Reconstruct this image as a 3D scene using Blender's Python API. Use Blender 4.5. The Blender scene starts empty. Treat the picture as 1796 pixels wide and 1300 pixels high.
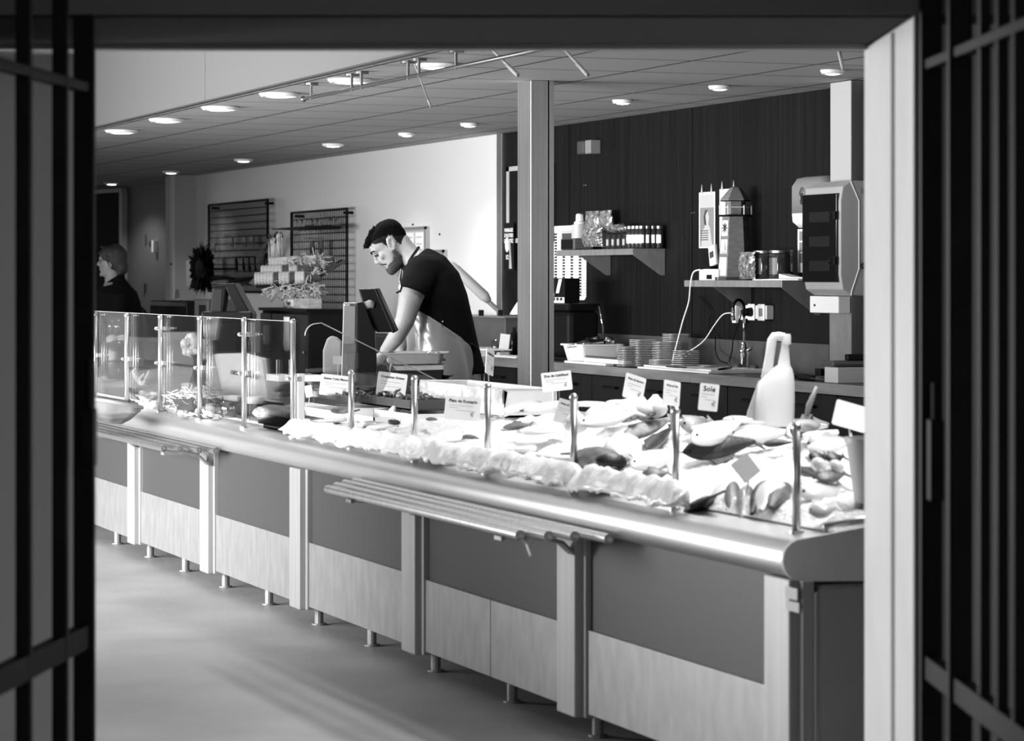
import bpy, bmesh, math, random
from mathutils import Vector, Matrix, noise
random.seed(7)
R = math.radians
sc = bpy.context.scene
COL = sc.collection

# ---------------------------------------------------------------- camera
FPX, HOR, H, CX = 5000.0, 487.0, 1.4, 898.0          # focal length and horizon in pixels of the 1796x1300 frame
TH = math.atan(1858.0 / FPX); ST, CT = math.sin(TH), math.cos(TH)
FW, RT, UP = Vector((ST, CT, 0)), Vector((CT, -ST, 0)), Vector((0, 0, 1))
cam_d = bpy.data.cameras.new('camera'); cam = bpy.data.objects.new('camera', cam_d); COL.objects.link(cam)
cam.location = (0, 0, H); cam.rotation_euler = (R(90), 0, -TH)
cam_d.sensor_width = 36; cam_d.lens = FPX / 1796 * 36; cam_d.shift_y = -(650 - HOR) / 1796
cam_d.clip_start = .1; cam_d.clip_end = 120
cam_d.dof.use_dof = True; cam_d.dof.focus_distance = 13.7; cam_d.dof.aperture_fstop = 6.0
sc.camera = cam

# ---------------------------------------------------------------- world, daylight, exposure
w = bpy.data.worlds.new('world'); sc.world = w; w.use_nodes = True
w.node_tree.nodes['Background'].inputs[0].default_value = (1, 1, 1, 1)
w.node_tree.nodes['Background'].inputs[1].default_value = .60
sc.view_settings.view_transform = 'Standard'; sc.view_settings.look = 'None'
sc.view_settings.exposure = 0.0; sc.view_settings.gamma = 1.0; sc.view_settings.use_curve_mapping = False

def area(name, loc, target, sx, sy, power, spread=180):
    d = bpy.data.lights.new(name, 'AREA'); d.shape = 'RECTANGLE'; d.size = sx; d.size_y = sy; d.energy = power; d.spread = R(spread)
    o = bpy.data.objects.new(name, d); COL.objects.link(o); o.location = loc
    o.rotation_euler = (Vector(target) - Vector(loc)).to_track_quat('-Z', 'Y').to_euler()
    return o
area('window_daylight', (-1.4, 15.0, 1.25), (6.65, 15.8, 1.1), 6, 1.7, 335, 105)          # shop front on the customers' side
area('goods_fill_light', (-1.4, 10.3, 1.35), (3.9, 13.2, 1.1), 2.4, 1.7, 110, 75)  # added fill for the fronts of the goods, no known window
area('jamb_fill_light', (-1.4, 12.5, 1.35), (2.5, 5.6, 1.25), 2, 1.8, 42, 50)  # added narrow beam that brightens the white jamb
for k, yy in enumerate((6.9, 7.8, 8.7, 9.6)):                                         # unseen lamps without fittings under the low ceiling, above the door head
    area('counter_lamp', (3.98, yy, 2.36), (3.72, yy, .8), .8, .25, (14, 13.5, 13, 14)[k], 115)

# ---------------------------------------------------------------- pixel -> place helpers
def W(px, py, x):                                    # where the line of sight meets the plane X = x
    u = (px - CX) / FPX; d = x / (ST + u * CT)
    return Vector((x, d * (CT - u * ST), H + (HOR - py) / FPX * d))
def D(px, py, d):                                    # at depth d
    u = (px - CX) / FPX
    return FW * d + RT * (u * d) + Vector((0, 0, H + (HOR - py) / FPX * d))
def YP(px, x): return W(px, 0, x).y
def ZP(px, py, x): return W(px, py, x).z
def zb(x): return .765 + .13 * (x - 3.29)            # top of the display bed
def BED(px, py, off=0.0):
    k = (py - HOR) / (CT * (px + 960)); x = (H - .765 - off + .13 * 3.29) / (k + .13)
    return W(px, py, min(max(x, 3.29), 4.12))

# ---------------------------------------------------------------- object helpers
def tag(o, label=None, cat=None, group=None, kind=None):
    if label: o['label'] = label
    if cat: o['category'] = cat
    if group: o['group'] = group
    if kind: o['kind'] = kind
    return o
def thing(name, label, cat, loc=(0, 0, 0), rz=0, group=None):
    o = bpy.data.objects.new(name, None); COL.objects.link(o); o.location = loc; o.rotation_euler = (0, 0, rz)
    o.empty_display_size = .05
    return tag(o, label, cat, group)
def copy_tree(o, parent=None):
    c = o.copy(); COL.objects.link(c); c.parent = parent
    for ch in list(o.children): copy_tree(ch, c)
    return c
def relabel(o, label): o['label'] = label; return o

class MB:
    """collects shapes; coordinates are world ones when ORG is given (the thing's location is subtracted)"""
    def __init__(s, org=(0, 0, 0)): s.bm = bmesh.new(); s.o = Vector(org)
    def v(s, p): return s.bm.verts.new(Vector(p) - s.o)
    def face(s, vs):
        try: return s.bm.faces.new(vs)
        except ValueError: return None
    def quad(s, *pts): return s.face([s.v(p) for p in pts])
    def box(s, x0, x1, y0, y1, z0, z1):
        return s.obox(Vector(((x0 + x1) / 2, (y0 + y1) / 2, (z0 + z1) / 2)), Vector((1, 0, 0)), Vector((0, 1, 0)), Vector((0, 0, 1)), x1 - x0, y1 - y0, z1 - z0)
    def obox(s, c, ax, ay, az, lx, ly, lz, taper=1.0):
        c = Vector(c); ax, ay, az = Vector(ax), Vector(ay), Vector(az)
        q = []
        for k in (-.5, .5):
            t = taper if k > 0 else 1
            q.append([s.v(c + ax * (i * lx * t) + ay * (j * ly * t) + az * (k * lz)) for i, j in ((-.5, -.5), (.5, -.5), (.5, .5), (-.5, .5))])
        a, b = q
        s.face(a[::-1]); s.face(b)
        for i in range(4): s.face([a[i], a[(i + 1) % 4], b[(i + 1) % 4], b[i]])
        return s
    def prism(s, pts, off):                          # planar polygon swept by OFF
        off = Vector(off); a = [s.v(p) for p in pts]; b = [s.v(Vector(p) + off) for p in pts]
        s.face(a[::-1]); s.face(b); n = len(a)
        for i in range(n): s.face([a[i], a[(i + 1) % n], b[(i + 1) % n], b[i]])
        return s
    def loft(s, rings, caps=True, closed=True):
        V = [[s.v(p) for p in r] for r in rings]; n = len(V[0])
        for a, b in zip(V, V[1:]):
            for i in range(n if closed else n - 1):
                j = (i + 1) % n; s.face([a[i], a[j], b[j], b[i]])
        if caps and closed: s.face(V[0][::-1]); s.face(V[-1])
        return s
    def tube(s, pts, r, n=10, caps=True, flat=1.0):
        pts = [Vector(p) for p in pts]; rs = r if isinstance(r, (list, tuple)) else [r] * len(pts)
        rings = []; side = None
        for i, p in enumerate(pts):
            t = (pts[min(i + 1, len(pts) - 1)] - pts[max(i - 1, 0)]).normalized()
            if side is None:
                side = t.cross(Vector((0, 0, 1)));
                if side.length < 1e-3: side = Vector((1, 0, 0))
            side = (side - t * side.dot(t)).normalized(); up = side.cross(t)
            rings.append([p + (side * math.cos(2 * math.pi * k / n) + up * math.sin(2 * math.pi * k / n) * flat) * rs[i] for k in range(n)])
        return s.loft(rings, caps)
    def lathe(s, prof, c=(0, 0, 0), n=20, axis=None):
        c = Vector(c); M = axis.to_matrix() if axis is not None else Matrix.Identity(3)
        return s.loft([[c + M @ Vector((r * math.cos(2 * math.pi * k / n), r * math.sin(2 * math.pi * k / n), z)) for k in range(n)] for r, z in [(max(r, 1e-4), z) for r, z in prof]])
    def ball(s, c, rx, ry=None, rz=None, rot=None, n=12, m=8):
        ry = rx if ry is None else ry; rz = rx if rz is None else rz; c = Vector(c)
        M = rot if rot is not None else Matrix.Identity(3); rings = []
        for i in range(m + 1):
            a = -math.pi / 2 + math.pi * i / m; cr = max(math.cos(a), 1e-3)
            rings.append([c + M @ Vector((rx * cr * math.cos(2 * math.pi * k / n), ry * cr * math.sin(2 * math.pi * k / n), rz * math.sin(a))) for k in range(n)])
        return s.loft(rings)
    def crumple(s, amp, scale, cuts=0):
        if cuts: bmesh.ops.subdivide_edges(s.bm, edges=list(s.bm.edges), cuts=cuts, use_grid_fill=True)
        s.bm.normal_update()
        for v in s.bm.verts: v.co += v.normal * (noise.noise(v.co * scale) * amp) + noise.noise_vector(v.co * scale * 1.7 + Vector((3, 1, 7))) * amp * .7
        return s
    def mesh(s, name, smooth=False, norm=True):
        bmesh.ops.remove_doubles(s.bm, verts=s.bm.verts, dist=1e-6)
        if norm: bmesh.ops.recalc_face_normals(s.bm, faces=s.bm.faces)
        me = bpy.data.meshes.new(name); s.bm.to_mesh(me); s.bm.free()
        if smooth:
            for p in me.polygons: p.use_smooth = True
        return me
    def build(s, name, m, parent=None, smooth=False, bevel=0, norm=True, autos=False):
        me = s.mesh(name, smooth or autos, norm); me.materials.append(m)
        o = bpy.data.objects.new(name, me); COL.objects.link(o)
        if parent is not None: o.parent = parent
        else: o.location = s.o
        if bevel:
            b = o.modifiers.new('bevel', 'BEVEL'); b.width = bevel; b.segments = 2; b.limit_method = 'ANGLE'; b.angle_limit = R(40)
        if autos: me.set_sharp_from_angle(angle=R(35))
        return o
def solo(mb, name, m, label, cat, group=None, kind=None, **kw): return tag(mb.build(name, m, None, **kw), label, cat, group, kind)
def struct(mb, name, m, **kw): return tag(mb.build(name, m, None, **kw), kind='structure')
def lettering(txt, size, m, parent, M, name='lettering', align='CENTER', space=1.0):
    c = bpy.data.curves.new(name, 'FONT'); c.body = txt; c.size = size; c.align_x = align; c.align_y = 'CENTER'; c.extrude = .0004; c.offset = size * .018
    c.resolution_u = 2; c.space_line = space; c.materials.append(m)
    t = bpy.data.objects.new(name, c); COL.objects.link(t); dg = bpy.context.evaluated_depsgraph_get()
    me = bpy.data.meshes.new_from_object(t.evaluated_get(dg)); bpy.data.objects.remove(t); bpy.data.curves.remove(c)
    if not me.materials: me.materials.append(m)
    o = bpy.data.objects.new(name, me); COL.objects.link(o); o.parent = parent; o.matrix_local = M
    return o
def axes(o, x, y, z):
    return Matrix(((x[0], y[0], z[0], o[0]), (x[1], y[1], z[1], o[1]), (x[2], y[2], z[2], o[2]), (0, 0, 0, 1)))
def on_wall(o): return axes(o, (0, -1, 0), (0, 0, 1), (-1, 0, 0))        # reads on a wall that faces -X
def arc(c, r, a0, a1, n, u, v):
    return [Vector(c) + Vector(u) * r * math.cos(R(a0 + (a1 - a0) * i / n)) + Vector(v) * r * math.sin(R(a0 + (a1 - a0) * i / n)) for i in range(n + 1)]

# ---------------------------------------------------------------- materials (greys: the place is seen in black and white)
def mat(name, v, rough=.6, metal=0.0, var=0.0, scale=4.0, stretch=(1, 1, 1), bump=0.0, bscale=60, spec=.5, trans=0.0, alpha=1.0, emit=0.0, coat=0.0):
    m = bpy.data.materials.new(name); m.use_nodes = True; nt = m.node_tree; b = nt.nodes['Principled BSDF']
    b.inputs['Base Color'].default_value = (v, v, v, 1); b.inputs['Roughness'].default_value = rough; b.inputs['Metallic'].default_value = metal
    b.inputs['Specular IOR Level'].default_value = spec; b.inputs['Transmission Weight'].default_value = trans; b.inputs['Alpha'].default_value = alpha
    b.inputs['Coat Weight'].default_value = coat
    if emit: b.inputs['Emission Color'].default_value = (1, 1, 1, 1); b.inputs['Emission Strength'].default_value = emit
    if var or bump:
        tc = nt.nodes.new('ShaderNodeTexCoord'); mp = nt.nodes.new('ShaderNodeMapping'); mp.inputs['Scale'].default_value = stretch
        nt.links.new(tc.outputs['Object'], mp.inputs[0])
    if var:
        n = nt.nodes.new('ShaderNodeTexNoise'); n.inputs['Scale'].default_value = scale; n.inputs['Detail'].default_value = 6
        r = nt.nodes.new('ShaderNodeMapRange'); r.inputs['From Min'].default_value = .3; r.inputs['From Max'].default_value = .7
        r.inputs['To Min'].default_value = v * (1 - var); r.inputs['To Max'].default_value = v * (1 + var)
        nt.links.new(mp.outputs[0], n.inputs['Vector']); nt.links.new(n.outputs['Fac'], r.inputs[0]); nt.links.new(r.outputs[0], b.inputs['Base Color'])
    if bump:
        n2 = nt.nodes.new('ShaderNodeTexNoise'); n2.inputs['Scale'].default_value = bscale; n2.inputs['Detail'].default_value = 4
        bp = nt.nodes.new('ShaderNodeBump'); bp.inputs['Strength'].default_value = bump; bp.inputs['Distance'].default_value = .01
        nt.links.new(mp.outputs[0], n2.inputs['Vector']); nt.links.new(n2.outputs['Fac'], bp.inputs['Height']); nt.links.new(bp.outputs[0], b.inputs['Normal'])
    return m
def glassmat(name, tint=.95, refl=.12):
    m = bpy.data.materials.new(name); m.use_nodes = True; nt = m.node_tree; nt.nodes.clear()
    o = nt.nodes.new('ShaderNodeOutputMaterial'); t = nt.nodes.new('ShaderNodeBsdfTransparent'); g = nt.nodes.new('ShaderNodeBsdfGlossy')
    t.inputs[0].default_value = (tint, tint, tint, 1); g.inputs['Roughness'].default_value = .02
    f = nt.nodes.new('ShaderNodeLayerWeight'); f.inputs[0].default_value = .12
    a = nt.nodes.new('ShaderNodeMath'); a.operation = 'MULTIPLY_ADD'; a.use_clamp = True; a.inputs[1].default_value = .7; a.inputs[2].default_value = refl
    x = nt.nodes.new('ShaderNodeMixShader'); nt.links.new(f.outputs[0], a.inputs[0]); nt.links.new(a.outputs[0], x.inputs[0])
    nt.links.new(t.outputs[0], x.inputs[1]); nt.links.new(g.outputs[0], x.inputs[2]); nt.links.new(x.outputs[0], o.inputs[0])
    return m
def tilemat(name, v, dx, dy, ox, oy, line=.022, dark=.10):      # square-edged ceiling tiles with open joints
    m = mat(name, v, .8); nt = m.node_tree; b = nt.nodes['Principled BSDF']
    tc = nt.nodes.new('ShaderNodeTexCoord'); sp = nt.nodes.new('ShaderNodeSeparateXYZ'); nt.links.new(tc.outputs['Object'], sp.inputs[0])
    def grid(out, d, o):
        a = nt.nodes.new('ShaderNodeMath'); a.operation = 'SUBTRACT'; a.inputs[1].default_value = o; nt.links.new(out, a.inputs[0])
        q = nt.nodes.new('ShaderNodeMath'); q.operation = 'PINGPONG'; q.inputs[1].default_value = d / 2; nt.links.new(a.outputs[0], q.inputs[0])
        g = nt.nodes.new('ShaderNodeMath'); g.operation = 'GREATER_THAN'; g.inputs[1].default_value = line / 2; nt.links.new(q.outputs[0], g.inputs[0])
        return g
    g1, g2 = grid(sp.outputs[0], dx, ox), grid(sp.outputs[1], dy, oy)
    mn = nt.nodes.new('ShaderNodeMath'); mn.operation = 'MINIMUM'; nt.links.new(g1.outputs[0], mn.inputs[0]); nt.links.new(g2.outputs[0], mn.inputs[1])
    r = nt.nodes.new('ShaderNodeMapRange'); r.inputs['To Min'].default_value = v * dark; r.inputs['To Max'].default_value = v
    nt.links.new(mn.outputs[0], r.inputs[0]); nt.links.new(r.outputs[0], b.inputs['Base Color'])
    return m

FLOOR = mat('floor_concrete', .36, .5, var=.18, scale=1.6, bump=.15, bscale=25)
WHITEWALL = mat('white_wall_board', .72, .35)
GREYWALL = mat('grey_wall_paint', .16, .6)
BLOCKER = mat('light_blocker_dark', .035, .8)
FASCIA = mat('bulkhead_paint', .12, .6)
DARKWOOD = mat('dark_wood_panelling', .0045, .55, spec=.14, var=.6, scale=3, stretch=(14, 14, .35))
CABWOOD = mat('dark_cabinet_wood', .008, .5, spec=.25, var=.4, scale=3, stretch=(10, 10, .5))
EDGEWOOD = mat('worktop_edge_wood', .17, .5, var=.25, scale=4, stretch=(8, .6, 8))
STEEL = mat('brushed_steel', .62, .33, 1, var=.12, scale=6, stretch=(8, 8, .3))
STEELW = mat('worn_steel_sheet', .30, .5, .6, var=.12, scale=5, stretch=(4, 4, 1.5), bump=.04)
CHROME = mat('chrome', .8, .12, 1)
DSTEEL = mat('dark_steel', .18, .35, .9)
PANELD = mat('dark_grey_counter_panel', .048, .5, spec=.3)
WHITE = mat('white_plastic', .8, .4)
PAPER = mat('white_paper', .82, .7)
CARDM = mat('white_price_card', .78, .5)
INK = mat('black_ink', .02, .6)
GREYINK = mat('grey_ink', .35, .6)
BLACK = mat('black_plastic', .004, .45, spec=.14)
BLACKM = mat('matt_black', .005, .8, spec=.15)
DGREY = mat('dark_grey_plastic', .05, .4)
GREY = mat('grey_plastic', .2, .5)
LGREY = mat('light_grey_plastic', .42, .45)
GLASS = glassmat('clear_glass', .98, .03)
PLASTIC = glassmat('clear_plastic', .80, .16)
SMOKED = glassmat('smoked_plastic', .25, .05)
ICE = mat('crushed_ice', .86, .35, bump=.8, bscale=90, var=.08, scale=30)
BUMP = mat('polished_edge_steel', .64, .38, .9, var=.05, scale=5, stretch=(8, .3, 8))
UPR = mat('upright_steel', .36, .5, .4, var=.1, scale=5, stretch=(8, 8, .3))
FOIL = mat('crumpled_foil_wrap', .84, .3, .0, bump=.5, bscale=40, spec=.8)
GATE = mat('dark_gate_paint', .006, .5, var=.5, scale=12, spec=.12)
GATEPANEL = mat('gate_backing_sheet', .10, .6)
JAMB = mat('white_door_jamb', .82, .5, var=.06, scale=3)
REVEAL = mat('grey_reveal', .28, .6)
WOOD = mat('pale_wood', .32, .6, var=.3, scale=5, stretch=(2, 2, 10))
STRAW = mat('straw', .5, .7)
EMIT = mat('lit_diffuser', .9, .5, emit=6.0)
SKIN = mat('skin', .21, .5, var=.10, scale=14, spec=.3)
SHIRT = mat('black_tshirt', .003, .95, spec=.08)
APRON = mat('rubber_apron', .15, .28, coat=.25, bump=.25, bscale=8)
HAIR = mat('dark_hair', .002, .9, bump=.6, bscale=120, spec=.04)
# ================================================================ THE SETTING
def C(l, d, z): return FW * d + RT * l + Vector((0, 0, z))
def cbox(mb, l0, l1, d0, d1, z0, z1):
    return mb.obox(C((l0 + l1) / 2, (d0 + d1) / 2, (z0 + z1) / 2), RT, FW, UP, l1 - l0, d1 - d0, z1 - z0)
m = MB(); m.box(-8, 10, -6, 36, -.1, 0); struct(m, 'floor', FLOOR)
CEILZ = 2.374
m = MB(); m.box(3.89, 6.9, 3.5, 36, CEILZ, CEILZ + .05); struct(m, 'ceiling', tilemat('ceiling_tiles', .31, .62, .72, 4.6 - 6.2, .2))
m = MB(); m.box(-5, 3.89, 3.5, 36, 3.12, 3.2); struct(m, 'ceiling_hall', mat('hall_ceiling_paint', .6, .8))
yj = YP(363, 3.88)
m = MB(); m.box(3.87, 3.89, yj + .004, 36, CEILZ - .004, 3.12); m.box(3.87, 3.89, 3.5, yj - .004, CEILZ - .004, 3.12)
struct(m, 'wall_bulkhead', FASCIA)
m = MB(); m.box(3.862, 3.895, 6, 34, CEILZ - .012, CEILZ - .004); struct(m, 'trim_1', DGREY)
WX = 6.65
yw = YP(345, WX)
m = MB(); m.box(WX, WX + .2, 3.5, yw, 0, CEILZ); struct(m, 'wall_back', WHITEWALL)
for k, (a, b) in enumerate(((886, 1002), (1002, 1218), (1218, 1700))):
    y1, y0 = YP(a, WX) - .006, YP(b, WX) + .006
    m = MB(); m.box(WX - .014, WX, y0, y1, .0, CEILZ - .002); struct(m, 'wall_back_panel_%d' % (k + 1), DARKWOOD)
m = MB(); ya, yb = YP(878, WX), YP(887, WX); m.box(WX - .03, WX, yb, ya, 0, CEILZ - .002)
struct(m, 'trim_2', STEEL, bevel=.003)
# pilaster at the end of the white wall, end wall beyond it
p1 = D(333, 0, 28.3); m = MB(); m.box(WX - .22, WX + .1, yw, yw + .35, 0, CEILZ); struct(m, 'trim_3', mat('pilaster_paint', .42, .6))
m = MB(); m.box(WX - .235, WX - .215, yw - .006, yw + .1, 0, CEILZ); struct(m, 'trim_4', mat('pale_edge_paint', .6, .6))
e1, e2 = D(332, 0, 28.7), D(168, 0, 30.6); e1.z = e2.z = 0
ed = (e2 - e1).normalized(); en = Vector((-ed.y, ed.x, 0));  en = en if en.dot(FW) < 0 else -en
e0 = e1 - ed * 1.5; e3 = e1 + ed * 5.5
def ewall(px):                                        # point of the end wall under image column px (floor level)
    u = (px - CX) / FPX; dr = FW + RT * u
    t = ((e1.x - 0) * en.x + (e1.y - 0) * en.y) / (dr.x * en.x + dr.y * en.y); return dr * t, t
m = MB(); m.prism([e0, e3, e3 + UP * CEILZ, e0 + UP * CEILZ], -en * .15); struct(m, 'wall_end', GREYWALL)
da, db = ewall(150)[0], ewall(222)[0]; dd = ewall(222)[1]
dz = H + (HOR - 337) / FPX * dd
m = MB(); m.prism([da, db, db + UP * dz, da + UP * dz], en * .03); dr = struct(m, 'door_1', BLACKM)
m = MB()
for a, b in ((218, 223),):
    q0, q1 = ewall(a)[0], ewall(b)[0]; m.prism([q0, q1, q1 + UP * dz, q0 + UP * dz], en * .06)
m.prism([da + UP * dz, db + UP * dz, db + UP * (dz + .04), da + UP * (dz + .04)], en * .06)
m.build('door_frame', mat('door_frame_paint', .4, .5), dr)
q = ewall(253)[0]
# near wall with the doorway; unseen dark enclosure added to shade the gates
LR, LL, HD = .849, -1.45, 1.952
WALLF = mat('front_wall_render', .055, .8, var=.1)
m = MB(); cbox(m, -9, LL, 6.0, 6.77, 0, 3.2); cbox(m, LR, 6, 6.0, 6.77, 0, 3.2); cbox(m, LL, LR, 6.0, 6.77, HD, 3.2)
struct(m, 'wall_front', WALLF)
m = MB(); cbox(m, LR - .004, LR + .0, 6.0, 6.77, 0, HD); cbox(m, LR - .012, LR, 6.30, 6.77, 0, HD - .01); struct(m, 'trim_5', JAMB)
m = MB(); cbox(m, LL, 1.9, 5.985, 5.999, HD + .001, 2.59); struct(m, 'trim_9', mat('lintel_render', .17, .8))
m = MB(); cbox(m, LL, LR - .006, 6.002, 6.70, HD - .004, HD - .0005); struct(m, 'trim_10', BLACKM)  # black sheet added to darken the floor-lit soffit of the door head
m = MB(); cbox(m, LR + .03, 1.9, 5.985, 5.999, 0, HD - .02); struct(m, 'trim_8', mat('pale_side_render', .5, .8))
m = MB(); cbox(m, LL, LR - .004, 6.71, 6.77, HD - .014, HD + .002); struct(m, 'trim_6', REVEAL)
m = MB(); cbox(m, LL, -.992, 6.66, 6.72, 0, HD - .03); struct(m, 'door_2', mat('grey_door_leaf', .85, .5))
m = MB(); cbox(m, -.992 - .045, -.992 - .028, 6.635, 6.66, 0, HD - .03); struct(m, 'trim_7', JAMB)
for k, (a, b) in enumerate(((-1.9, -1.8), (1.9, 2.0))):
    m = MB(); cbox(m, a, b, 3.2, 6.0, 0, 2.6); struct(m, 'wall_blocker_%s' % ('left', 'right')[k], BLOCKER)
m = MB(); cbox(m, -1.9, 2, 3.2, 6.0, 2.6, 2.7); struct(m, 'ceiling_blocker', BLOCKER)
# other walls of the hall, with the shop-front windows on the customers' side
m = MB(); m.box(-1.75, -1.6, 5, 36, 0, .4); m.box(-1.75, -1.6, 5, 36, 2.6, 3.2); m.box(-1.75, -1.6, 20, 36, .4, 2.6); m.box(-1.75, -1.6, 5, 8.6, .4, 2.6)
struct(m, 'wall_left', mat('hall_wall_paint', .5, .7))

# ---------------------------------------------------------------- steel pillar, corner column
px0 = YP(931, 4.98)
root = thing('steel_pillar', 'square brushed steel pillar rising from the shop floor behind the counter', 'pillar', (4.98, px0, 0))
m = MB(root.location); m.box(4.98, 5.072, px0, px0 + .19, 0, CEILZ); m.build('shaft', STEEL, root, bevel=.004)
m = MB(root.location); m.box(5.079, 5.105, px0 + .004, px0 + .19, 0, CEILZ); m.build('cable_channel', STEEL, root, bevel=.003)
m = MB(root.location); m.box(5.07, 5.08, px0 + .012, px0 + .18, 0, CEILZ); m.build('gap_strip', BLACK, root)
y1, y2 = YP(1492, 6.45), YP(1456, 6.45)
root = thing('corner_column', 'pale boxed column against the dark wood wall beside the electrical cabinet', 'column', (6.45, y1, 0))
m = MB(root.location); m.box(6.45, WX - .016, y1, y2, 1.3, CEILZ - .002); m.build('casing', LGREY, root, bevel=.004)
m = MB(root.location); m.box(6.452, WX - .018, y1 - .006, y1, .95, CEILZ - .004); m.build('steel_side_sheet', STEEL, root)
m = MB(root.location); m.box(6.452, WX - .018, y1 + .0, YP(1455, 6.452), .93, 1.3); m.build('lower_steel_sheet', STEELW, root)

# ---------------------------------------------------------------- recessed ceiling lamps
def downlight(px, py, label, grp, r, power):
    k = (HOR - py) / (CT * (px + 960)); x = (CEILZ - H) / k; p = W(px, py, x)
    root = thing('ceiling_downlight', label, 'ceiling light', (x, p.y, CEILZ), 0, grp)
    m = MB(); m.lathe([(r * .8, -.001), (r * 1.12, -.001), (r * 1.15, -.006), (r * 1.02, -.02), (r * .84, -.022), (r * .8, -.001)], n=28); m.build('trim_ring', WHITE, root, smooth=True)
    m = MB(); m.lathe([(0, -.002), (r * .8, -.002), (r * .82, -.012), (r * .6, -.024), (0, -.028)], n=28); m.build('diffuser', EMIT, root, smooth=True)
    d = bpy.data.lights.new('downlight_lamp', 'SPOT'); d.energy = power; d.spot_size = R(125); d.spot_blend = .7; d.shadow_soft_size = r
    o = bpy.data.objects.new('downlight_lamp', d); COL.objects.link(o); o.location = (x, p.y, CEILZ - .05); o.parent = None
ords = ('farthest', 'second farthest', 'third', 'fourth', 'fifth', 'nearest')
for i, (a, b) in enumerate(((213, 228), (292, 208), (386, 187), (490, 163), (613, 138), (770, 112))):
    downlight(a, b, '%s large downlight in the ceiling row beside the pale bulkhead' % ords[i], 'large downlights by the bulkhead', .095, (36, 44, 56, 68, 78, 80)[i])
wl = ('farthest small downlight in the row along the white wall, by the far door', 'small downlight along the white wall, second from the far door',
      'bright small downlight along the white wall above the wire grids', 'bright small downlight along the white wall left of the man')
for (a, b), l in zip(((196, 320), (300, 300), (427, 279), (584, 252)), wl): downlight(a, b, l, 'downlights along the back wall', .07, 22)
wl = ('small downlight above the man behind the counter', 'small downlight left of the steel pillar', 'small downlight right of the steel pillar over the dark panelling',
      'small downlight over the lighthouse shelf', 'small downlight near the pale corner column')
for (a, b), l in zip(((713, 233), (823, 216), (1092, 175), (1262, 150), (1460, 122)), wl): downlight(a, b, l, 'downlights along the back wall', .05, (30, 26, 7, 5, 5)[(713, 823, 1092, 1262, 1460).index(a)])

# ---------------------------------------------------------------- hanging rail and pull rods under the ceiling
xr = 4.02; zr = 2.30
ya, yb = YP(532, xr), YP(800, xr) - 1.6
root = thing('hanging_rail', 'thin dark hanging rail on short hangers under the ceiling beside the bulkhead', 'rail', (xr, ya, zr))
m = MB(root.location); m.tube([(xr, ya, zr), (xr, yb, zr)], .009); m.ball((xr, ya, zr), .016); m.build('rail_tube', DSTEEL, root, smooth=True)
for p in (546, 617, 634, 716, 735, 800):
    y = YP(p, xr); m = MB(root.location); m.tube([(xr, y, zr - .01), (xr, y, CEILZ)], .007, 8); m.lathe([(.035, 0), (.035, .012)], (xr, y, CEILZ - .013), 16); m.build('hanger', DSTEEL, root)
def rod(name, a, b, r, label):
    a, b = Vector(a), Vector(b); root = thing(name, label, 'pull rod', b)
    m = MB(b); m.tube([a, b], r, 8); m.build('rod', LGREY, root, smooth=True)
    m = MB(b); m.tube([b + (a - b).normalized() * .13, b], r * 1.5, 8); m.build('grip', LGREY, root, smooth=True)
rod('pull_rod', W(722, 98, 4.03), W(756, 188, 4.4), .004, 'thin pull rod hanging slantwise from the ceiling rail')
rod('pull_rod', W(865, 89, 4.1), W(908, 132, 4.1), .006, 'pale rod slanting to the top of the steel pillar')
rod('pull_rod', W(990, 87, 4.3), W(1031, 132, 4.3), .006, 'pale rod slanting under the ceiling right of the steel pillar')
rod('pull_rod', (W(1471, 88, 5.6)), W(1479, 122, 5.6), .006, 'short pale rod beside the downlight near the corner column')

# ---------------------------------------------------------------- folding gates in the doorway
def gate(side, label):
    s = -1 if side == 'left' else 1
    if s < 0: l = lambda d: -.9 - .0937 * (6 - d); zr = .646; bars = ((6.0, .044), (5.8, .031), (5.52, .030), (5.27, .03), (5.02, .03)); zt = 1.80
    else: l = lambda d: .874 + .0317 * (6 - d); zr = .586; bars = ((5.96, .046), (5.64, .048), (5.394, .022), (5.23, .022), (5.065, .03), (4.9, .03)); zt = 1.845
    root = thing('folding_gate', label, 'gate', C(l(6), 6.0, 0))
    a, b = C(l(6.0), 6.0, 0), C(l(bars[-1][0]), bars[-1][0], 0); dr = (a - b).normalized(); nn = Vector((dr.y, -dr.x, 0))
    for i, (d, wd) in enumerate(bars):
        c = C(l(d), d, 0); m = MB(root.location); m.obox(c + UP * 1.2, RT, FW, UP, wd, .03, 2.36)
        m.build('stile' if i == 0 else 'bar', GATE, root, bevel=.004)
    for z, t in ((zr, .05), (zt, .022), (.12, .05)):
        m = MB(root.location); mid = (a + b) / 2 + UP * z; m.obox(mid, dr, nn, UP, (a - b).length, .03, t); m.build('rail', GATE, root, bevel=.003)
    lc = C(l(5.93) + (.03 if s < 0 else .0), 5.9, 1.4 - 280 * 5.9 / 5000 if s < 0 else 1.4 - 320 * 5.9 / 5000)
    m = MB(root.location); m.obox(lc, RT, FW, UP, .03, .05, .12 if s < 0 else .17); m.build('lock_box', GATE, root, bevel=.004)
    m = MB(root.location); m.tube([lc + UP * .05, lc + UP * .16], .008); m.build('bolt', GATE, root)
    return root
gate('left', 'dark painted iron folding gate leaf standing open on the left of the doorway')
gate('right', 'dark painted iron folding gate leaf standing open right of the white door jamb')
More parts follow.
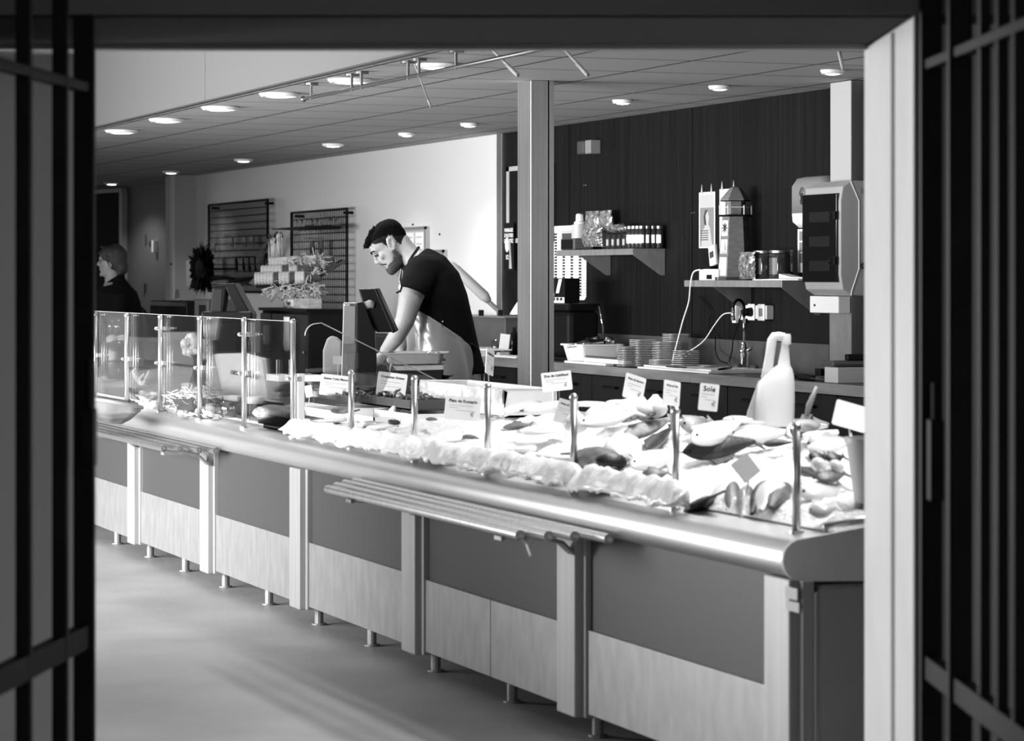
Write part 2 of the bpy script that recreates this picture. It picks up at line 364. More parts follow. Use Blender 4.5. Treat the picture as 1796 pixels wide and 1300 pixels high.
# ================================================================ THE FISH COUNTER
YE, YF = W(1405, 0, 3.21).y, 18.0
PX = 3.214
cnt = thing('fish_counter', 'long stainless steel fish counter with dark upper panels and rounded front edge', 'counter', (3.21, YE, 0))
O = cnt.location
def cp(mb, name, m, par=cnt, **kw): return mb.build(name, m, par, **kw)
# rounded edge (half-round nose running along the counter, flat top sloping up to the display bed)
prof = [(3.30, .632), (3.215, .632)] + [(3.213 + .05 * math.cos(R(a)), .682 + .05 * math.sin(R(a))) for a in range(-90, -271, -15)] + [(3.30, .744), (3.32, .744)]
m = MB(O); m.loft([[(x, y, z) for x, z in prof] for y in (YE + .012, YF)]); cp(m, 'rounded_edge', BUMP, autos=True)
prof2 = [(4.15, .60), (3.215, .628)] + [(3.213 + .054 * math.cos(R(a)), .682 + .054 * math.sin(R(a))) for a in range(-90, -271, -15)] + [(3.30, .748), (4.15, .87)]
m = MB(O); m.prism([(x, YE, z) for x, z in prof2], (0, .012, 0)); cp(m, 'end_cap', mat('end_cap_steel', .72, .5, .0, var=.1, scale=4))
# body panels module by module
ends = [YE + .02] + [YP(p, 3.2) for p in (1003, 725, 525, 365, 236)] + [16.3, YF]
for i in range(len(ends) - 1):
    a, b = ends[i] + .0, ends[i + 1]
    m = MB(O); m.box(PX + .006, PX + .03, a, b, .336, .632); cp(m, 'upper_panel', PANELD)
    if i == 1:
        mid = YP(862, PX); segs = ((a, mid - .003), (mid + .003, b))
    else: segs = ((a, b),)
    for s0, s1 in segs:
        m = MB(O); m.box(PX - .004, PX + .03, s0, s1, .082, .336 if i != 2 else .340); cp(m, 'lower_panel', STEELW, bevel=.002)
for i, y in enumerate(ends[:-1]):
    yy = y + .06 if i == 0 else y
    m = MB(O); m.box(PX - .035, PX + .03, yy - .075, yy + .075, .068, .632); u = cp(m, 'upright', UPR, bevel=.004)
    m = MB(O); m.box(PX - .012, PX + .02, yy - .105, yy - .075, .07, .632); cp(m, 'edge_strip', UPR, u, bevel=.002)
    for q in (0, .75):
        if i == 0 and q == 0: continue
        m = MB(O); yq = yy - .03 + q; m.tube([(PX + .06, yq, .005), (PX + .06, yq, .075)], .018, 12); m.lathe([(.03, 0), (.03, .006)], (PX + .06, yq, .001), 14); cp(m, 'foot', STEELW, smooth=False)
m = MB(O); m.box(PX + .02, 4.12, YE + .03, YF, .08, .60); cp(m, 'body', DGREY)
# end of the counter that faces the doorway
xe = W(1420, 0, 3.22).x
m = MB(O); m.box(PX + .05, 4.12, YE + .012, YE + .03, .03, .615); cp(m, 'end_panel', mat('end_panel_steel', .36, .5, .0, var=.12, scale=2))
m = MB(O); m.box(PX + .035, PX + .05, YE + .002, YE + .03, .03, .60); cp(m, 'end_corner_post', STEEL, bevel=.003)
m = MB(O); m.box(PX + .05, 4.12, YE + .006, YE + .012, .606, .615); cp(m, 'end_trim', STEEL)
# stickers on the first upright
st = W(1385, 1033, PX - .04)
m = MB(O); m.box(PX - .0362, PX - .035, st.y - .035, st.y + .035, .585, .615); m.box(PX - .0362, PX - .035, st.y - .045, st.y + .03, .555, .580); cp(m, 'sticker', LGREY)
# display bed
m = MB(O); m.loft([[(3.30, y, .70), (3.30, y, .744), (3.32, y, .752), (4.12, y, .862), (4.15, y, .875), (4.15, y, .70)] for y in (YE + .012, YF)]); cp(m, 'display_bed', STEEL)
# posts and guard glass
XP = 3.262
def post(px, ptop, name='post'):
    y = YP(px, XP); zt = ZP(px, ptop, XP); m = MB(O)
    m.tube([(XP, y, .738), (XP, y, zt - .012)], .0115, 16); p = cp(m, name, STEEL, smooth=True)
    m = MB(O); m.ball((XP, y, zt - .013), .0135); cp(m, 'cap', STEEL, p, smooth=True)
    m = MB(O); m.lathe([(.02, 0), (.02, .008)], (XP, y, .737), 16); cp(m, 'base_flange', STEEL, p)
    return y, zt, p
tall = [(167, 548), (222, 549), (281, 551), (350, 554), (428, 556), (514, 559)]; tp = []
for a, b in [(75, 545), (119, 546)] + tall: tp.append(post(a, b))
for a, b in ((616, 648), (727, 658), (855, 672), (1006, 690), (1185, 714), (1397, 742)): post(a, b)
for (y0, z0, p0), (y1, z1, p1_) in zip(tp, tp[1:]):
    m = MB(O); m.box(XP + .014, XP + .020, y1 + .008, y0 - .008, .775, 1.217); cp(m, 'glass_pane', GLASS)
    m = MB(O); m.box(XP + .0135, XP + .0205, y1 + .008, y0 - .008, 1.217, 1.2185); cp(m, 'glass_edge', mat('glass_edge', .6, .3) if 'glass_edge' not in bpy.data.materials else bpy.data.materials['glass_edge'])
GE = bpy.data.materials['glass_edge']
for i, (y, z, p) in enumerate(tp):
    for zz in ((.98, 1.15) if i in (4, 6) else (.98,)):
        m = MB(O); m.tube([(XP - .02, y, zz), (XP + .03, y, zz)], .008, 12); m.ball((XP - .02, y, zz), .010); m.box(XP + .01, XP + .026, y - .022, y + .022, zz - .010, zz + .010); cp(m, 'glass_clamp', STEEL, p)
# sloping glass divider at the end of the tall glass
yd = tp[-1][0] - .05
xt = [W(529, 0, 3.30).x]
pts = [(3.30, .79), (3.30, 1.16)] + [(3.30 + .05 - .05 * math.cos(R(a)), 1.16 + .05 * math.sin(R(a))) for a in range(15, 76, 15)] + [(3.37, 1.212), (4.02, .90), (4.02, .865)]
m = MB(O); m.prism([(x, yd, z) for x, z in pts], (0, .006, 0)); cp(m, 'glass_divider', GLASS)
m = MB(O); m.tube([(x, yd + .003, z) for x, z in pts[1:-1]], .0026, 6); cp(m, 'divider_edge', GE, smooth=True)
y5 = YP(525, XP + .03); m = MB(O); m.box(XP + .015, XP + .045, y5 - .03, y5 + .02, .745, ZP(522, 655, XP + .03)); cp(m, 'square_post', WHITE, bevel=.003)

# ---------------------------------------------------------------- tube slides below the rounded edge
def slide(tubes, z, brackets, label):
    x0 = tubes[0][0]; root = thing('tube_slide', label, 'tray slide', (x0, YP(tubes[0][2], x0), z))
    for x, a, b in tubes:
        ya, yb = YP(a, x), YP(b, x); m = MB(root.location); n = 16
        for r0 in ((.015, .0125),):
            ra = [[(x + r * math.cos(2 * math.pi * k / n), yy, z + r * math.sin(2 * math.pi * k / n)) for k in range(n)] for yy, r in ((yb + .02, .0125), (yb, .0125), (yb, .015), (ya, .015), (ya, .0125))]
            m.loft(ra, caps=False)
        m.face([m.v((x + .0125 * math.cos(2 * math.pi * k / n), yb + .02, z + .0125 * math.sin(2 * math.pi * k / n))) for k in range(n)])
        m.build('tube', STEEL, root, smooth=False, autos=True)
    for px in brackets:
        y = YP(px, 3.18); m = MB(root.location)
        m.loft([[(x, y - .03, zz), (x, y + .03, zz), (x, y + .03, zz + .012), (x, y - .03, zz + .012)] for x, zz in ((x0 - .01, z - .028), (3.08, z - .03), (3.14, z - .045), (3.178, z - .08))]); m.build('bracket', STEELW, root)
    return root
slide([(2.95, 575, 912), (3.02, 590, 962), (3.09, 605, 1008), (3.15, 622, 1068)], .640, (725, 1003), 'long slide of four steel tubes below the counter edge, near the doorway')
slide([(2.98, -10, 288), (3.04, -10, 316), (3.10, -10, 350), (3.155, -10, 379)], .636, (236, 365), 'shorter slide of four steel tubes below the far part of the counter edge')
a = W(912, 943, 2.97); m = MB(a); m.tube([a, a + Vector((.02, -.0, -.02)), W(931, 976, 2.97)], .0035, 6)
solo(m, 'hanging_hook', STEEL, 'thin wire hook dangling from the nearer tube slide', 'hook')

# ---------------------------------------------------------------- crushed ice on the bed (nobody could count it)
y0, y1 = YE + .03, YP(530, 3.3); m = MB((3.3, y0, .76)); nx, ny = 60, 320; g = []
for i in range(nx + 1):
    row = []
    for j in range(ny + 1):
        x = 3.305 + .80 * i / nx; y = y0 + (y1 - y0) * j / ny
        e = min(1, i / 4, (nx - i) / 4, j / 4, (ny - j) / 4)
        z = .752 + .1375 * (x - 3.32) + e * (.012 + .030 * (noise.noise((x * 5, y * 5, 0)) * .6 + .5) + .014 * noise.noise((x * 26, y * 26, 3)) + .008 * noise.noise((x * 60, y * 60, 9)))
        row.append(m.v((x, y, z)))
    g.append(row)
for i in range(nx):
    for j in range(ny): m.face([g[i][j], g[i][j + 1], g[i + 1][j + 1], g[i + 1][j]])
solo(m, 'crushed_ice', ICE, 'bed of white crushed ice spread over the counter under the fish', 'ice', None, 'stuff', smooth=True)

# ---------------------------------------------------------------- foil wrapped ice bolsters along the front edge
def bolster(px0, px1, ztop, label, seed):
    xa, xb = 3.185, 3.252; y0, y1 = YP(px1, 3.2), YP(px0, 3.2); org = Vector((3.22, y0, .74)); m = MB(org); rings = []; n = 46
    for j in range(n + 1):
        t = j / n; y = y0 + (y1 - y0) * t; e = min(1, t * 9 + .25, (1 - t) * 9 + .25); r = []
        hem = .752 + .030 * max(0, noise.noise((y * 5 + seed, 1, 2)) + .25) + .012 * noise.noise((y * 31, seed, 4))
        prof = [(xb, .752), (xb, .79), (xb - .002, ztop - .004), (3.236, ztop), (3.222, ztop - .006), (3.208, ztop - .026), (3.196, ztop - .05), (3.184, hem + .012), (3.190, hem), (3.215, hem + .004)]
        for k, (x, z) in enumerate(prof):
            nv = noise.noise_vector((y * 14 + seed, k * .7, seed)); n2 = noise.noise_vector((y * 45 + seed, k * 1.9, seed + 5))
            f = 0 if k in (0, 1, 2) else 1
            zz = .750 + (z - .750) * (.6 + .4 * e)
            r.append((x + (nv.x * .012 + n2.x * .008) * f, y + nv.y * .008 * f, max(.746, zz + (nv.z * .014 + n2.z * .010) * f)))
        rings.append(r)
    m.loft(rings); solo(m, 'ice_bolster', FOIL, label, 'ice pack', 'foil wrapped ice packs along the counter edge', smooth=True)
for i, (a, b, z, l) in enumerate(((494, 604, .825, 'farthest crumpled foil-wrapped ice pack, at the foot of the last tall glass post'),
        (600, 722, .83, 'crumpled foil-wrapped ice pack under the grey shrimp price card'), (724, 858, .83, 'crumpled foil-wrapped ice pack between the second and third short posts'),
        (850, 1000, .83, 'crumpled foil-wrapped ice pack left of the dark fish head'), (1000, 1180, .828, 'nearest and longest crumpled foil-wrapped ice pack, ending at a short post'))):
    bolster(a, b, z, l, i * 7.3)
# ================================================================ WORKTOP ALONG THE BACK WALL AND WHAT STANDS ON IT
WT = .90; XF = 6.09
def TOP(px, py, z=WT):                                # point of a level surface at height z under a pixel
    k = (py - HOR) / (CT * (px + 960)); return W(px, py, (H - z) / k)
ya, yb = YP(1560, XF), YP(836, XF)
root = thing('worktop', 'long back worktop with a pale wood front edge below the dark panelling', 'worktop', (XF, ya, 0))
m = MB(root.location); m.box(XF + .02, WX - .016, ya, yb, WT - .04, WT); m.build('top', DGREY, root)
m = MB(root.location)
ys = [ya + (yb - ya) * k / 5 for k in range(6)]
for a, b in zip(ys, ys[1:]): m.box(XF, XF + .02, a + .001, b - .001, WT - .052, WT)
m.build('front_edge', EDGEWOOD, root, bevel=.003)
sy0, sy1 = YP(1454, 6.62), YP(1002, 6.62)
m = MB(root.location); m.box(WX - .03, WX - .0155, sy0, sy1, WT, 1.056); m.build('splashback', mat('splashback_steel', .14, .4, .7, var=.25, scale=3), root)
for k in range(int((yb - ya) / .62) + 1):
    y0 = ya + k * .62; y1 = min(y0 + .615, yb)
    if y1 - y0 < .2: break
    root = thing('base_cabinet', 'dark wood base cabinet under the back worktop', 'cabinet', (6.14, y0, 0), 0, 'base cabinets under the back worktop')
    m = MB(root.location); m.box(6.16, 6.60, y0 + .001, y1, .08, WT - .055); m.build('body', CABWOOD, root)
    m = MB(root.location); m.box(6.20, 6.60, y0 + .01, y1 - .01, 0, .08); m.build('plinth', BLACK, root)
    m = MB(root.location); m.box(6.14, 6.16, y0 + .003, y1 - .003, .09, WT - .06); dd_ = m.build('door', CABWOOD, root, bevel=.002)
    m = MB(root.location); ym = (y0 + y1) / 2; m.tube([(6.14, ym - .09, .78), (6.12, ym - .09, .78), (6.12, ym + .09, .78), (6.14, ym + .09, .78)], .007, 8); m.build('handle', BLACK, dd_)

# ---------------------------------------------------------------- shelves
def shelf(px0, px1, py, x0, label, drop):
    y0, y1 = YP(px1, x0), YP(px0, x0); z = ZP(px1, py, x0)
    root = thing('wall_shelf', label, 'shelf', (x0, y0, z)); xb = WX - .0145
    m = MB(root.location); m.box(x0, xb, y0, y1, z - .012, z); m.box(x0, x0 + .006, y0, y1, z - .036, z - .012); m.build('shelf_board', STEELW, root, bevel=.002)
    for y in (y0, y1 - .40):
        m = MB(root.location); m.prism([(x0 + .004, y, z - .012), (xb, y, z - .012), (xb, y, z - drop), (xb - .03, y, z - drop), (x0 + .004, y, z - .04)], (0, .004, 0)); m.prism([(xb - .003, y, z - .012), (xb - .003, y + .035, z - .012), (xb - .003, y + .035, z - drop), (xb - .003, y, z - drop)], (.003, 0, 0))
        m.build('bracket', STEELW, root)
    return root, z
S1, z1 = shelf(975, 1110, 436, 6.43, 'upper steel wall shelf with jars, tubs and foil sachets', .155)
S2, z2 = shelf(1200, 1371, 492, 6.41, 'lower steel wall shelf carrying the wooden lighthouse', .18)

# seven jars on the upper shelf
def jar(label, p, r, h, glass, grp, text=None):
    root = thing('glass_jar', label, 'jar', p, 0, grp)
    m = MB(); m.lathe([(0, 0), (r * .9, 0), (r, .008), (r, h * .72), (r * .93, h * .80), (r * .93, h * .84)], n=22); m.build('jar_body', glass, root, smooth=True)
    m = MB(); m.lathe([(0, h * .98), (r * .9, h), (r * .98, h * .98), (r * .98, h * .86), (r * .9, h * .85), (0, h * .85)], n=22); m.build('lid', DSTEEL, root, autos=True)
    m = MB(); n = 12; a0 = 150
    m.loft([[((r + .0012) * math.cos(R(a0 + 115 * i / n)), (r + .0012) * math.sin(R(a0 + 115 * i / n)), z) for i in range(n + 1)] for z in (h * .24, h * .60)], closed=False); lb = m.build('paper_label', PAPER, root, smooth=True)
    m = MB(); m.loft([[((r + .0018) * math.cos(R(178 + 40 * math.cos(t) * .45)), (r + .0018) * math.sin(R(178 + 40 * math.cos(t) * .45)), h * .42 + h * rr * math.sin(t)) for t in [2 * math.pi * k / 24 for k in range(24)]] for rr in (.15, .11)], caps=False); m.build('label_ring', INK, lb)
    return root
JARG = mat('dark_filled_glass', .02, .12, spec=.6, coat=.4)
pj = [1106, 1113, 1120, 1127, 1136, 1146, 1157]
nm = ['farthest', 'second', 'third', 'fourth', 'fifth', 'sixth', 'nearest']
for p, n_ in zip(pj, nm):
    x = {1136: 6.53, 1146: 6.565, 1157: 6.598}.get(p, 6.47 + (p - 1106) * .0014); y = YP(p, x); jar('dark labelled jar on the upper shelf, %s in the row counted from the clear box' % n_ if n_ not in ('farthest', 'nearest') else 'dark labelled jar on the upper shelf, %s' % ('against the clear box of vials' if n_ == 'farthest' else 'at the shelf end by the bracket'), (x, y, z1), .0245, .135, JARG, 'labelled jars on the upper shelf')
# big dark jars on the lower shelf
for p, l in ((1342, 'large dark glass jar with printed front, beside the clear sweet bag'), (1370, 'large dark glass jar behind the folded papers, near the towel dispenser')):
    x = 6.52; root = thing('storage_jar', l, 'jar', (x, YP(p, x), z2), 0, 'large dark jars on the lower shelf'); r, h = .062, .158
    m = MB(); m.lathe([(0, 0), (r * .94, 0), (r, .01), (r, h * .86), (r * .96, h * .9)], n=26); m.build('jar_body', JARG, root, smooth=True)
    m = MB(); m.lathe([(0, h), (r * .97, h), (r, h * .985), (r, h * .91), (0, h * .9)], n=26); m.build('lid', DSTEEL, root, autos=True)
    m = MB(); n = 14
    m.loft([[((r + .001) * math.cos(R(165 + 60 * i / n)), (r + .001) * math.sin(R(165 + 60 * i / n)), z) for i in range(n + 1)] for z in (h * .2, h * .75)], closed=False); m.build('printed_label', DGREY, root, smooth=True)
    for k in range(4): lettering('- - -', .016, LGREY, root, axes((-r * .99, -.006, h * (.3 + .12 * k)), (.35, -.93, 0), (0, 0, 1), (-.93, -.35, 0)), 'label_print')
# clear box of vials
x = 6.46; y0, y1 = YP(1104, x), YP(1056, x)
root = thing('clear_box', 'clear lidded box holding small labelled vials, beside the row of jars', 'box', (x, y0, z1))
m = MB(root.location); m.box(x, x + .12, y0 + .01, y1, z1 + .001, z1 + .095); m.build('case', PLASTIC, root, bevel=.004)
m = MB(root.location); m.box(x - .003, x + .123, y0 + .008, y1 + .003, z1 + .0955, z1 + .103); m.build('lid', PLASTIC, root)
for k in range(5):
    yy = y0 + .05 + (y1 - y0 - .09) * k / 4
    v = thing('vial', 'small vial with a white label in the clear box on the shelf', 'vial', (x + .03, yy, z1 + .004), 0, 'vials in the clear box')
    m = MB(); m.lathe([(0, 0), (.018, 0), (.018, .065), (.012, .072), (.012, .084), (0, .084)], n=14); m.build('vial_body', DGREY, v, smooth=True)
    m = MB(); m.loft([[(.0188 * math.cos(R(130 + 100 * i / 8)), .0188 * math.sin(R(130 + 100 * i / 8)), z) for i in range(9)] for z in (.018, .055)], closed=False); m.build('vial_label', PAPER, v, smooth=True)
# foil sachets
def sachet(px0, px1, pt, pb, x, label, mm, seed):
    y0, y1 = YP(px1, x), YP(px0, x); zb_, zt = ZP((px0 + px1) / 2, pb, x), ZP((px0 + px1) / 2, pt, x); m = MB((x, (y0 + y1) / 2, zb_)); rings = []
    for i in range(17):
        t = i / 16; wv = .5 * (y1 - y0); th = .028 * math.sin(math.pi * min(1, max(0, .12 + .8 * (1 - t)))) + .002; r = []
        for k in range(16):
            a = 2 * math.pi * k / 16; q = noise.noise_vector((k * .9 + seed, t * 7, seed)) * .012
            ww = .88 if .85 < t < .92 else 1
            r.append((x + th * math.cos(a) + q.x, (y0 + y1) / 2 + wv * ww * math.sin(a) + q.y * .6, zb_ + .001 + (zt - zb_) * t + (abs(q.z) * .5 if t > 0 else 0)))
        rings.append(r)
    m.loft(rings); return solo(m, 'foil_sachet', mm, label, 'sachet', 'shiny foil sachets on the upper shelf')
FSA = mat('shiny_printed_film', .30, .2, .5, var=.9, scale=38, bump=.6, bscale=45)
sachet(1028, 1050, 371, 433, 6.56, 'tall glittering foil sachet at the back of the upper shelf, left of its twin', FSA, 1)
sachet(1048, 1074, 370, 433, 6.58, 'tall glittering foil sachet at the back of the upper shelf, above the clear box', FSA, 2)
sachet(1024, 1040, 401, 433, 6.48, 'small glittering foil sachet at the front of the upper shelf beside the dark tin', FSA, 3)
sachet(1038, 1056, 400, 433, 6.49, 'small glittering foil sachet touching the clear box of vials', FSA, 4)
sachet(1298, 1324, 443, 490, 6.44, 'crinkled clear sweet bag in front of the wooden lighthouse', FSA, 5)
m = MB((6.50, YP(1078, 6.5), z1 + .104)); yc = YP(1078, 6.5)
m.ball((6.52, yc, z1 + .125), .05, .16, .022, n=14, m=8); m.crumple(.012, 30, 1); solo(m, 'film_bag', FSA, 'loose glittering film bag lying on top of the clear box', 'bag')
# tin, roll, box and card at the left end of the upper shelf
x = 6.45; y0, y1 = YP(1026, x) + .05, YP(984, x)
root = thing('ribbed_tin', 'dark ribbed tin with an open front on the upper shelf, under a paper roll', 'tin', (x, y0, z1))
m = MB(root.location); m.box(x, x + .12, y0 + .12, y1, z1 + .001, z1 + .072); m.build('tin_body', DGREY, root, bevel=.006)
m = MB(root.location)
for k in range(5): m.box(x - .001, x + .121, y0 + .116, y1 + .002, z1 + .012 + k * .012, z1 + .016 + k * .012)
m.build('ribs', GREY, root)
m = MB(root.location); m.box(x - .004, x - .0012, y1 - .20, y1 - .01, z1 + .006, z1 + .066); m.build('front_window', BLACK, root)
m = MB((6.51, y1 - .16, z1 + .073)); c = Vector((6.51, y1 - .16, z1 + .073)); m.lathe([(0, 0), (.046, 0), (.046, .085), (.012, .085), (.012, .08), (0, .08)], c, 24); solo(m, 'paper_roll', LGREY, 'pale grey paper roll standing on the dark ribbed tin', 'roll', autos=True)
m = MB((6.51, y1 - .16, z1 + .159)); c = Vector((6.51, y1 - .16, z1 + .159)); m.lathe([(0, 0), (.032, 0), (.036, .012), (.024, .02), (.022, .06), (.014, .066), (0, .066)], c, 18); solo(m, 'nozzle_cap', WHITE, 'bright white nozzle cap standing on the paper roll', 'cap', autos=True)
x = 6.58; y0, y1 = YP(1028, x), YP(982, x); m = MB((x, y0, z1)); m.box(x, x + .04, y0, y1, z1 + .001, z1 + .13); root = solo(m, 'carton', LGREY, 'pale printed carton against the wall at the far end of the upper shelf', 'box', bevel=.002)
m = MB(root.location); m.box(x - .001, x, y1 - .2, y1 - .04, z1 + .07, z1 + .11); m.build('print_patch', DGREY, root)
# wall price sheet
x = 6.632; y0, y1 = YP(1028, x), YP(971, x); zt, zb0, zb1 = ZP(972, 397, x), ZP(985, 498, x), ZP(1000, 526, x)
yk = YP(993, x)
root = thing('product_code_sheet', 'white sheet of dark product codes pinned to the wall behind the upper shelf', 'sheet', (x, y0, zb1))
m = MB(root.location); m.prism([(x, y1, zt), (x, y0, zt), (x, y0, zb1 + .02), (x, y0 + .03, zb1), (x, yk, zb1), (x, yk, zb0), (x, y1, zb0)], (.002, 0, 0)); m.build('sheet', PAPER, root)
m = MB(root.location); m2 = MB(root.location); wcol = (y1 - y0) / 4
for c_ in range(4):
    for r_ in range(22):
        zz = zt - .045 - r_ * .0185; yy = y1 - c_ * wcol - .015
        if zz < zb1 + .03 or (yy - wcol * .9 > yk - .01 and zz < zb0 + .02): continue
        m.box(x - .0006, x, yy - wcol * .34, yy, zz - .013, zz); m2.box(x - .0006, x, yy - wcol * .86, yy - wcol * .44, zz - .009, zz - .005)
m.build('code_blocks', INK, root); m2.build('code_lines', GREYINK, root)
# menu board, tasting poster
x = 6.615; y0, y1 = YP(968, x), YP(888, x); zt, zq = 2.14, 1.63
root = thing('menu_board', 'black board in a pale frame on the wall behind the steel pillar', 'board', (x, y0, zq))
m = MB(root.location); m.box(x + .004, x + .018, y0, y1, zq, zt); m.build('board', BLACKM, root)
m = MB(root.location)
for q in ((y0, y1, zt - .03, zt), (y0, y1, zq, zq + .03), (y0, y0 + .05, zq, zt), (y1 - .05, y1, zq, zt)): m.box(x, x + .006, *q)
m.build('frame', LGREY, root)
x = 6.60; y0, y1 = YP(901, x), YP(884, x); zt, zq = ZP(890, 391, x), ZP(890, 474, x)
root = thing('tasting_poster', 'narrow black poster with white lettering and a spoon, left of the steel pillar', 'poster', (x, y0, zq))
m = MB(root.location); m.box(x, x + .003, y0, y1, zq, zt); m.build('sheet', BLACKM, root)
wy = y1 - y0; yc = (y0 + y1) / 2; L = root.location
for k, t in enumerate(('MARIAGES', 'D\'HUITRES', 'DEGUSTEZ', 'ICI')):
    lettering(t, wy * .19, PAPER, root, on_wall((-.001, yc - L.y, zt - zq - .05 - .036 * k)))
m = MB(L); m.loft([[(x - .001, yc + wy * .18 + wy * .20 * math.cos(2 * math.pi * k / 18), zq + .17 + .05 * math.sin(2 * math.pi * k / 18)) for k in range(18)]], caps=False)
m.face(list(m.bm.verts)); m.build('oyster_print', PAPER, root)
m = MB(L); m.tube([(x - .001, yc - wy * .12, zq + .2), (x - .001, yc - wy * .2, zq + .12), (x - .001, yc - wy * .3, zq + .01)], [wy * .1, wy * .05, wy * .1], 8, flat=.02); m.build('spoon_print', PAPER, root)
lettering('ICI', wy * .22, PAPER, root, on_wall((-.001, yc + wy * .15 - L.y, .085)))
# pale clip below the poster, tape
m = MB(W(893, 552, 6.58)); a = W(893, 552, 6.58); m.prism([a, W(907, 530, 6.58), W(907, 552, 6.58)], (.004, 0, 0)); solo(m, 'paper_scrap', PAPER, 'white corner of paper sticking out left of the steel pillar', 'paper')
# alarm box
x = 6.56; y0, y1 = YP(1034, x), YP(1011, x); zt, zq = ZP(1025, 246, x), ZP(1025, 270, x)
root = thing('alarm_box', 'small grey two-part alarm box high on the dark panelled wall', 'alarm', (x, (y0 + y1) / 2, zq)); ym = y0 + (y1 - y0) * .45
m = MB(root.location); m.box(x + .005, 6.636, y0, ym - .006, zq, zt); m.build('plain_half', GREY, root, bevel=.006)
m = MB(root.location); m.box(x, 6.636, ym + .006, y1, zq, zt); m.build('lens_half', DGREY, root, bevel=.012)
m = MB(root.location); m.box(x + .03, 6.636, ym - .006, ym + .006, zq + .01, zt - .01); m.build('joint', BLACK, root)
for p, q, l in ((1026, 325, 'pair of tiny screw heads below the alarm box'), (1216, 373, 'pair of tiny screw heads beside the small portrait poster'), (1246, 421, 'pair of tiny screw heads by the seam right of the poster')):
    m = MB(W(p, q, 6.633))
    for dy in (-.018, .018): m.ball(W(p, q, 6.633) + Vector((0, dy, 0)), .005)
    solo(m, 'screw_heads', CHROME, l, 'screws')

# ---------------------------------------------------------------- things on the lower shelf
# wooden lighthouse: six-sided tapering tower, gallery, lantern room, roof
x = 6.53; yc = YP(1290, x); zc = z2 + .018
root = thing('toy_lighthouse', 'tall wooden model lighthouse with pale painted windows on the lower shelf', 'model lighthouse', (x, yc, z2), R(8))
LHW = mat('lighthouse_grey_wood', .17, .6, var=.25, scale=5, stretch=(3, 3, 8)); LHP = mat('lighthouse_white_paint', .72, .6)
def hexr(r, z, n=6, ph=30): return [(r * math.cos(R(ph + 360 * k / n)), r * math.sin(R(ph + 360 * k / n)), z) for k in range(n)]
m = MB(); m.loft([hexr(.098, .018), hexr(.072, .345)]); m.build('tower', LHW, root)
m = MB(); m.loft([hexr(.112, .0), hexr(.112, .018)]); m.build('foot', DGREY, root)
m = MB(); m.loft([hexr(.092, .345), hexr(.092, .356)]); m.build('gallery', BLACKM, root)
m = MB(); m.loft([hexr(.056, .356), hexr(.056, .432)]); m.build('lantern_room', LHW, root)
m = MB(); m.loft([hexr(.082, .432), hexr(.082, .440), hexr(.03, .502), hexr(.006, .512)]); m.build('roof', LHW, root)
m = MB(); m.loft([hexr(.084, .428), hexr(.084, .433)]); m.build('roof_rim', BLACKM, root)
m = MB()
for k in range(6):
    p = Vector(hexr(.086, .356)[k]); m.tube([p, p + UP * .05], .004, 6)
m.loft([hexr(.087, .395), hexr(.087, .398), hexr(.084, .398), hexr(.084, .395)], caps=False); m.build('railing', PAPER, root)
# painted front: white strip with framed windows on the face turned to the shop
fa = hexr(1, 0)[2], hexr(1, 0)[3]
def fp(u, z, off=.0015):
    r = .098 + (.072 - .098) * (z - .018) / .327; a, b = Vector(fa[0]) * (r + off), Vector(fa[1]) * (r + off); q = a + (b - a) * u; return Vector((q.x, q.y, z))
for z0, z1_ in ((.025, .125), (.145, .222), (.24, .325)):
    m = MB(); m.quad(fp(.12, z0), fp(.88, z0), fp(.88, z1_), fp(.12, z1_)); m.build('window_panel', LHP, root, norm=False)
m = MB(); c = fp(.5, .283, .003)
for k in range(8):
    d_ = (fp(.9, .283, .003) - fp(.1, .283, .003)).normalized(); e_ = d_ * math.cos(k * math.pi / 4) + UP * math.sin(k * math.pi / 4); m.tube([c, c + e_ * .026], .003, 5)
m.build('ship_wheel_print', INK, root)
m = MB(); m.prism([fp(.55, .162, .002), fp(.8, .162, .002), fp(.6, .215, .002)], Vector((-.001, 0, 0))); m.prism([fp(.2, .155, .002), fp(.85, .155, .002), fp(.75, .148, .002), fp(.3, .148, .002)], Vector((-.001, 0, 0))); m.build('sailing_boat_print', GREYINK, root)
# little white box with cable, phone, papers
x = 6.43; y0, y1 = YP(1262, x) + .0, YP(1226, x); m = MB((x, y0, z2)); m.prism([(x, y1, z2), (x, y0 + .02, z2), (x, y0 + .02, z2 + .06), (x, y1 - .08, z2 + .062), (x, y1, z2 + .058)], (.12, 0, 0))
root = solo(m, 'white_adapter_box', WHITE, 'small white box at the left end of the lower shelf, feeding a white cable', 'box', bevel=.003)
m = MB(root.location); m.box(x - .001, x, y0 + .1, y0 + .17, z2 + .006, z2 + .03); m.build('socket_opening', BLACK, root)
x = 6.50; b = W(1251, 466, x); root = thing('cordless_phone', 'slim white phone leaning upright beside the lighthouse', 'phone', b)
m = MB(b); m.obox(b + Vector((0, 0, .0)) + UP * .055 , Vector((1, 0, 0)), Vector((0, .97, -.2)), Vector((0, .2, .97)), .018, .085, .115); m.build('handset', WHITE, root, bevel=.005)
m = MB(b); m.obox(b + UP * .06 + Vector((-.0102, 0, 0)), Vector((1, 0, 0)), Vector((0, .97, -.2)), Vector((0, .2, .97)), .002, .05, .035); m.build('display', DGREY, root)
m = MB((6.5, YP(1250, 6.5), z2)); c = Vector((6.5, YP(1250, 6.5), z2)); m.box(c.x - .04, c.x + .05, c.y - .06, c.y + .06, z2 + .063, z2 + .078); solo(m, 'charging_cradle', BLACK, 'dark charging cradle under the white phone', 'charger')
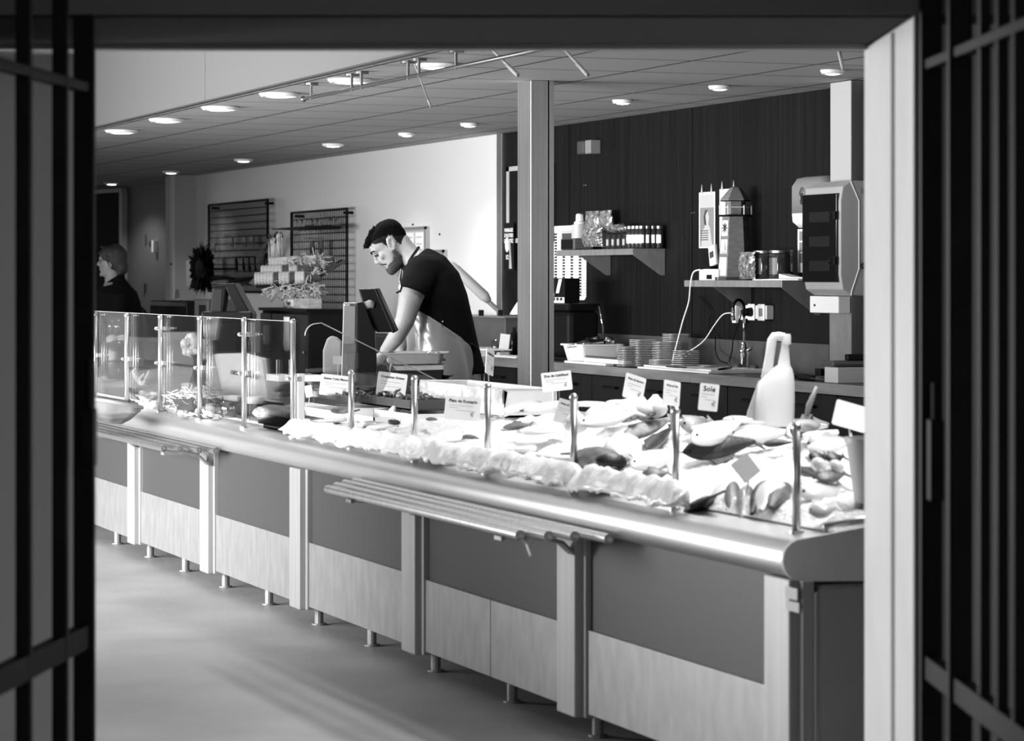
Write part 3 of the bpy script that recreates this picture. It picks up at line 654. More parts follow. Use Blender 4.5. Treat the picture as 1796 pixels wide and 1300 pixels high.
for i, (a, b_, x, z, l) in enumerate(((1320, 1400, 6.415, .001, 'white sheet lying along the front of the lower shelf'), (1366, 1412, 6.42, .010, 'folded white paper with a raised corner on the lower shelf'))):
    y0, y1 = YP(b_, x), YP(a, x); m = MB((x, y0, z2)); m.prism([(x, y0, z2 + z), (x, y1, z2 + z), (x, y1, z2 + z + .004 + .02 * i), (x, (y0 + y1) / 2, z2 + z + .007), (x, y0, z2 + z + .006)], (.14 if i == 0 else .06, 0, 0)); solo(m, 'loose_papers', PAPER, l, 'paper')
# posters on the dark wall
x = 6.63
y0, y1 = YP(1254, x), YP(1226, x); zt, zq = ZP(1240, 337, x), ZP(1240, 435, x)
root = thing('portrait_poster', 'narrow pale poster showing a standing figure, clipped to the wall left of the lighthouse', 'poster', (x, y0, zq)); L = root.location; wy, hz = y1 - y0, zt - zq
m = MB(L); m.box(x, x + .002, y0, y1, zq, zt); m.build('sheet', PAPER, root)
m = MB(L); m.box(x - .0006, x, y0 + wy * .06, y1 - wy * .06, zq + hz * .02, zq + hz * .72); m.build('picture_ground', GREY, root)
m = MB(L); m.box(x - .0008, x, y0 + wy * .06, y1 - wy * .06, zq + hz * .72, zq + hz * .96); m.build('sky_print', LGREY, root)
m = MB(L); m.prism([(x - .0012, y0 + wy * a, zq + hz * b) for a, b in ((.15, .02), (.85, .02), (.8, .3), (.62, .38), (.62, .46), (.68, .54), (.6, .64), (.45, .66), (.36, .56), (.4, .42), (.3, .36))], (.0004, 0, 0)); m.build('figure_print', LGREY, root)
m = MB(L); m.prism([(x - .0016, y0 + wy * a, zq + hz * b) for a, b in ((.52, .4), (.66, .42), (.7, .56), (.6, .68), (.44, .68), (.58, .58))], (.0004, 0, 0)); m.build('hair_print', DGREY, root)
m = MB(L)
for k in range(5): m.box(x - .002, x - .0016, y0 + wy * .4, y0 + wy * .88, zq + hz * (.3 - .04 * k), zq + hz * (.315 - .04 * k))
m.build('text_lines', INK, root)
for k in (.2, .8):
    m = MB(L); m.prism([(x - .004, y0 + wy * k - .012, zt - .01), (x - .004, y0 + wy * k + .012, zt - .01), (x - .004, y0 + wy * k, zt + .045)], (.004, 0, 0)); m.build('clip', LGREY, root)
y0, y1 = YP(1296, x), YP(1262, x); zt, zq = ZP(1280, 331, x), ZP(1280, 440, x)
root = thing('blank_poster', 'white poster partly hidden behind the model lighthouse', 'poster', (x, y0, zq)); L = root.location
m = MB(L); m.box(x, x + .002, y0, y1, zq, zt); m.build('sheet', PAPER, root)
for k in (.15, .75):
    m = MB(L); yy = y1 - (y1 - y0) * k; m.prism([(x - .004, yy - .012, zt - .01), (x - .004, yy + .012, zt - .01), (x - .004, yy, zt + .045)], (.004, 0, 0)); m.build('clip', LGREY, root)
x = 6.625; y0, y1 = YP(1412, x), YP(1399, x); zt, zq = ZP(1405, 402, x), ZP(1405, 478, x)
root = thing('picture_strip', 'white strip of three small pictures on the wall under the towel dispenser', 'picture strip', (x, y0, zq)); L = root.location
m = MB(L); m.box(x, x + .003, y0, y1, zq, zt); m.build('strip', PAPER, root)
for k in range(3):
    m = MB(L); m.box(x - .001, x, y0 + .008, y1 - .02, zq + .05 + k * .058, zq + .10 + k * .058); m.build('small_picture', GREY, root)
# towel dispenser
x = 6.42; y0, y1 = YP(1440, x), YP(1383, x); zt, zq = 1.915, 1.655
root = thing('towel_dispenser', 'grey rounded paper towel dispenser with a white base, half behind the electrical cabinet', 'dispenser', (x, y0, zq)); L = root.location
def rrect(x0, x1, y0, y1, r, z, n=4):
    o = []
    for cx_, cy_, a in ((x1 - r, y1 - r, 0), (x0 + r, y1 - r, 90), (x0 + r, y0 + r, 180), (x1 - r, y0 + r, 270)):
        o += [(cx_ + r * math.cos(R(a + 90 * k / n)), cy_ + r * math.sin(R(a + 90 * k / n)), z) for k in range(n + 1)]
    return o
m = MB(L); m.loft([rrect(x, 6.636, y0, y1, .05, zq + .075), rrect(x, 6.636, y0, y1, .05, zt - .05), rrect(x + .02, 6.636, y0 + .02, y1 - .02, .05, zt - .01), rrect(x + .06, 6.636, y0 + .05, y1 - .05, .03, zt)]); m.build('cover', GREY, root, smooth=True)
m = MB(L); m.loft([rrect(x + .03, 6.636, y0 + .03, y1 - .03, .04, zq), rrect(x + .003, 6.636, y0 + .003, y1 - .003, .05, zq + .03), rrect(x + .0, 6.636, y0, y1, .05, zq + .073)]); m.build('tray', WHITE, root, smooth=True)
m = MB(L); m.ball((x + .012, (y0 + y1) / 2 + .03, zq + .16), .02, .05, .06); m.build('push_window', CHROME, root, smooth=True)
# electrical cabinet
x = 6.30; y0, y1 = YP(1474, x), YP(1409, x); zt, zq = 1.872, 1.312; hb = zt - zq
root = thing('electrical_cabinet', 'wall-mounted pale electrical cabinet with a smoked clear door on the corner column', 'cabinet', (x, y0, zq)); L = root.location
CAB = mat('cabinet_grey_plastic', .33, .5)
m = MB(L); m.prism([(x + .06, y0, zq), (x + .15, y0, zq), (x + .15, y0, zt), (x + .06, y0, zt), (x + .012, y0, zt - .03), (x, y0, zt - .10), (x, y0, zq + .10), (x + .012, y0, zq + .03)], (0, y1 - y0, 0)); m.build('housing', CAB, root, bevel=.006)
m = MB(L); m.tube([(x + .055, y0 - .001, zt - .004), (x + .062, y0 - .001, zt - .02), (x + .1, y0 - .001, zt - .1), (x + .1, y0 - .001, zq + .13), (x + .06, y0 - .001, zq + .02), (x + .058, y0 - .001, zq + .002)], .003, 6); m.build('seam_line', WHITE, root)
m = MB(L); m.box(x - .012, x - .001, y0 + .02, y1 - .01, zq + .065, zt - .062); dr_ = m.build('smoked_door', mat('smoked_door_plastic', .006, .12, spec=.35), root, bevel=.004)
m = MB(L)
for k in range(3): m.box(x - .0130, x - .0122, y0 + .09, y1 - .09, zq + .12 + .12 * k, zq + .17 + .12 * k)
m.build('breaker_rows', mat('breaker_grey', .012, .6, spec=.1), dr_)
for zz in (zt - .17, zq + .17):
    m = MB(L); m.box(x - .026, x - .012, y0 + .012, y0 + .055, zz - .02, zz + .02); m.ball((x - .022, y0 + .06, zz), .016); m.build('latch', BLACK, dr_, bevel=.003)
m = MB(L); m.ball((x + .12, y0 - .018, zq + .145), .018); m.tube([(x + .12, y0, zq + .145), (x + .12, y0 - .02, zq + .145)], .008); m.build('side_knob', BLACK, root, smooth=True)
m = MB(L); m.lathe([(0, 0), (.014, 0), (.014, .003)], (x + .12, y0 - .003, zt - .05), 14, Vector((0, -1, 0)).to_track_quat('Z', 'Y')); m.build('blank_plug', GREY, root)
a = W(1424, 521, 6.38); y0_, y1_ = YP(1470, 6.38), YP(1420, 6.38); zq2 = ZP(1440, 549, 6.38)
m = MB((6.38, y0_, zq2)); m.box(6.38, 6.448, y0_, y1_, zq2, zq - .004); root = solo(m, 'junction_box', WHITE, 'white junction box directly under the electrical cabinet', 'box', bevel=.005)
m = MB(root.location); m.ball((6.379, y1_ - .06, zq - .05), .007); m.build('screw_cap', DGREY, root)
y_ = YP(1492, 6.45) - .006; x0 = 6.508
root = thing('framed_notice', 'thin framed notice on the steel side of the corner column', 'frame', (x0, y_ - .02, 1.35)); L = root.location
m = MB(L); m.box(x0, 6.63, y_ - .016, y_ - .001, 1.35, 1.725); m.build('backing', DGREY, root)
m = MB(L)
for q in ((x0, x0 + .01, 1.35, 1.725), (6.62, 6.63, 1.35, 1.725)): m.box(q[0], q[1], y_ - .022, y_ - .016, q[2], q[3])
for q in ((1.35, 1.36), (1.715, 1.725)): m.box(x0, 6.63, y_ - .022, y_ - .016, *q)
m.build('frame', LGREY, root)

# ---------------------------------------------------------------- on the worktop
# white tub with cutlery and tools
c0 = TOP(1018, 637); x0, y0 = c0.x + .01, YP(1018, c0.x + .01); x1, y1 = x0 + .27, y0 + .30
root = thing('white_tub', 'white plastic tub full of dark utensils on the worktop right of the pillar', 'tub', ((x0 + x1) / 2, (y0 + y1) / 2, WT)); L = root.location
m = MB(L); e = .022
m.loft([rrect(x0 + e, x1 - e, y0 + e, y1 - e, .03, WT + .001), rrect(x0, x1, y0, y1, .03, WT + .098), rrect(x0 - .014, x1 + .014, y0 - .014, y1 + .014, .035, WT + .098), rrect(x0 - .014, x1 + .014, y0 - .014, y1 + .014, .035, WT + .108), rrect(x0 + .004, x1 - .004, y0 + .004, y1 - .004, .03, WT + .108), rrect(x0 + e + .004, x1 - e - .004, y0 + e + .004, y1 - e - .004, .03, WT + .012)]); m.build('tub', WHITE, root, autos=True)
for i, (u, v, a, ln, l, mm) in enumerate(((.2, .2, 10, .22, 'steel handled utensil sticking out at the left of the white tub', CHROME), (.45, .5, 35, .2, 'black utensil handle lying in the middle of the white tub', BLACK), (.6, .3, 160, .2, 'thin black utensil lying across the white tub', BLACK), (.5, .75, 75, .18, 'dark tongs lying at the back of the white tub', DSTEEL))):
    p = Vector((x0 + (x1 - x0) * u, y0 + (y1 - y0) * v, WT + .108 + .005 * i)); d_ = Vector((math.cos(R(a)), -math.sin(R(a)) * .6, .12)).normalized()
    m = MB(p); m.tube([p - d_ * ln / 2, p, p + d_ * ln / 2], [.008, .012, .016], 8); solo(m, 'utensil', mm, l, 'utensil', 'utensils in the white tub', smooth=True)
p = Vector((x1 - .05, y0 + .1, WT + .125)); m = MB(p); m.ball(p, .035, .05, .026, n=14); m.tube([p + Vector((0, .04, 0)), p + Vector((-.02, .22, .0))], .007); solo(m, 'ladle', CHROME, 'shiny round ladle bowl at the right end of the white tub', 'ladle', smooth=True)
for i, (a, b, dz, l) in enumerate(((990, 1062, 0, 'lower white pad sticking out under the white tub'), (1024, 1094, .014, 'white spiral-bound pad in front of the white tub'))):
    x = 6.115; y0_, y1_ = YP(b, x), YP(a, x); m = MB((x, y0_, WT)); m.box(x, x + .05, y0_, y1_, WT + .001 + dz, WT + .013 + dz + .012 * i); r_ = solo(m, 'notepad', PAPER, l, 'pad', bevel=.001)
    if i:
        m = MB(r_.location)
        for k in range(22): yy = y0_ + (y1_ - y0_) * (k + .5) / 22; m.tube(arc((x + .01, yy, WT + .042), .009, -60, 240, 6, (1, 0, 0), (0, 0, 1)), .0022, 5)
        m.build('spiral', DGREY, r_)
# stacks of clear food containers
def container(r, label, grp):
    root = thing('clear_container', label, 'container', (0, 0, 0), 0, grp)
    m = MB(); m.loft([rrect(-r * .9, r * .9, -r * .9, r * .9, .02, 0), rrect(-r * .98, r * .98, -r * .98, r * .98, .022, .0065)], caps=False); m.face([m.v(p) for p in rrect(-r * .9, r * .9, -r * .9, r * .9, .02, 0)]); m.build('walls', PLASTIC, root)
    m = MB(); m.loft([rrect(-r * .98, r * .98, -r * .98, r * .98, .022, .0062), rrect(-r * 1.05, r * 1.05, -r * 1.05, r * 1.05, .024, .0062), rrect(-r * 1.05, r * 1.05, -r * 1.05, r * 1.05, .024, .0088), rrect(-r * .98, r * .98, -r * .98, r * .98, .022, .0088)]); m.build('rim', mat('clear_rim_plastic', .75, .25, alpha=.75) if 'clear_rim_plastic' not in bpy.data.materials else bpy.data.materials['clear_rim_plastic'], root)
    return root
stacks = ((1103, 6.16, .055, 12, .0095, 'clear food container in the short stack right in front of the white tub'), (1128, 6.24, .062, 16, .0095, 'clear food container in the tall stack right of the white tub'),
          (1158, 6.22, .05, 5, .0095, 'clear food container in the low stack behind the cables'), (1166, 6.34, .07, 15, .0095, 'clear food container in the wide stack in the middle of the containers'), (1186, 6.50, .062, 19, .0095, 'clear food container in the highest stack at the wall'), (1203, 6.27, .058, 10, .0105, 'clear food container in the stack nearest the cutting board'))
for px, x, r, n, st_, l in stacks:
    first = None
    for k in range(n):
        if first is None: first = o = container(r, l, l.replace('clear food container in', 'containers of'))
        else: o = copy_tree(first)
        o.location = (x, YP(px, x), WT + .001 + k * st_); o.rotation_euler.z = R(random.uniform(-2, 2))
# cutting boards, knives, tap, sink things
x0, x1 = 6.10, 6.42; y0, y1 = YP(1243, x0), YP(1118, x0)
for k, (dx, l) in enumerate(((0, 'lower white cutting board at the front edge of the worktop'), (.02, 'upper white cutting board under the loose cables'))):
    m = MB((x0, y0, WT)); m.box(x0 + dx, x1 + dx, y0 + dx, y1 - dx * 2, WT + .001 + k * .011, WT + .011 + k * .011); solo(m, 'cutting_board', WHITE, l, 'cutting board', bevel=.002)
zt_ = WT + .0225
def lay(name, mm, a, b, r, label, cat, z=zt_, flat=.5, blade=None):
    A, B = TOP(a[0], a[1], z + r * flat), TOP(b[0], b[1], z + r * flat); m = MB(A); m.tube([A, A.lerp(B, .5), B], [r * .8, r, r * .6], 8, flat=flat); return solo(m, name, mm, label, cat, smooth=True)
lay('cloth_scrap', DGREY, (1172, 643), (1202, 645), .02, 'dark scrap lying on the cutting boards beside the cables', 'scrap', flat=.3)
lay('wooden_spatula', LGREY, (1232, 643), (1272, 642), .012, 'pale spatula lying across the right of the cutting boards', 'spatula')
lay('black_tool_handle', BLACK, (1262, 648), (1282, 645), .014, 'short black handle lying near the tap', 'handle')
for (a, b, c_, l) in ((1292, 640, .03, 'round dark bottle end lying left of the tap'), (1322, 641, .026, 'dark lemon-shaped sponge right of the tap')):
    p = TOP(a, b + 5, WT); p = W(a, b, 6.42); p.z = WT + c_ * .8; m = MB((p.x, p.y, WT)); m.ball((p.x, p.y, WT + c_ * .8 + .001), c_, c_ * 1.7, c_ * .8); solo(m, 'sponge', DGREY, l, 'sponge', smooth=True)
x = 6.50; y = YP(1305, x); root = thing('kitchen_tap', 'tall chrome mixer tap with a dark arched hose over the worktop', 'tap', (x, y, WT))
m = MB(); m.lathe([(0, 0), (.03, 0), (.03, .008), (.021, .014), (.021, .07), (.026, .085), (.026, .11), (.018, .12), (.016, .15), (0, .15)], n=20); m.build('tap_body', CHROME, root, autos=True)
m = MB(); m.tube([(0, 0, .14), (0, 0, .24)] + [(-.034 + .034 * math.cos(R(a)), 0, .33 + .05 * math.sin(R(a))) for a in range(0, 181, 15)][:0] + [(0, 0, .31)], .0065, 10); m.build('riser', CHROME, root, smooth=True)
m = MB(); m.tube([(0, 0, .29)] + [(-.032 + .032 * math.cos(R(a)), 0, .335 + .045 * math.sin(R(a))) for a in range(0, 181, 12)] + [(-.064, 0, .29)], .0085, 10); m.build('arched_hose', BLACK, root, smooth=True)
m = MB(); m.tube([(-.064, 0, .335), (-.064, 0, .27)], [.010, .013], 12); m.build('spray_head', CHROME, root, smooth=True)
m = MB(); m.tube([(0, 0, .10), (.03, -.045, .125)], .009, 8); m.build('lever', CHROME, root, smooth=True)
x = 6.59; y0, y1 = YP(1344, x), YP(1292, x); zq, zt = ZP(1320, 561, x), ZP(1320, 534, x)
root = thing('socket_block', 'white multiple wall socket behind the tap', 'socket', (x, y0, zq)); L = root.location
m = MB(L); m.box(x, 6.636, y0, y1, zq + .004, zt - .004); m.build('back_box', WHITE, root, bevel=.005)
for k in range(3):
    yy = y1 - .03 - k * (y1 - y0) / 3; m = MB(L); m.box(x - .008, x, yy - .085, yy, zq - .003, zt + .003); f = m.build('faceplate', WHITE, root, bevel=.006)
    m = MB(L); m.box(x - .010, x - .0078, yy - .065, yy - .02, zq + .02, zt - .02); m.build('socket_well', GREY, f, bevel=.003)
m = MB((x - .01, (y0 + y1) / 2, zq + .04)); c = Vector((x - .012, y0 + (y1 - y0) * .45, (zq + zt) / 2)); m.lathe([(0, 0), (.026, 0), (.02, .03), (.01, .055), (0, .055)], c, 14, Vector((-1, .25, 0)).to_track_quat('Z', 'Y')); solo(m, 'black_plug', BLACK, 'black plug in the wall socket behind the tap', 'plug', smooth=True)
m = MB((x - .01, y1, zq)); m.box(x - .03, x - .009, y1 - .05, y1 - .0, zq - .02, zt - .005); solo(m, 'white_plug', WHITE, 'white plug at the left end of the wall socket', 'plug', bevel=.004)
def cable(pts, r, mm, label):
    P = [W(*p) for p in pts]; Q = []
    for i in range(len(P) - 1):
        p0, p1, p2, p3 = P[max(i - 1, 0)], P[i], P[i + 1], P[min(i + 2, len(P) - 1)]
        for k in range(6):
            t = k / 6; Q.append(.5 * ((2 * p1) + (p2 - p0) * t + (2 * p0 - 5 * p1 + 4 * p2 - p3) * t * t + (3 * p1 - p0 - 3 * p2 + p3) * t ** 3))
    Q.append(P[-1]); m = MB(P[-1]); m.tube(Q, r, 8); return solo(m, 'cable', mm, label, 'cable', smooth=True)
cable([(1228, 473, 6.43), (1216, 478, 6.405), (1211, 500, 6.39), (1208, 530, 6.37), (1198, 562, 6.35), (1188, 600, 6.33), (1180, 632, 6.3), (1179, 641, 6.26)], .0042, WHITE, 'white cable dropping from the lower shelf to the cutting boards')
cable([(1284, 549, 6.55), (1268, 552, 6.52), (1252, 572, 6.5), (1236, 596, 6.48), (1216, 612, 6.44), (1190, 625, 6.38), (1172, 639, 6.3)], .0034, WHITE, 'white cable curving from the wall socket down to the container stacks')
cable([(1226, 520, 6.62), (1241, 537, 6.615), (1247, 550, 6.615), (1242, 572, 6.61), (1254, 592, 6.6), (1255, 615, 6.58), (1262, 632, 6.5), (1276, 637, 6.45)], .0035, BLACK, 'thin black cable hanging below the lower shelf bracket')
cable([(1300, 552, 6.58), (1296, 565, 6.58), (1286, 595, 6.59), (1284, 615, 6.57), (1279, 634, 6.48)], .0035, BLACK, 'thin black cable running down from the black plug')
# knives, box at the right end
def knife(px0, px1, py, x, label, hb):
    A, B = W(px0, py, x), W(px1, py, x); A.z = B.z = WT + .012; root = thing('kitchen_knife', label, 'knife', A, 0, 'knives at the right end of the worktop'); md = A.lerp(B, hb)
    m = MB(A); m.tube([A, A.lerp(md, .5), md], [.011, .013, .010], 8); m.build('grip', BLACK, root, smooth=True)
    m = MB(A); m.prism([md + Vector((-.016, 0, .0)), md + Vector((.016, 0, 0)), B], Vector((0, 0, .003))); m.build('blade', CHROME, root)
knife(1396, 1462, 655, 6.24, 'black handled knife lying towards the pale box on the worktop', .5); knife(1402, 1460, 662, 6.16, 'knife at the very front edge of the worktop near the pale box', .45)
m = MB((6.2, YP(1440, 6.2), WT)); p = Vector((6.2, YP(1440, 6.2), WT)); m.box(p.x - .02, p.x + .1, p.y - .03, p.y + .03, WT + .026, WT + .06); solo(m, 'knife_block', BLACK, 'small black block on the knives at the right of the worktop', 'block', bevel=.004)
x0 = 6.13; y0 = YP(1466, x0); root = thing('pale_box', 'pale grey open box at the right end of the worktop, covered with a dark cloth', 'box', (x0, y0, WT))
m = MB(root.location); m.box(x0, x0 + .36, y0 - .02, y0 + .12, WT + .001, WT + .075); m.build('box_body', LGREY, root, bevel=.003)
m = MB(root.location); m.box(x0 - .012, x0 + .37, y0 - .0, y0 + .14, WT + .077, WT + .105); m.build('cloth_cover', DGREY, root, bevel=.012)
p = Vector((x0 + .13, y0 + .05, WT + .106)); m = MB(p); m.box(p.x - .05, p.x + .05, p.y - .02, p.y + .02, p.z, p.z + .03); solo(m, 'black_gadget', BLACK, 'small black gadget on the dark cloth over the pale box', 'gadget', bevel=.006)
# coffee machine and black carton right of the pillar
c0 = W(978, 640, 6.30); y0 = YP(992, 6.22)
root = thing('coffee_machine', 'tall glossy black machine on the worktop behind the steel pillar', 'machine', (6.3, y0, WT)); L = root.location
m = MB(L); m.box(6.24, 6.44, y0, y0 + .42, WT + .02, WT + .30); m.build('body', BLACK, root, bevel=.03)
m = MB(L); m.box(6.22, 6.46, y0 - .01, y0 + .43, WT + .001, WT + .022); m.build('base', BLACK, root, bevel=.006)
m = MB(L); m.box(6.23, 6.45, y0 - .01, y0 + .43, WT + .30, WT + .345); m.build('hood', BLACK, root, bevel=.02)
m = MB(L); m.tube([(6.46, y0 - .012, WT + .1), (6.45, y0 - .02, WT + .22), (6.43, y0 - .012, WT + .33)], .006, 8); m.build('chrome_strip', CHROME, root, smooth=True)
x = 6.27; y0, y1 = YP(992, x) + .02, YP(948, x); zq = WT + .346
root = thing('black_carton', 'black carton with white lettering standing on the coffee machine', 'box', (x, y0, zq)); L = root.location
m = MB(L); m.box(x, x + .10, y0, y1, zq, zq + .15); m.build('carton', BLACK, root, bevel=.003)
m = MB(L); m.box(x - .001, x, y0, y1, zq + .001, zq + .035); b_ = m.build('white_band', PAPER, root)
m = MB(L)
for k in range(6): m.box(x - .002, x - .001, y0 + .03 + k * .06, y0 + .07 + k * .06, zq + .015, zq + .033)
m.build('band_pictures', INK, b_)
m = MB(L); m.prism([(x - .001, y0 + .04, zq + .145), (x - .001, y0 + .09, zq + .145), (x - .001, y0 + .14, zq + .06), (x - .001, y0 + .09, zq + .06)], (.001, 0, 0)); m.build('slanted_print', PAPER, root)
lettering('SDEKS', .045, PAPER, root, axes((-.001, .2, .1), (0, -.3, -.95), (0, -.95, .3), (-1, 0, 0)))
# glasses, card and papers left of the pillar
y0, y1 = YP(886, 6.42), YP(780, 6.42); m = MB((6.42, y0, WT)); m.box(6.42, 6.63, y0, y1, WT + .001, 1.135); root = solo(m, 'steel_cabinet_top', mat('dull_grey_metal', .12, .45, .4, var=.2, scale=3), 'low grey metal cabinet on the worktop behind the man', 'cabinet', bevel=.004)
m = MB(root.location); m.box(6.41, 6.63, y0 - .01, y1, 1.136, 1.146); m.build('top_plate', STEELW, root)
def lay_box(px0, px1, py, z, h, dx, mm, name, label, cat):
    p = TOP(px0, py, z); y0, y1 = YP(px1, p.x), YP(px0, p.x); m = MB((p.x, y0, z)); m.box(p.x, p.x + dx, y0, y1, z + .001, z + h); return solo(m, name, mm, label, cat, bevel=.001)
lay_box(838, 862, 622, WT, .05, .2, WOOD, 'wooden_crate', 'shallow wooden crate at the far end of the worktop beside the apron', 'crate')
lay_box(836, 858, 614, WT + .051, .008, .15, PAPER, 'paper_stack', 'thin stack of papers on the shallow wooden crate', 'papers')
lay_box(862, 905, 626, WT, .012, .12, WHITE, 'serving_tray', 'white tray on the worktop just left of the steel pillar', 'tray')
p = W(882, 606, 6.2); root = thing('upright_card', 'blank white card standing tilted on the worktop left of the steel pillar', 'card', (p.x, p.y, WT)); 
m = MB((p.x, p.y, WT)); a = Vector((p.x, p.y, WT + .01)); m.obox(a + UP * .085 + RT * .01, RT * .98 + UP * -.12, FW, UP * .98 + RT * .12, .062, .003, .10); m.build('card', PAPER, root)
m = MB((p.x, p.y, WT)); m.box(p.x - .03, p.x + .03, p.y - .03, p.y + .03, WT + .001, WT + .03); m.build('card_foot', LGREY, root)
for i, (px, l) in enumerate(((870, 'clear drinking glass left of the upright card'), (893, 'clear drinking glass right of the upright card'))):
    p = W(px, 615, 6.26); m = MB((p.x, p.y, WT + .001)); m.lathe([(0, 0), (.026, 0), (.032, .10), (.029, .10), (.024, .006), (0, .006)], (p.x, p.y, WT + .001), 18); solo(m, 'drinking_glass', PLASTIC, l, 'glass', smooth=True)
p = W(902, 610, 6.30); m = MB((p.x, p.y, WT)); m.lathe([(0, 0), (.034, 0), (.036, .12), (.02, .15), (.012, .16), (.012, .185), (0, .185)], (p.x, p.y, WT + .001), 18); solo(m, 'dark_bottle', BLACK, 'dark bottle with a pale cap half hidden by the steel pillar', 'bottle', smooth=True)
# ham-stand like slanted wrapping frame on the grey cabinet
d = 18.9; base = D(855, 556, d)
root = thing('slanted_wrapping_frame', 'slanted clear wrapping frame with a long padded roll on the grey metal cabinet', 'wrapping machine', (base.x, base.y, 1.146))
m = MB(root.location); m.tube([D(786, 460, d), D(792, 465, d), D(800, 473, d), D(850, 520, d), D(858, 529, d)], [.012, .026, .034, .036, .02], 12); m.build('padded_roll', LGREY, root, smooth=True)
m = MB(root.location); m.tube([D(780, 458, d), D(860, 532, d), D(882, 552, d)], .016, 8); m.build('edge_bar', GREY, root)
m = MB(root.location); m.prism([D(792, 478, d), D(874, 550, d), D(836, 549, d), D(812, 528, d), D(798, 505, d)], FW * .01); m.build('clear_tray', GLASS, root)
for p in (844, 878):
    m = MB(root.location); a = D(p, 552, d); m.obox(Vector((a.x, a.y, 1.146 + .02)), RT, FW, UP, .035, .05, .04); m.build('foot', BLACK, root)
# ================================================================ THE WHITE BACK WALL AND THE FAR END
def wire_grid(px0, px1, pt, pb, label):
    x = 6.57; y0, y1 = YP(px1, x), YP(px0, x); zt = ZP(px1, pt, x); zq = ZP(px1, pb, x)
    root = thing('wire_grid', label, 'wire grid', (x, y0, zq), 0, 'wire grids on the white wall'); L = root.location
    m = MB(L); ny = round((y1 - y0) / .05); nz = 13
    for i in range(1, ny): y = y0 + (y1 - y0) * i / ny; m.tube([(x, y, zq), (x, y, zt)], .0042, 4)
    for i in range(1, nz): z = zq + (zt - zq) * i / nz; m.tube([(x - .006, y0, z), (x - .006, y1, z)], .0045, 5)
    m.build('wire_mesh', BLACKM, root)
    m = MB(L); m.tube([(x, y0, zq), (x, y0, zt), (x, y1, zt), (x, y1, zq), (x, y0, zq)], .010, 8); m.build('frame', BLACKM, root)
    for yy in (y0 + .1, y1 - .1):
        for zz in (zq + .03, zt - .03):
            m = MB(L); m.tube([(x, yy, zz), (WX - .001, yy, zz)], .012, 8); m.build('wall_spacer', BLACKM, root)
    return x, y0, y1, zq, zt
G1 = wire_grid(366, 470, 350, 513, 'black wire grid on the white wall hung with small dark packets, nearer the far door')
G2 = wire_grid(511, 609, 366, 545, 'black wire grid left of the man, crossed by a long dark blade')
def packet(px, py, w_, h_, label, grp, grid=G1, hook=True):
    x = grid[0] - .02; p = W(px, py, x); root = thing('hanging_packet', label, 'packet', p, 0, grp)
    m = MB(); m.obox((0, 0, 0), (1, 0, 0), (0, 1, 0), (0, .12, 1), .012, w_, h_); m.build('pack', DGREY, root)
    m = MB(); m.obox((-.0065, 0, -h_ * .15), (1, 0, 0), (0, 1, 0), (0, .12, 1), .001, w_ * .7, h_ * .4); m.build('picture', BLACK, root)
    m = MB(); m.tube([(.012, 0, h_ * .5 + .02), (-.06, 0, h_ * .5 + .016), (-.07, 0, h_ * .5 + .03)], .003, 5); m.build('peg', DSTEEL, root)
for a, b, l in ((375, 436, 'lowest small dark packet on the left wire grid, above the spiky black wreath'), (406, 426, 'small dark packet at the middle of the left wire grid'), (429, 425, 'small dark packet on the left wire grid, left of the last one'), (442, 424, 'small dark packet on the left wire grid nearest the dried leaf sprig')):
    packet(a, b, .11, .09, l, 'packets on the left wire grid')
for a, b, l in ((547, 435, 'dark pointed packet on the right wire grid above the raffia'), (564, 436, 'dark patterned packet on the right wire grid nearest the man')): packet(a, b, .10, .12, l, 'packets on the right wire grid', G2)
for i, p in enumerate((420, 432, 442, 452)):
    q = W(p, 462, G1[0] - .03); m = MB(q); m.tube([q + Vector((.02, 0, .06)), q + Vector((-.03, .0, .055)), q + Vector((-.03, -.03, -.05)), q + Vector((-.03, -.06, -.08))], [.006, .008, .012, .002], 6)
    solo(m, 'hook_tool', BLACK, 'thin dark hook tool low on the left wire grid', 'hook tool', 'hook tools on the left wire grid')
for i, p in enumerate((523, 532, 550, 559, 580, 590)):
    q = W(p, 394, G2[0] - .03); m = MB(q); m.tube(arc(q, .05, 0, 180, 8, (0, 1, 0), (0, 0, 1)) + [q + Vector((0, -.05, -.06))], .004, 5)
    solo(m, 'wire_hook', DSTEEL, 'bent wire hook above the long dark blade', 'hook', 'wire hooks on the right grid', smooth=True)
# long dark blade held across the right grid
a, b = W(476, 402, 6.46), W(596, 399, 6.46); root = thing('long_blade', 'long thin dark blade hung across the right wire grid, its point towards the left', 'blade', b)
m = MB(b); mid = a.lerp(b, .45); m.loft([[a + UP * -.003, a + UP * .003, a + Vector((.006, 0, 0))], [mid + UP * -.018, mid + UP * .016, mid + Vector((.014, 0, 0))], [b + UP * -.015, b + UP * .015, b + Vector((.014, 0, 0))]]); m.build('blade', BLACKM, root)
for k in (.5, .9):
    p = a.lerp(b, k); m = MB(b); m.tube([p + UP * .02, p + UP * .03 + Vector((.09, 0, 0))], .006, 6); m.build('holder', DSTEEL, root)
def leaf(m, p, d, n_, l, w_):
    d = d.normalized(); s_ = d.cross(n_).normalized(); p = Vector(p)
    m.face([m.v(q) for q in (p, p + d * l * .35 + s_ * w_, p + d * l * .75 + s_ * w_ * .7, p + d * l, p + d * l * .75 - s_ * w_ * .7, p + d * l * .35 - s_ * w_)])
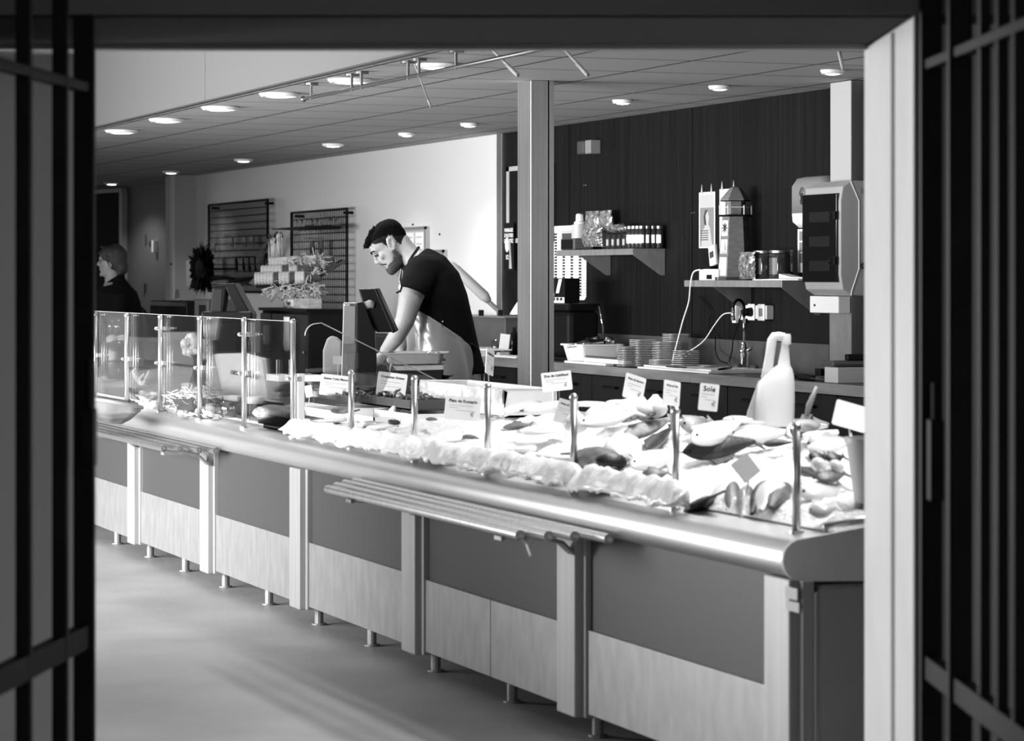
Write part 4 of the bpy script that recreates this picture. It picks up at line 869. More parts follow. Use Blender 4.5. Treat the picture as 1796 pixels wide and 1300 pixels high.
# dried sprig
q = W(478, 420, 6.44); root = thing('dried_sprig', 'drooping dried leaf sprig between the two wire grids', 'dried plant', q)
pts = [W(493, 408, 6.44), W(484, 414, 6.44), W(475, 424, 6.44), W(467, 440, 6.44), W(464, 456, 6.44)]
m = MB(q); m.tube(pts, .007, 6); m.build('stem', BLACKM, root)
m = MB(q)
for i in range(70):
    t = random.random() * 3.99; k = int(t); p = pts[k].lerp(pts[k + 1], t - k)
    leaf(m, p, Vector((random.uniform(-.4, .2), random.uniform(-.8, .8), random.uniform(-1, .5))), Vector((-1, random.uniform(-.5, .5), .2)), random.uniform(.05, .11), .018)
m.build('dark_leaves', DGREY, root)
m = MB(q)
for i in range(26):
    p = pts[0].lerp(pts[2], random.random()) + Vector((-.02, random.uniform(-.12, .02), 0)); m.tube([p, p + Vector((0, random.uniform(-.05, .02), -random.uniform(.08, .22)))], .0035, 4)
m.build('pale_fringe', STRAW, root)
# spiky black wreath
c = W(358, 472, 6.33); root = thing('spiky_black_wreath', 'spiky black bunch hanging over a pale notice by the pilaster', 'dried bunch', c)
m = MB(c); m.ball(c, .06, .26, .13); m.build('core', BLACKM, root)
m = MB(c)
for i in range(420):
    a = random.uniform(0, 2 * math.pi); r = random.uniform(.4, 1); p = c + Vector((random.uniform(-.04, .03), .22 * r * math.cos(a), .13 * r * math.sin(a)))
    leaf(m, p, Vector((random.uniform(-.5, .2), math.cos(a) * 1.2, math.sin(a))), Vector((-1, .1, random.uniform(-.5, .5))), random.uniform(.08, .15), .03)
m.build('black_leaves', BLACKM, root)
m = MB(c); m.tube([c, c + Vector((0, .0, -.15)), W(352, 503, 6.33)], [.03, .028, .026], 8); m.tube([c, c + Vector((.30, -.0, .0))], .012, 6); m.build('stalk', BLACKM, root)
m = MB(c); m.tube([c + Vector((0, -.1, -.08)), W(395, 487, 6.34), W(410, 489, 6.36)], [.03, .02, .014], 8); m.build('arm', BLACKM, root)
for i in range(6):
    a, b = W(400 + random.uniform(-4, 6), 492 + i, 6.40 + .015 * i), W(446 + random.uniform(-8, 4), 486 + i * 2.4, 6.40 + .015 * i); m = MB(a); m.tube([a, a.lerp(b, .5) + Vector((0, 0, random.uniform(-.02, .02))), b], [.006, .012, .004], 6); q_ = a.lerp(b, .5) + Vector((0, 0, 0)); m.tube([q_, Vector((6.575, q_.y, q_.z))], .004, 5)
    solo(m, 'dark_rod', BLACK, 'thin dark rod in the bundle low on the left wire grid', 'rod', 'dark rods low on the left grid')
# notice on the pilaster
x = WX - .238; y0, y1 = yw - .0, yw + .30; root = thing('pilaster_notice', 'pale notice sheet fixed to the pilaster behind the spiky black bunch', 'notice', (x - .02, y0, 1.33))
zt, zq = ZP(337, 457, x), ZP(337, 503, x); y1, y0 = YP(327, x - .02), YP(350, x - .02)
m = MB(root.location); m.box(x - .024, x - .02, y0, y1, zq, zt); m.build('sheet', LGREY, root)
m = MB(root.location); m.tube([(x - .02, yw + .02, zt - .03), (x + .02, yw + .02, zt - .03)], .01); m.build('fixing', DGREY, root)
# end wall fittings
def on_end(px, py0, py1, w_, th, name, mm, label, cat):
    p, t = ewall(px); a = H + (HOR - py0) / FPX * t; b = H + (HOR - py1) / FPX * t; m = MB(Vector((p.x, p.y, b)))
    m.obox(Vector((p.x, p.y, (a + b) / 2)) + en * (th / 2 + .001), ed, en, UP, w_, th, a - b); return solo(m, name, mm, label, cat, bevel=.004)
on_end(275, 422, 443, .05, .05, 'wall_handset', WHITE, 'small white handset on the grey end wall', 'handset')
on_end(270, 423, 433, .05, .04, 'handset_cradle', BLACK, 'dark cradle beside the small white handset on the end wall', 'cradle')
on_end(256, 411, 430, .03, .01, 'light_switch', DGREY, 'slim dark switch plate on the end wall, higher of the two dark plates', 'switch')
on_end(254, 497, 513, .05, .02, 'wall_socket', DGREY, 'dark socket plate low on the end wall beside the woman', 'socket')
# boards beside the man
def frame(px0, px1, pt, pb, label, papers):
    x = 6.62; y0, y1 = YP(px1, x), YP(px0, x); zt, zq = ZP(px1, pt, x), ZP(px1, pb, x); root = thing('notice_frame', label, 'notice board', (x, y0, zq)); L = root.location
    m = MB(L); m.box(x + .008, 6.649, y0, y1, zq, zt); m.build('backing', LGREY, root)
    m = MB(L)
    for q in ((y0, y1, zt - .02, zt), (y0, y1, zq, zq + .02), (y0, y0 + .04, zq, zt), (y1 - .04, y1, zq, zt)): m.box(x, x + .008, *q)
    m.build('frame', STEEL, root)
    for k in range(papers):
        ya_ = y0 + .07 + k * (y1 - y0 - .1) / papers; yb_ = ya_ + (y1 - y0 - .1) / papers - .03
        m = MB(L); m.box(x + .005, x + .007, ya_, yb_, zq + .03, zt - .04); s_ = m.build('pinned_sheet', PAPER, root)
        m = MB(L)
        for r_ in range(5): m.box(x + .004, x + .005, ya_ + .04, yb_ - .03, zt - .08 - r_ * .05, zt - .073 - r_ * .05)
        m.build('printed_lines', GREYINK, s_)
frame(690, 747, 397, 475, 'framed board of notice sheets on the white wall behind the man\'s head', 3)
frame(755, 778, 438, 480, 'smaller framed notice on the white wall behind the man\'s shoulder', 1)
for p, q in ((771, 411), (724, 394)):
    m = MB(W(p, q, 6.646)); m.ball(W(p, q, 6.646), .008); solo(m, 'wall_pin', BLACK, 'dark pin in the white wall %s' % ('right of the framed board' if p == 771 else 'on top of the framed board'), 'pin')
x = 6.638; y0, y1 = YP(716, x), YP(706, x); m = MB((x, y0, 1.1)); m.box(x, 6.649, y0, y1, ZP(710, 540, x), ZP(710, 522, x)); solo(m, 'light_switch', WHITE, 'white switch plate on the white wall between the tilted screen and the man', 'switch', bevel=.003)

# ---------------------------------------------------------------- black cabinet with the display of rolls
XC = 5.50; zc = ZP(530, 542, XC); y0, y1 = YP(540, XC), YP(456, XC)
root = thing('black_cabinet', 'tall black cabinet under the striped rolls, left of the scale column', 'cabinet', (XC, y0, 0)); L = root.location
m = MB(L); m.box(XC + .02, XC + .30, y0, y1, 0, zc - .02); m.build('body', BLACKM, root)
m = MB(L); m.box(XC - .01, XC + .31, y0 - .01, y1 + .01, zc - .02, zc); m.build('top', BLACK, root)
DOORW = mat('black_stained_door', .012, .4, var=.6, scale=3, stretch=(6, 6, .6))
for k in range(4):
    a = y0 + (y1 - y0) * k / 4; m = MB(L); m.box(XC, XC + .02, a + .01, a + (y1 - y0) / 4 - .01, .06, zc - .04); d_ = m.build('door', DOORW, root, bevel=.002)
    m = MB(L); m.ball((XC - .012, a + .06, zc - .3), .012); m.build('knob', DSTEEL, d_)
for px, pt, pb, l in ((503, 556, 616, 'long pale glove hanging on the black cabinet, nearest the last tall post'), (467, 570, 604, 'short pale cloth hanging at the left end of the black cabinet')):
    x = XC - .03; y = YP(px, x); zt, zq = ZP(px, pt, x), ZP(px, pb, x); m = MB((x, y, zq)); n = 12
    m.loft([[(x + .012 * math.cos(a), y + w_ * math.sin(a), z) for a in [2 * math.pi * k / n for k in range(n)]] for z, w_ in ((zt, .07), (zt - (zt - zq) * .5, .068), (zq + (zt - zq) * .3, .085), (zq + .02, .075), (zq, .04))]); solo(m, 'hanging_cloth', PAPER, l, 'cloth', smooth=True)
XB = 5.55; zq = zc + .001; y0b, y1b = YP(540, XB), YP(497, XB)
root = thing('wooden_plinth_box', 'low pale wooden box carrying the tray of striped rolls on the black cabinet', 'box', (XB, y0b, zq)); L = root.location
m = MB(L); m.box(XB, XB + .10, y0b, y1b, zq, zq + .07); m.build('box_body', WOOD, root, bevel=.002)
m = MB(L); m.box(XB - .001, XB, y1b - .26, y1b - .03, zq + .012, zq + .06); m.build('paper_band', PAPER, root)
lettering('Vegan', .045, INK, root, on_wall((-.003, y1b - .14 - L.y, .036)))
root = thing('display_tray', 'dark tray of straw holding striped rolls, raised above the plinth box', 'tray', (XB + .1, (y0b + y1b) / 2, zq + .071)); L = root.location
dt = 20.25; UX = RT
def DT(px, py, dd=0): return D(px, py, dt + dd)
m = MB(L); bx = DT(525, 522); m.tube([Vector((bx.x, bx.y, zq + .071)), DT(526, 515), DT(528, 505)], [.10, .07, .10], 14); m.build('pedestal', BLACKM, root)
m = MB(L); m.prism([DT(447, 498), DT(520, 500), DT(598, 455), DT(604, 457), DT(528, 508), DT(450, 505)], FW * .3); m.build('tray_body', BLACKM, root)
m = MB(L)
for k in range(4): m.tube([DT(560 + k * 5, 488 - k * 8), DT(604, 456 + k * 2)], .006, 5)
m.build('tray_ribs', DGREY, root)
m = MB(L)
for i in range(620):
    t = random.random(); e = DT(470 + 100 * t, 504 - max(0, t - .45) * 70 + random.uniform(-4, 9) - (12 * (t - .5) if t > .5 else 0), random.uniform(-.05, .25))
    if random.random() < .25: e = DT(random.uniform(500, 570), random.uniform(452, 470), .12)
    if random.random() < .3: e = DT(random.uniform(505, 560), random.uniform(500, 524), random.uniform(-.12, .0))
    p = [e]; d_ = Vector((random.uniform(-1, 1), random.uniform(-1, 1), random.uniform(-1, .6))).normalized()
    for k in range(3): d_ = (d_ + Vector((random.uniform(-.8, .8), random.uniform(-.8, .8), random.uniform(-.8, .5)))).normalized(); p.append(p[-1] + d_ * .03)
    m.tube(p, .003, 3, caps=False)
tag(m.build('straw_nest', STRAW, root), kind='stuff')
RA, RB = mat('pale_twine_roll', .40, .7, var=.3, scale=20, stretch=(1, 1, 14)), mat('dark_twine_roll', .045, .7)
rows = ((447, 489, 565, 486, 11.5, 0), (458, 475, 575, 472, 9.5, .08), (472, 461, 588, 455, 9.5, .16))
nmr = ('front', 'middle', 'back')
for ri, (xa, ya_, xb, yb_, rp, dd) in enumerate(rows):
    a, b = DT(xa, ya_, dd), DT(xb, yb_, dd); r = rp / FPX * dt; root = thing('striped_roll_row', 'striped roll of pale and dark twine, %s one of the three in the straw tray' % nmr[ri], 'twine roll', a); ax = (b - a); ln = ax.length; q = ax.to_track_quat('Z', 'Y')
    segs = ((0, .28, RA), (.28, .36, RB), (.36, .52, RA), (.52, .60, RB), (.60, .74, STRAW), (.74, .98, RB)) if ri == 0 else ((0, .32, RA), (.32, .42, RB), (.42, .55, RA), (.55, .98, RB)) if ri == 1 else ((0, .38, RA), (.38, .52, RB), (.52, .72, RA), (.72, .98, RB))
    for s0, s1, mm in segs:
        m = MB(); n_ = max(2, int((s1 - s0) * ln / .022)); pr = [(0, s0 * ln)]
        for k in range(n_ * 4 + 1): pr.append((r * (1 - .07 * abs(math.cos(k * math.pi / 4))) * (1 - .35 * max(0, (s0 + (s1 - s0) * k / (n_ * 4)) - .75) / .25), ln * (s0 + (s1 - s0) * k / (n_ * 4))))
        pr.append((0, s1 * ln)); m.lathe(pr, (0, 0, 0), 16, q); m.build('band', mm, root, smooth=True)
m = MB(DT(450, 498, -.05)); m.prism([DT(436, 497, .3), DT(479, 450, .3), DT(488, 456, .3), DT(450, 502, .3)], FW * .02); solo(m, 'slate_board', mat('slate_grey', .045, .6), 'dark slate board leaning behind the left ends of the striped rolls', 'board')
p = DT(509, 528, .12); m = MB((p.x, p.y, zq)); m.ball((p.x, p.y, zq + .10), .06, .06, .035); m.tube([(p.x, p.y, zq + .075), (p.x, p.y, zq + .07)], .04, 12); solo(m, 'small_bowl', LGREY, 'small pale bowl beside the tray pedestal on the plinth box', 'bowl', smooth=True)

x = 6.32; y0, y1 = YP(712, x), YP(657, x); zt, zq = ZP(660, 584, x), .0; root = thing('grey_drawer_unit', 'grey drawer unit against the white wall under the tilted screen and the man\'s arm', 'drawer unit', (x, y0, 0)); L = root.location
m = MB(L); m.box(x, 6.64, y0, y1, 0, zt); m.build('body', GREY, root, bevel=.003)
for k in range(3):
    m = MB(L); m.box(x - .012, x, y0 + .02, y1 - .02, zt - .17 - k * .16, zt - .02 - k * .16); d_ = m.build('drawer', GREY, root, bevel=.003)
    m = MB(L); m.box(x - .014, x - .012, y0 + .2, y0 + .4, zt - .10 - k * .16, zt - .07 - k * .16); m.build('drawer_tag', PAPER, d_)
# ---------------------------------------------------------------- far end furniture
def fl(px, x): return YP(px, x)
x = 5.2; y0, y1 = YP(326, x), YP(264, x); zt = ZP(300, 528, x); root = thing('black_bin_unit', 'square black unit standing behind the tall glass, right of the woman', 'unit', (x, y0, 0))
m = MB(root.location); m.box(x, x + .45, y0, y1, 0, zt); m.build('body', BLACK, root, bevel=.01)
m = MB(root.location); m.box(x - .01, x, y0 + .03, y1 - .03, .1, zt - .04); m.build('front', BLACKM, root)
m = MB((x + .1, (y0 + y1) / 2, zt)); m.lathe([(0, .001), (.05, .001), (.02, .02), (.012, .09), (0, .09)], (x + .1, (y0 + y1) / 2 + .1, zt), 14); solo(m, 'clear_stopper', PLASTIC, 'small clear stopper on top of the square black unit', 'stopper', smooth=True)
x = 4.9; y0, y1 = YP(364, x), YP(341, x); zt = ZP(350, 525, x); root = thing('grey_speaker', 'grey box with a dark round-edged opening beside the far black till', 'speaker', (x, y0, 0))
m = MB(root.location); m.box(x, x + .3, y0, y1, 0, zt); m.build('cabinet_body', DGREY, root, bevel=.006)
m = MB(root.location); m.box(x - .004, x, y0 + .05, y1 - .14, zt - .6, zt - .04); m.build('dark_opening', BLACKM, root)
# chair behind the woman
c = D(262, 0, 22.3); c.z = 0; root = thing('dark_chair', 'dark chair with a curved back rail behind the woman', 'chair', c)
m = MB(c); m.tube([c + RT * -.32 + UP * .95] + [c + RT * (-.32 + .32 * math.sin(R(a))) + UP * (1.02 + .235 * math.cos(R(a))) for a in range(0, 91, 15)] + [c + UP * .46], .016, 8); m.build('back_rail', BLACK, root, smooth=True)
m = MB(c); m.lathe([(0, .43), (.2, .43), (.21, .45), (.2, .47), (0, .47)], c + RT * -.2, 20); m.build('seat', BLACK, root)
for i, j in ((-.36, -.15), (-.36, .15), (-.04, -.15), (-.04, .15)):
    m = MB(c); m.tube([c + RT * i + FW * j + UP * .001, c + RT * (i * .9 - .02) + FW * j * .8 + UP * .43], .015, 8); m.build('leg', BLACK, root)

# ---------------------------------------------------------------- the two tills on the counter
xk = 3.95
y = YP(392, xk); zb_ = zb(xk) + .09; base = Vector((xk, y, zb_)); d = base.dot(FW)
root = thing('cash_till', 'black cash till with a tilted screen at the far part of the counter', 'till', base)
m = MB(base); m.obox(D(400, 556, d) + FW * .05, RT, FW, UP, .28, .26, .06); b0 = D(400, 562, d).z; m.build('till_base', BLACK, root, bevel=.01)
m = MB(base); m.prism([D(368, 556, d), D(392, 556, d), D(398, 503, d), D(372, 503, d)], FW * .16); m.build('customer_display', BLACK, root, bevel=.01)
m = MB(base); m.prism([D(371, 548, d) - FW * .003, D(387, 548, d) - FW * .003, D(389, 508, d) - FW * .003, D(374, 508, d) - FW * .003], FW * .002); m.build('display_glass', mat('till_display', .03, .1, coat=1), root)
m = MB(base); m.prism([D(394, 501, d), D(410, 496, d), D(442, 556, d), D(420, 562, d)], FW * .34); m.build('tilted_screen', BLACK, root, bevel=.006)
m = MB(base); m.prism([D(372, 504, d), D(396, 504, d), D(412, 497, d), D(382, 498, d)], FW * .2); m.build('head_cover', BLACK, root, bevel=.004)
zfoot = D(400, 566, d).z
m = MB(base); m.obox(Vector((base.x, base.y, (zb(xk) + zfoot) / 2 + .03)) , RT, FW, UP, .12, .12, max(.05, zfoot - zb(xk) - .06)); m.build('stand', BLACK, root)
# scale with tilted black screen
xk = 3.86; y = YP(622, xk); d = Vector((xk, y, 0)).dot(FW); bz = zb(xk) + .03; base = Vector((xk, y, bz))
root = thing('shop_scale', 'black shop scale with a tilted touch screen on a column, in front of the man', 'scale', base)
def dq(px, py, f=0): return D(px, py, d) + FW * f
m = MB(base); m.prism([dq(602, 531), dq(626, 531), dq(625, 672), dq(598, 672)], FW * .10); m.build('column_face', mat('scale_display_grey', .10, .3), root, bevel=.004)
m = MB(base); m.prism([dq(626, 531), dq(637, 530), dq(657, 580), dq(660, 672), dq(625, 672)], FW * .12); m.build('column', BLACK, root, bevel=.003)
m = MB(base); m.prism([dq(604, 537, -.004), dq(623, 537, -.004), dq(622, 603, -.004), dq(602, 603, -.004)], FW * .003); m.build('display_upper', mat('scale_screen_glass', .16, .15), root)
m = MB(base); m.prism([dq(608, 618, -.004), dq(623, 617, -.004), dq(622, 655, -.004), dq(610, 655, -.004)], FW * .003); m.build('display_lower', mat('scale_screen_glass_dim', .09, .15), root)
m = MB(base); m.box(dq(606, 534).x - .012, dq(606, 534).x + .012, y - .012, y - .002, dq(604, 535).z - .004, dq(604, 535).z + .004); m.build('badge', LGREY, root)
m = MB(base); m.prism([dq(628, 507, .02), dq(659, 506, .02), dq(693, 583, .02), dq(660, 583, .02), dq(640, 545, .02)], FW * .06); scr = m.build('screen_back', BLACK, root, bevel=.006)
m = MB(base); m.prism([dq(656, 506, -.02), dq(661, 506, -.02), dq(695, 581, -.02), dq(689, 585, -.02)], FW * .30); m.build('touch_screen', BLACK, root, bevel=.004)
m = MB(base); m.tube([dq(634, 540, .03), dq(648, 533, .03), dq(656, 535, .03)], .022, 10); m.build('hinge', GREY, root, smooth=True)
m = MB(base); m.prism([dq(600, 668), dq(785, 664), dq(786, 676), dq(600, 680)], FW * .32); m.build('base_plate', BLACK, root, bevel=.006)
m = MB(base); m.prism([dq(688, 642), dq(778, 640), dq(780, 649), dq(696, 651)], FW * .30); m.build('weighing_plate', STEEL, root, bevel=.003)
m = MB(base); m.prism([dq(696, 651), dq(776, 650), dq(774, 668), dq(690, 668)], FW * .28); m.build('scale_body', BLACKM, root)
m = MB(base); zz = dq(690, 676).z; m.box(base.x - .1, base.x + .2, base.y - .2, base.y + .0, bz, max(zz, bz + .02)); m.build('feet', BLACKM, root)
zt = dq(735, 640).z; c = (dq(668, 0) + dq(786, 0)) / 2 + FW * .14; tw = (dq(786, 0) - dq(668, 0)).length; h_ = .048
root = thing('weighing_tray', 'shallow stainless steel tray on the scale under the man\'s hands', 'tray', (c.x, c.y, zt + .004))
def rr(lx, ly, z, r=.02):
    return [RT * p[0] + FW * p[1] + UP * p[2] for p in rrect(-lx / 2, lx / 2, -ly / 2, ly / 2, r, z)]
m = MB(); m.loft([rr(tw * .78, .24, 0), rr(tw * .84, .28, h_ - .002), rr(tw * 1.0, .34, h_), rr(tw * 1.0, .34, h_ + .003), rr(tw * .83, .275, h_ + .003), rr(tw * .77, .235, .003)]); m.build('tray_body', STEELW, root, smooth=False, autos=True)
m = MB((c.x, c.y, 1.0)); p = dq(757, 628, .1); p.z = zt + .03; m.ball(p, .06, .05, .028, n=16, m=10); m.crumple(.012, 40, 1); solo(m, 'film_wrap', PLASTIC, 'crumpled clear film in the stainless weighing tray', 'film', smooth=True)
m = MB(dq(785, 663, .05)); p = dq(782, 662, .05); m.tube([dq(765, 660, .05), p, dq(795, 659, .05)], [.02, .016, .004], 8, flat=.5); m.tube([dq(772, 662, .05), dq(778, 674, .05)], .005, 6); solo(m, 'black_brush', BLACK, 'black pointed brush lying at the right end of the scale', 'brush')
# ================================================================ GOODS ON THE COUNTER
FISHS = mat('silver_fish_skin', .26, .35, var=.7, scale=9, stretch=(1, 3, 3), bump=.2, bscale=120, coat=.2)
FISHW = mat('pale_fish_belly', .72, .35, var=.12, scale=8, coat=.4)
FISHD = mat('dark_fish_skin', .022, .4, var=.7, scale=14, bump=.2, bscale=120, spec=.4)
FISHM = mat('mottled_fish_skin', .10, .4, var=.8, scale=18, bump=.2, bscale=90)
FLESH = mat('white_fish_flesh', .80, .4, var=.08, scale=10, bump=.15, bscale=40, coat=.3)
SHELL = mat('dark_shell', .02, .3, var=.8, scale=12)
def seg_dirs(a, b, up=None):
    ax = (b - a).normalized(); n = (UP * .8 - FW * .6) if up is None else up
    n = (n - ax * n.dot(ax)).normalized(); return ax, n, n.cross(ax)
def fish(a, b, h, label, skin=FISHS, belly=None, flat=.42, kind='fish', tail=True, grp=None, roll=0, up=None, bend=0.0):
    """a fish lying on its side: head at A, tail fin at B, body depth H"""
    a, b = Vector(a), Vector(b); ax, n, hv = seg_dirs(a, b, up)
    if hv.z > 0 and up is None and roll == 0: hv = -hv
    if roll:
        q = Matrix.Rotation(R(roll), 3, ax); n, hv = q @ n, q @ hv
    ln = (b - a).length; root = thing('fish', label, 'fish', a, 0, grp)
    prof = ((0, .02), (.03, .22), (.10, .58), (.2, .86), (.34, 1), (.5, .94), (.66, .70), (.8, .40), (.88, .26), (.92, .24))
    m = MB(); rings = []
    for t, r in prof:
        c = ax * ln * t + n * (bend * ln * 4 * t * (1 - t)); rings.append([c + hv * (math.cos(2 * math.pi * k / 14) * h * .5 * r) + n * (math.sin(2 * math.pi * k / 14) * h * .5 * flat * r) for k in range(14)])
    m.loft(rings); bd = m.build('body', skin, root, smooth=True)
    if belly:                                             # pale underside
        m = MB(); rings = []
        for t, r in prof[1:-1]:
            c = ax * ln * t + n * (bend * ln * 4 * t * (1 - t)); rings.append([c + hv * (math.cos(R(-5 + 100 * k / 7)) * h * .507 * r) + n * (math.sin(R(-5 + 100 * k / 7)) * h * .507 * flat * r) for k in range(8)])
        m.loft(rings, closed=False); m.build('belly', belly, root, smooth=True)
    if tail:
        t0 = ax * ln * .90; m = MB(); th = n * .003
        m.prism([t0 + hv * h * .12 - th, t0 + ax * ln * .10 + hv * h * .42 - th, t0 + ax * ln * .06 - th, t0 + ax * ln * .10 - hv * h * .42 - th, t0 - hv * h * .12 - th], th * 2); m.build('tail_fin', skin, root)
        m = MB(); m.prism([ax * ln * .3 - hv * h * .48 - th, ax * ln * .36 - hv * h * .72 - th, ax * ln * .58 - hv * h * .58 - th, ax * ln * .62 - hv * h * .38 - th], th * 2); m.build('dorsal_fin', skin, root)
        e = ax * ln * .085 - hv * h * .06 + n * (h * .5 * flat * .5); m = MB(); m.ball(e, h * .05, n=10, m=6); m.build('eye', BLACK, root, smooth=True)
    return root
def B(px, py, off=.03): return BED(px, py, off)
def FS(p, q, h, label, off=.035, **kw): return fish(B(p[0], p[1], off), B(q[0], q[1], off), h, label, **kw)
def fillet(p, q, w_, label, off=.03, mm=FLESH, th=.022, grp=None):
    a, b = B(p[0], p[1], off), B(q[0], q[1], off); ax = (b - a).normalized(); s_ = ax.cross(UP).normalized(); up = s_.cross(ax); ln = (b - a).length; m = MB(a); rings = []
    for t, r in ((0, .3), (.05, .7), (.2, 1), (.5, .95), (.8, .7), (.95, .4), (1, .15)):
        c = a + ax * ln * t; rings.append([c + s_ * (w_ / 2 * r * math.cos(2 * math.pi * k / 12)) + up * (th / 2 * (.6 + .4 * r) * math.sin(2 * math.pi * k / 12)) for k in range(12)])
    m.loft(rings); return solo(m, 'fish_fillet', mm, label, 'fish fillet', grp, smooth=True)

# ---- whole fish, near end first
FS((1205, 897), (1256, 868), .075, 'small dark fish lying nearest the counter edge, right of the fifth short post', skin=FISHD, off=.052)
FS((1290, 838), (1240, 918), .075, 'white-bellied fish pointing at the counter edge, right of the small dark fish', skin=FISHW, off=.045, flat=.5, tail=False)
FS((1286, 842), (1284, 916), .045, 'slim grey fish between two white-bellied fish at the near edge', skin=FISHM, off=.040, flat=.6, tail=False)
FS((1312, 850), (1300, 916), .05, 'mottled slim fish pointing at the counter edge, centre of the near row', skin=FISHS, off=.040, flat=.6, tail=False)
FS((1344, 842), (1316, 908), .05, 'dark backed fish leaning against the right white-bellied fish', skin=FISHD, off=.050, flat=.5, tail=False)
FS((1366, 842), (1330, 902), .080, 'plump white-bellied fish lying slantwise just left of the nearest post', skin=FISHW, off=.060, flat=.55, tail=False)
FS((1380, 846), (1350, 894), .060, 'dark backed fish under the plump white-bellied fish by the nearest post', skin=FISHM, off=.045, flat=.5, tail=False)
FS((1196, 794), (1336, 772), .085, 'long dark fish lying across the ice below the white bottle', skin=FISHD, off=.06, flat=.5, roll=20)
FS((1338, 778), (1392, 776), .04, 'thin dark fish tail running right under the white bottle to the nearest post', skin=FISHD, off=.055, tail=False)
FS((1216, 776), (1304, 736), .10, 'large pale fish lying on the dark long fish, pointing up to the white bottle', skin=FISHW, off=.10, flat=.6)
FS((1262, 762), (1322, 735), .07, 'dark grey fish behind the large pale fish', skin=FISHD, off=.07, flat=.6)
FS((1278, 768), (1390, 756), .10, 'broad silver fish lying in front of the white bottle', skin=FISHS, belly=FISHW, off=.075, flat=.55)
FS((1196, 750), (1252, 738), .085, 'short silver fish behind the fifth short post', skin=FISHS, off=.07, flat=.6)
FS((1090, 770), (1184, 730), .07, 'long fish with dark back pointing up to the fifth short post', skin=FISHS, off=.075, flat=.6)
FS((1128, 794), (1182, 746), .05, 'dark slim fish lying in the gap left of the fifth short post', skin=FISHD, off=.05, flat=.7)
FS((1108, 820), (1186, 788), .09, 'broad pale fish resting over the nearest foil pack, left of the fifth short post', skin=FISHW, off=.06, flat=.55)
FS((1124, 836), (1176, 828), .05, 'small grey fish on the nearest foil pack', skin=FISHM, off=.045, flat=.6)
hd = FS((1076, 826), (1014, 792), .14, 'large dark gaping fish head resting on the foil pack right of the fourth short post', skin=FISHM, off=.06, flat=.7)
# open mouth and gill plates of the big head
ax_ = (B(1014, 792, .06) - B(1076, 826, .06)).normalized()
m = MB(); m.ball(ax_ * .05 + UP * .02, .055, .035, .03, n=14); m.build('gill_plate', FISHD, hd, smooth=True)
m = MB(); m.ball(ax_ * .02 - UP * .01, .03, .03, .018, n=12); m.build('open_mouth', BLACKM, hd, smooth=True)
FS((1084, 802), (1106, 770), .13, 'round pale fish body behind the dark fish head', skin=FISHW, off=.06, tail=False, flat=.8)
for i, (px, py) in enumerate(((1010, 762), (1044, 752), (1072, 748), (1100, 742), (1126, 738), (1150, 734))):
    a = B(px, py, .10); b = B(px - 4, py - 34, .10); 
    fish(a + UP * .0, a + UP * .085 + FW * .02, .085, 'pale fish steak standing upright, %s of six behind the dark fish head' % ('first', 'second', 'third', 'fourth', 'fifth', 'sixth')[i], skin=FISHW if i % 2 == 0 else FLESH, tail=False, flat=.9, up=RT * .2 - FW)
for i, (p, q) in enumerate((((1036, 744), (1042, 722)), ((1092, 742), (1096, 722)), ((1112, 738), (1114, 718)), ((1142, 730), (1145, 718)))):
    FS(p, q, .03, 'narrow dark skin strip between the upright fish steaks, number %s from the left' % ('one', 'two', 'three', 'four')[i], skin=FISHD, off=.12, tail=False)
FS((1015, 745), (1122, 722), .075, 'long white fish lying along the top of the upright steaks', skin=FISHW, off=.15, flat=.5)
fl_ = (((1020, 708), (1062, 710), .12, .09, 'white fillet at the back edge of the counter behind the fourth short post'), ((1062, 716), (1110, 702), .13, .105, 'white fillet heap below the tilted card at the back of the counter'),
       ((1074, 706), (1124, 708), .10, .13, 'topmost fillet at the back of the counter, left of the tilted card'), ((900, 722), (942, 704), .12, .09, 'white fillet at the back, left of the steel pillar foot'), ((930, 718), (985, 706), .14, .10, 'white fillet under the cod back card'),
       ((902, 778), (960, 770), .12, .05, 'thick white fillet behind the fourth foil pack'), ((890, 790), (940, 786), .10, .04, 'flat fillet beside the third short post'), ((930, 760), (990, 742), .15, .07, 'large white fillet left of the translucent ticket'), ((866, 800), (900, 806), .07, .04, 'small fillet resting against the fourth foil pack'),
       ((1200, 742), (1230, 734), .10, .06, 'small white fillet behind the sole card'), ((1286, 734), (1314, 738), .10, .08, 'white fillet beside the foot of the white bottle'), ((1400, 752), (1452, 746), .14, .07, 'white fillet left of the big tilted card at the right'), ((1410, 766), (1470, 758), .16, .08, 'broad fillet under the big tilted card'),
       ((950, 798), (1000, 806), .08, .045, 'pale fillet just left of the fourth short post'), ((760, 776), (830, 768), .16, .045, 'wide white fillet behind the third foil pack'), ((740, 792), (800, 800), .10, .035, 'white fillet on the edge of the third foil pack'), ((540, 742), (608, 736), .10, .04, 'long white fillet left of the first short post'), ((648, 752), (700, 742), .10, .05, 'pale fillet left of the second short post'))
for p, q, w_, off, l in fl_: fillet(p, q, w_, l, off)
FS((882, 750), (934, 745), .04, 'small dark fish on the white fillets between the third and fourth short posts', skin=FISHM, off=.07)
FS((900, 712), (918, 722), .05, 'dark piece of fish at the back, left of the pillar foot', skin=FISHM, off=.09, tail=False)
FS((944, 742), (968, 752), .05, 'small pale round fish in front of the translucent ticket', skin=FISHW, off=.07, tail=False)
FS((962, 812), (990, 822), .07, 'grey fish tail curling over the fourth foil pack', skin=FISHS, off=.05)
FS((812, 764), (842, 770), .03, 'short dark fish piece below the third short post card', skin=FISHM, off=.06, tail=False)
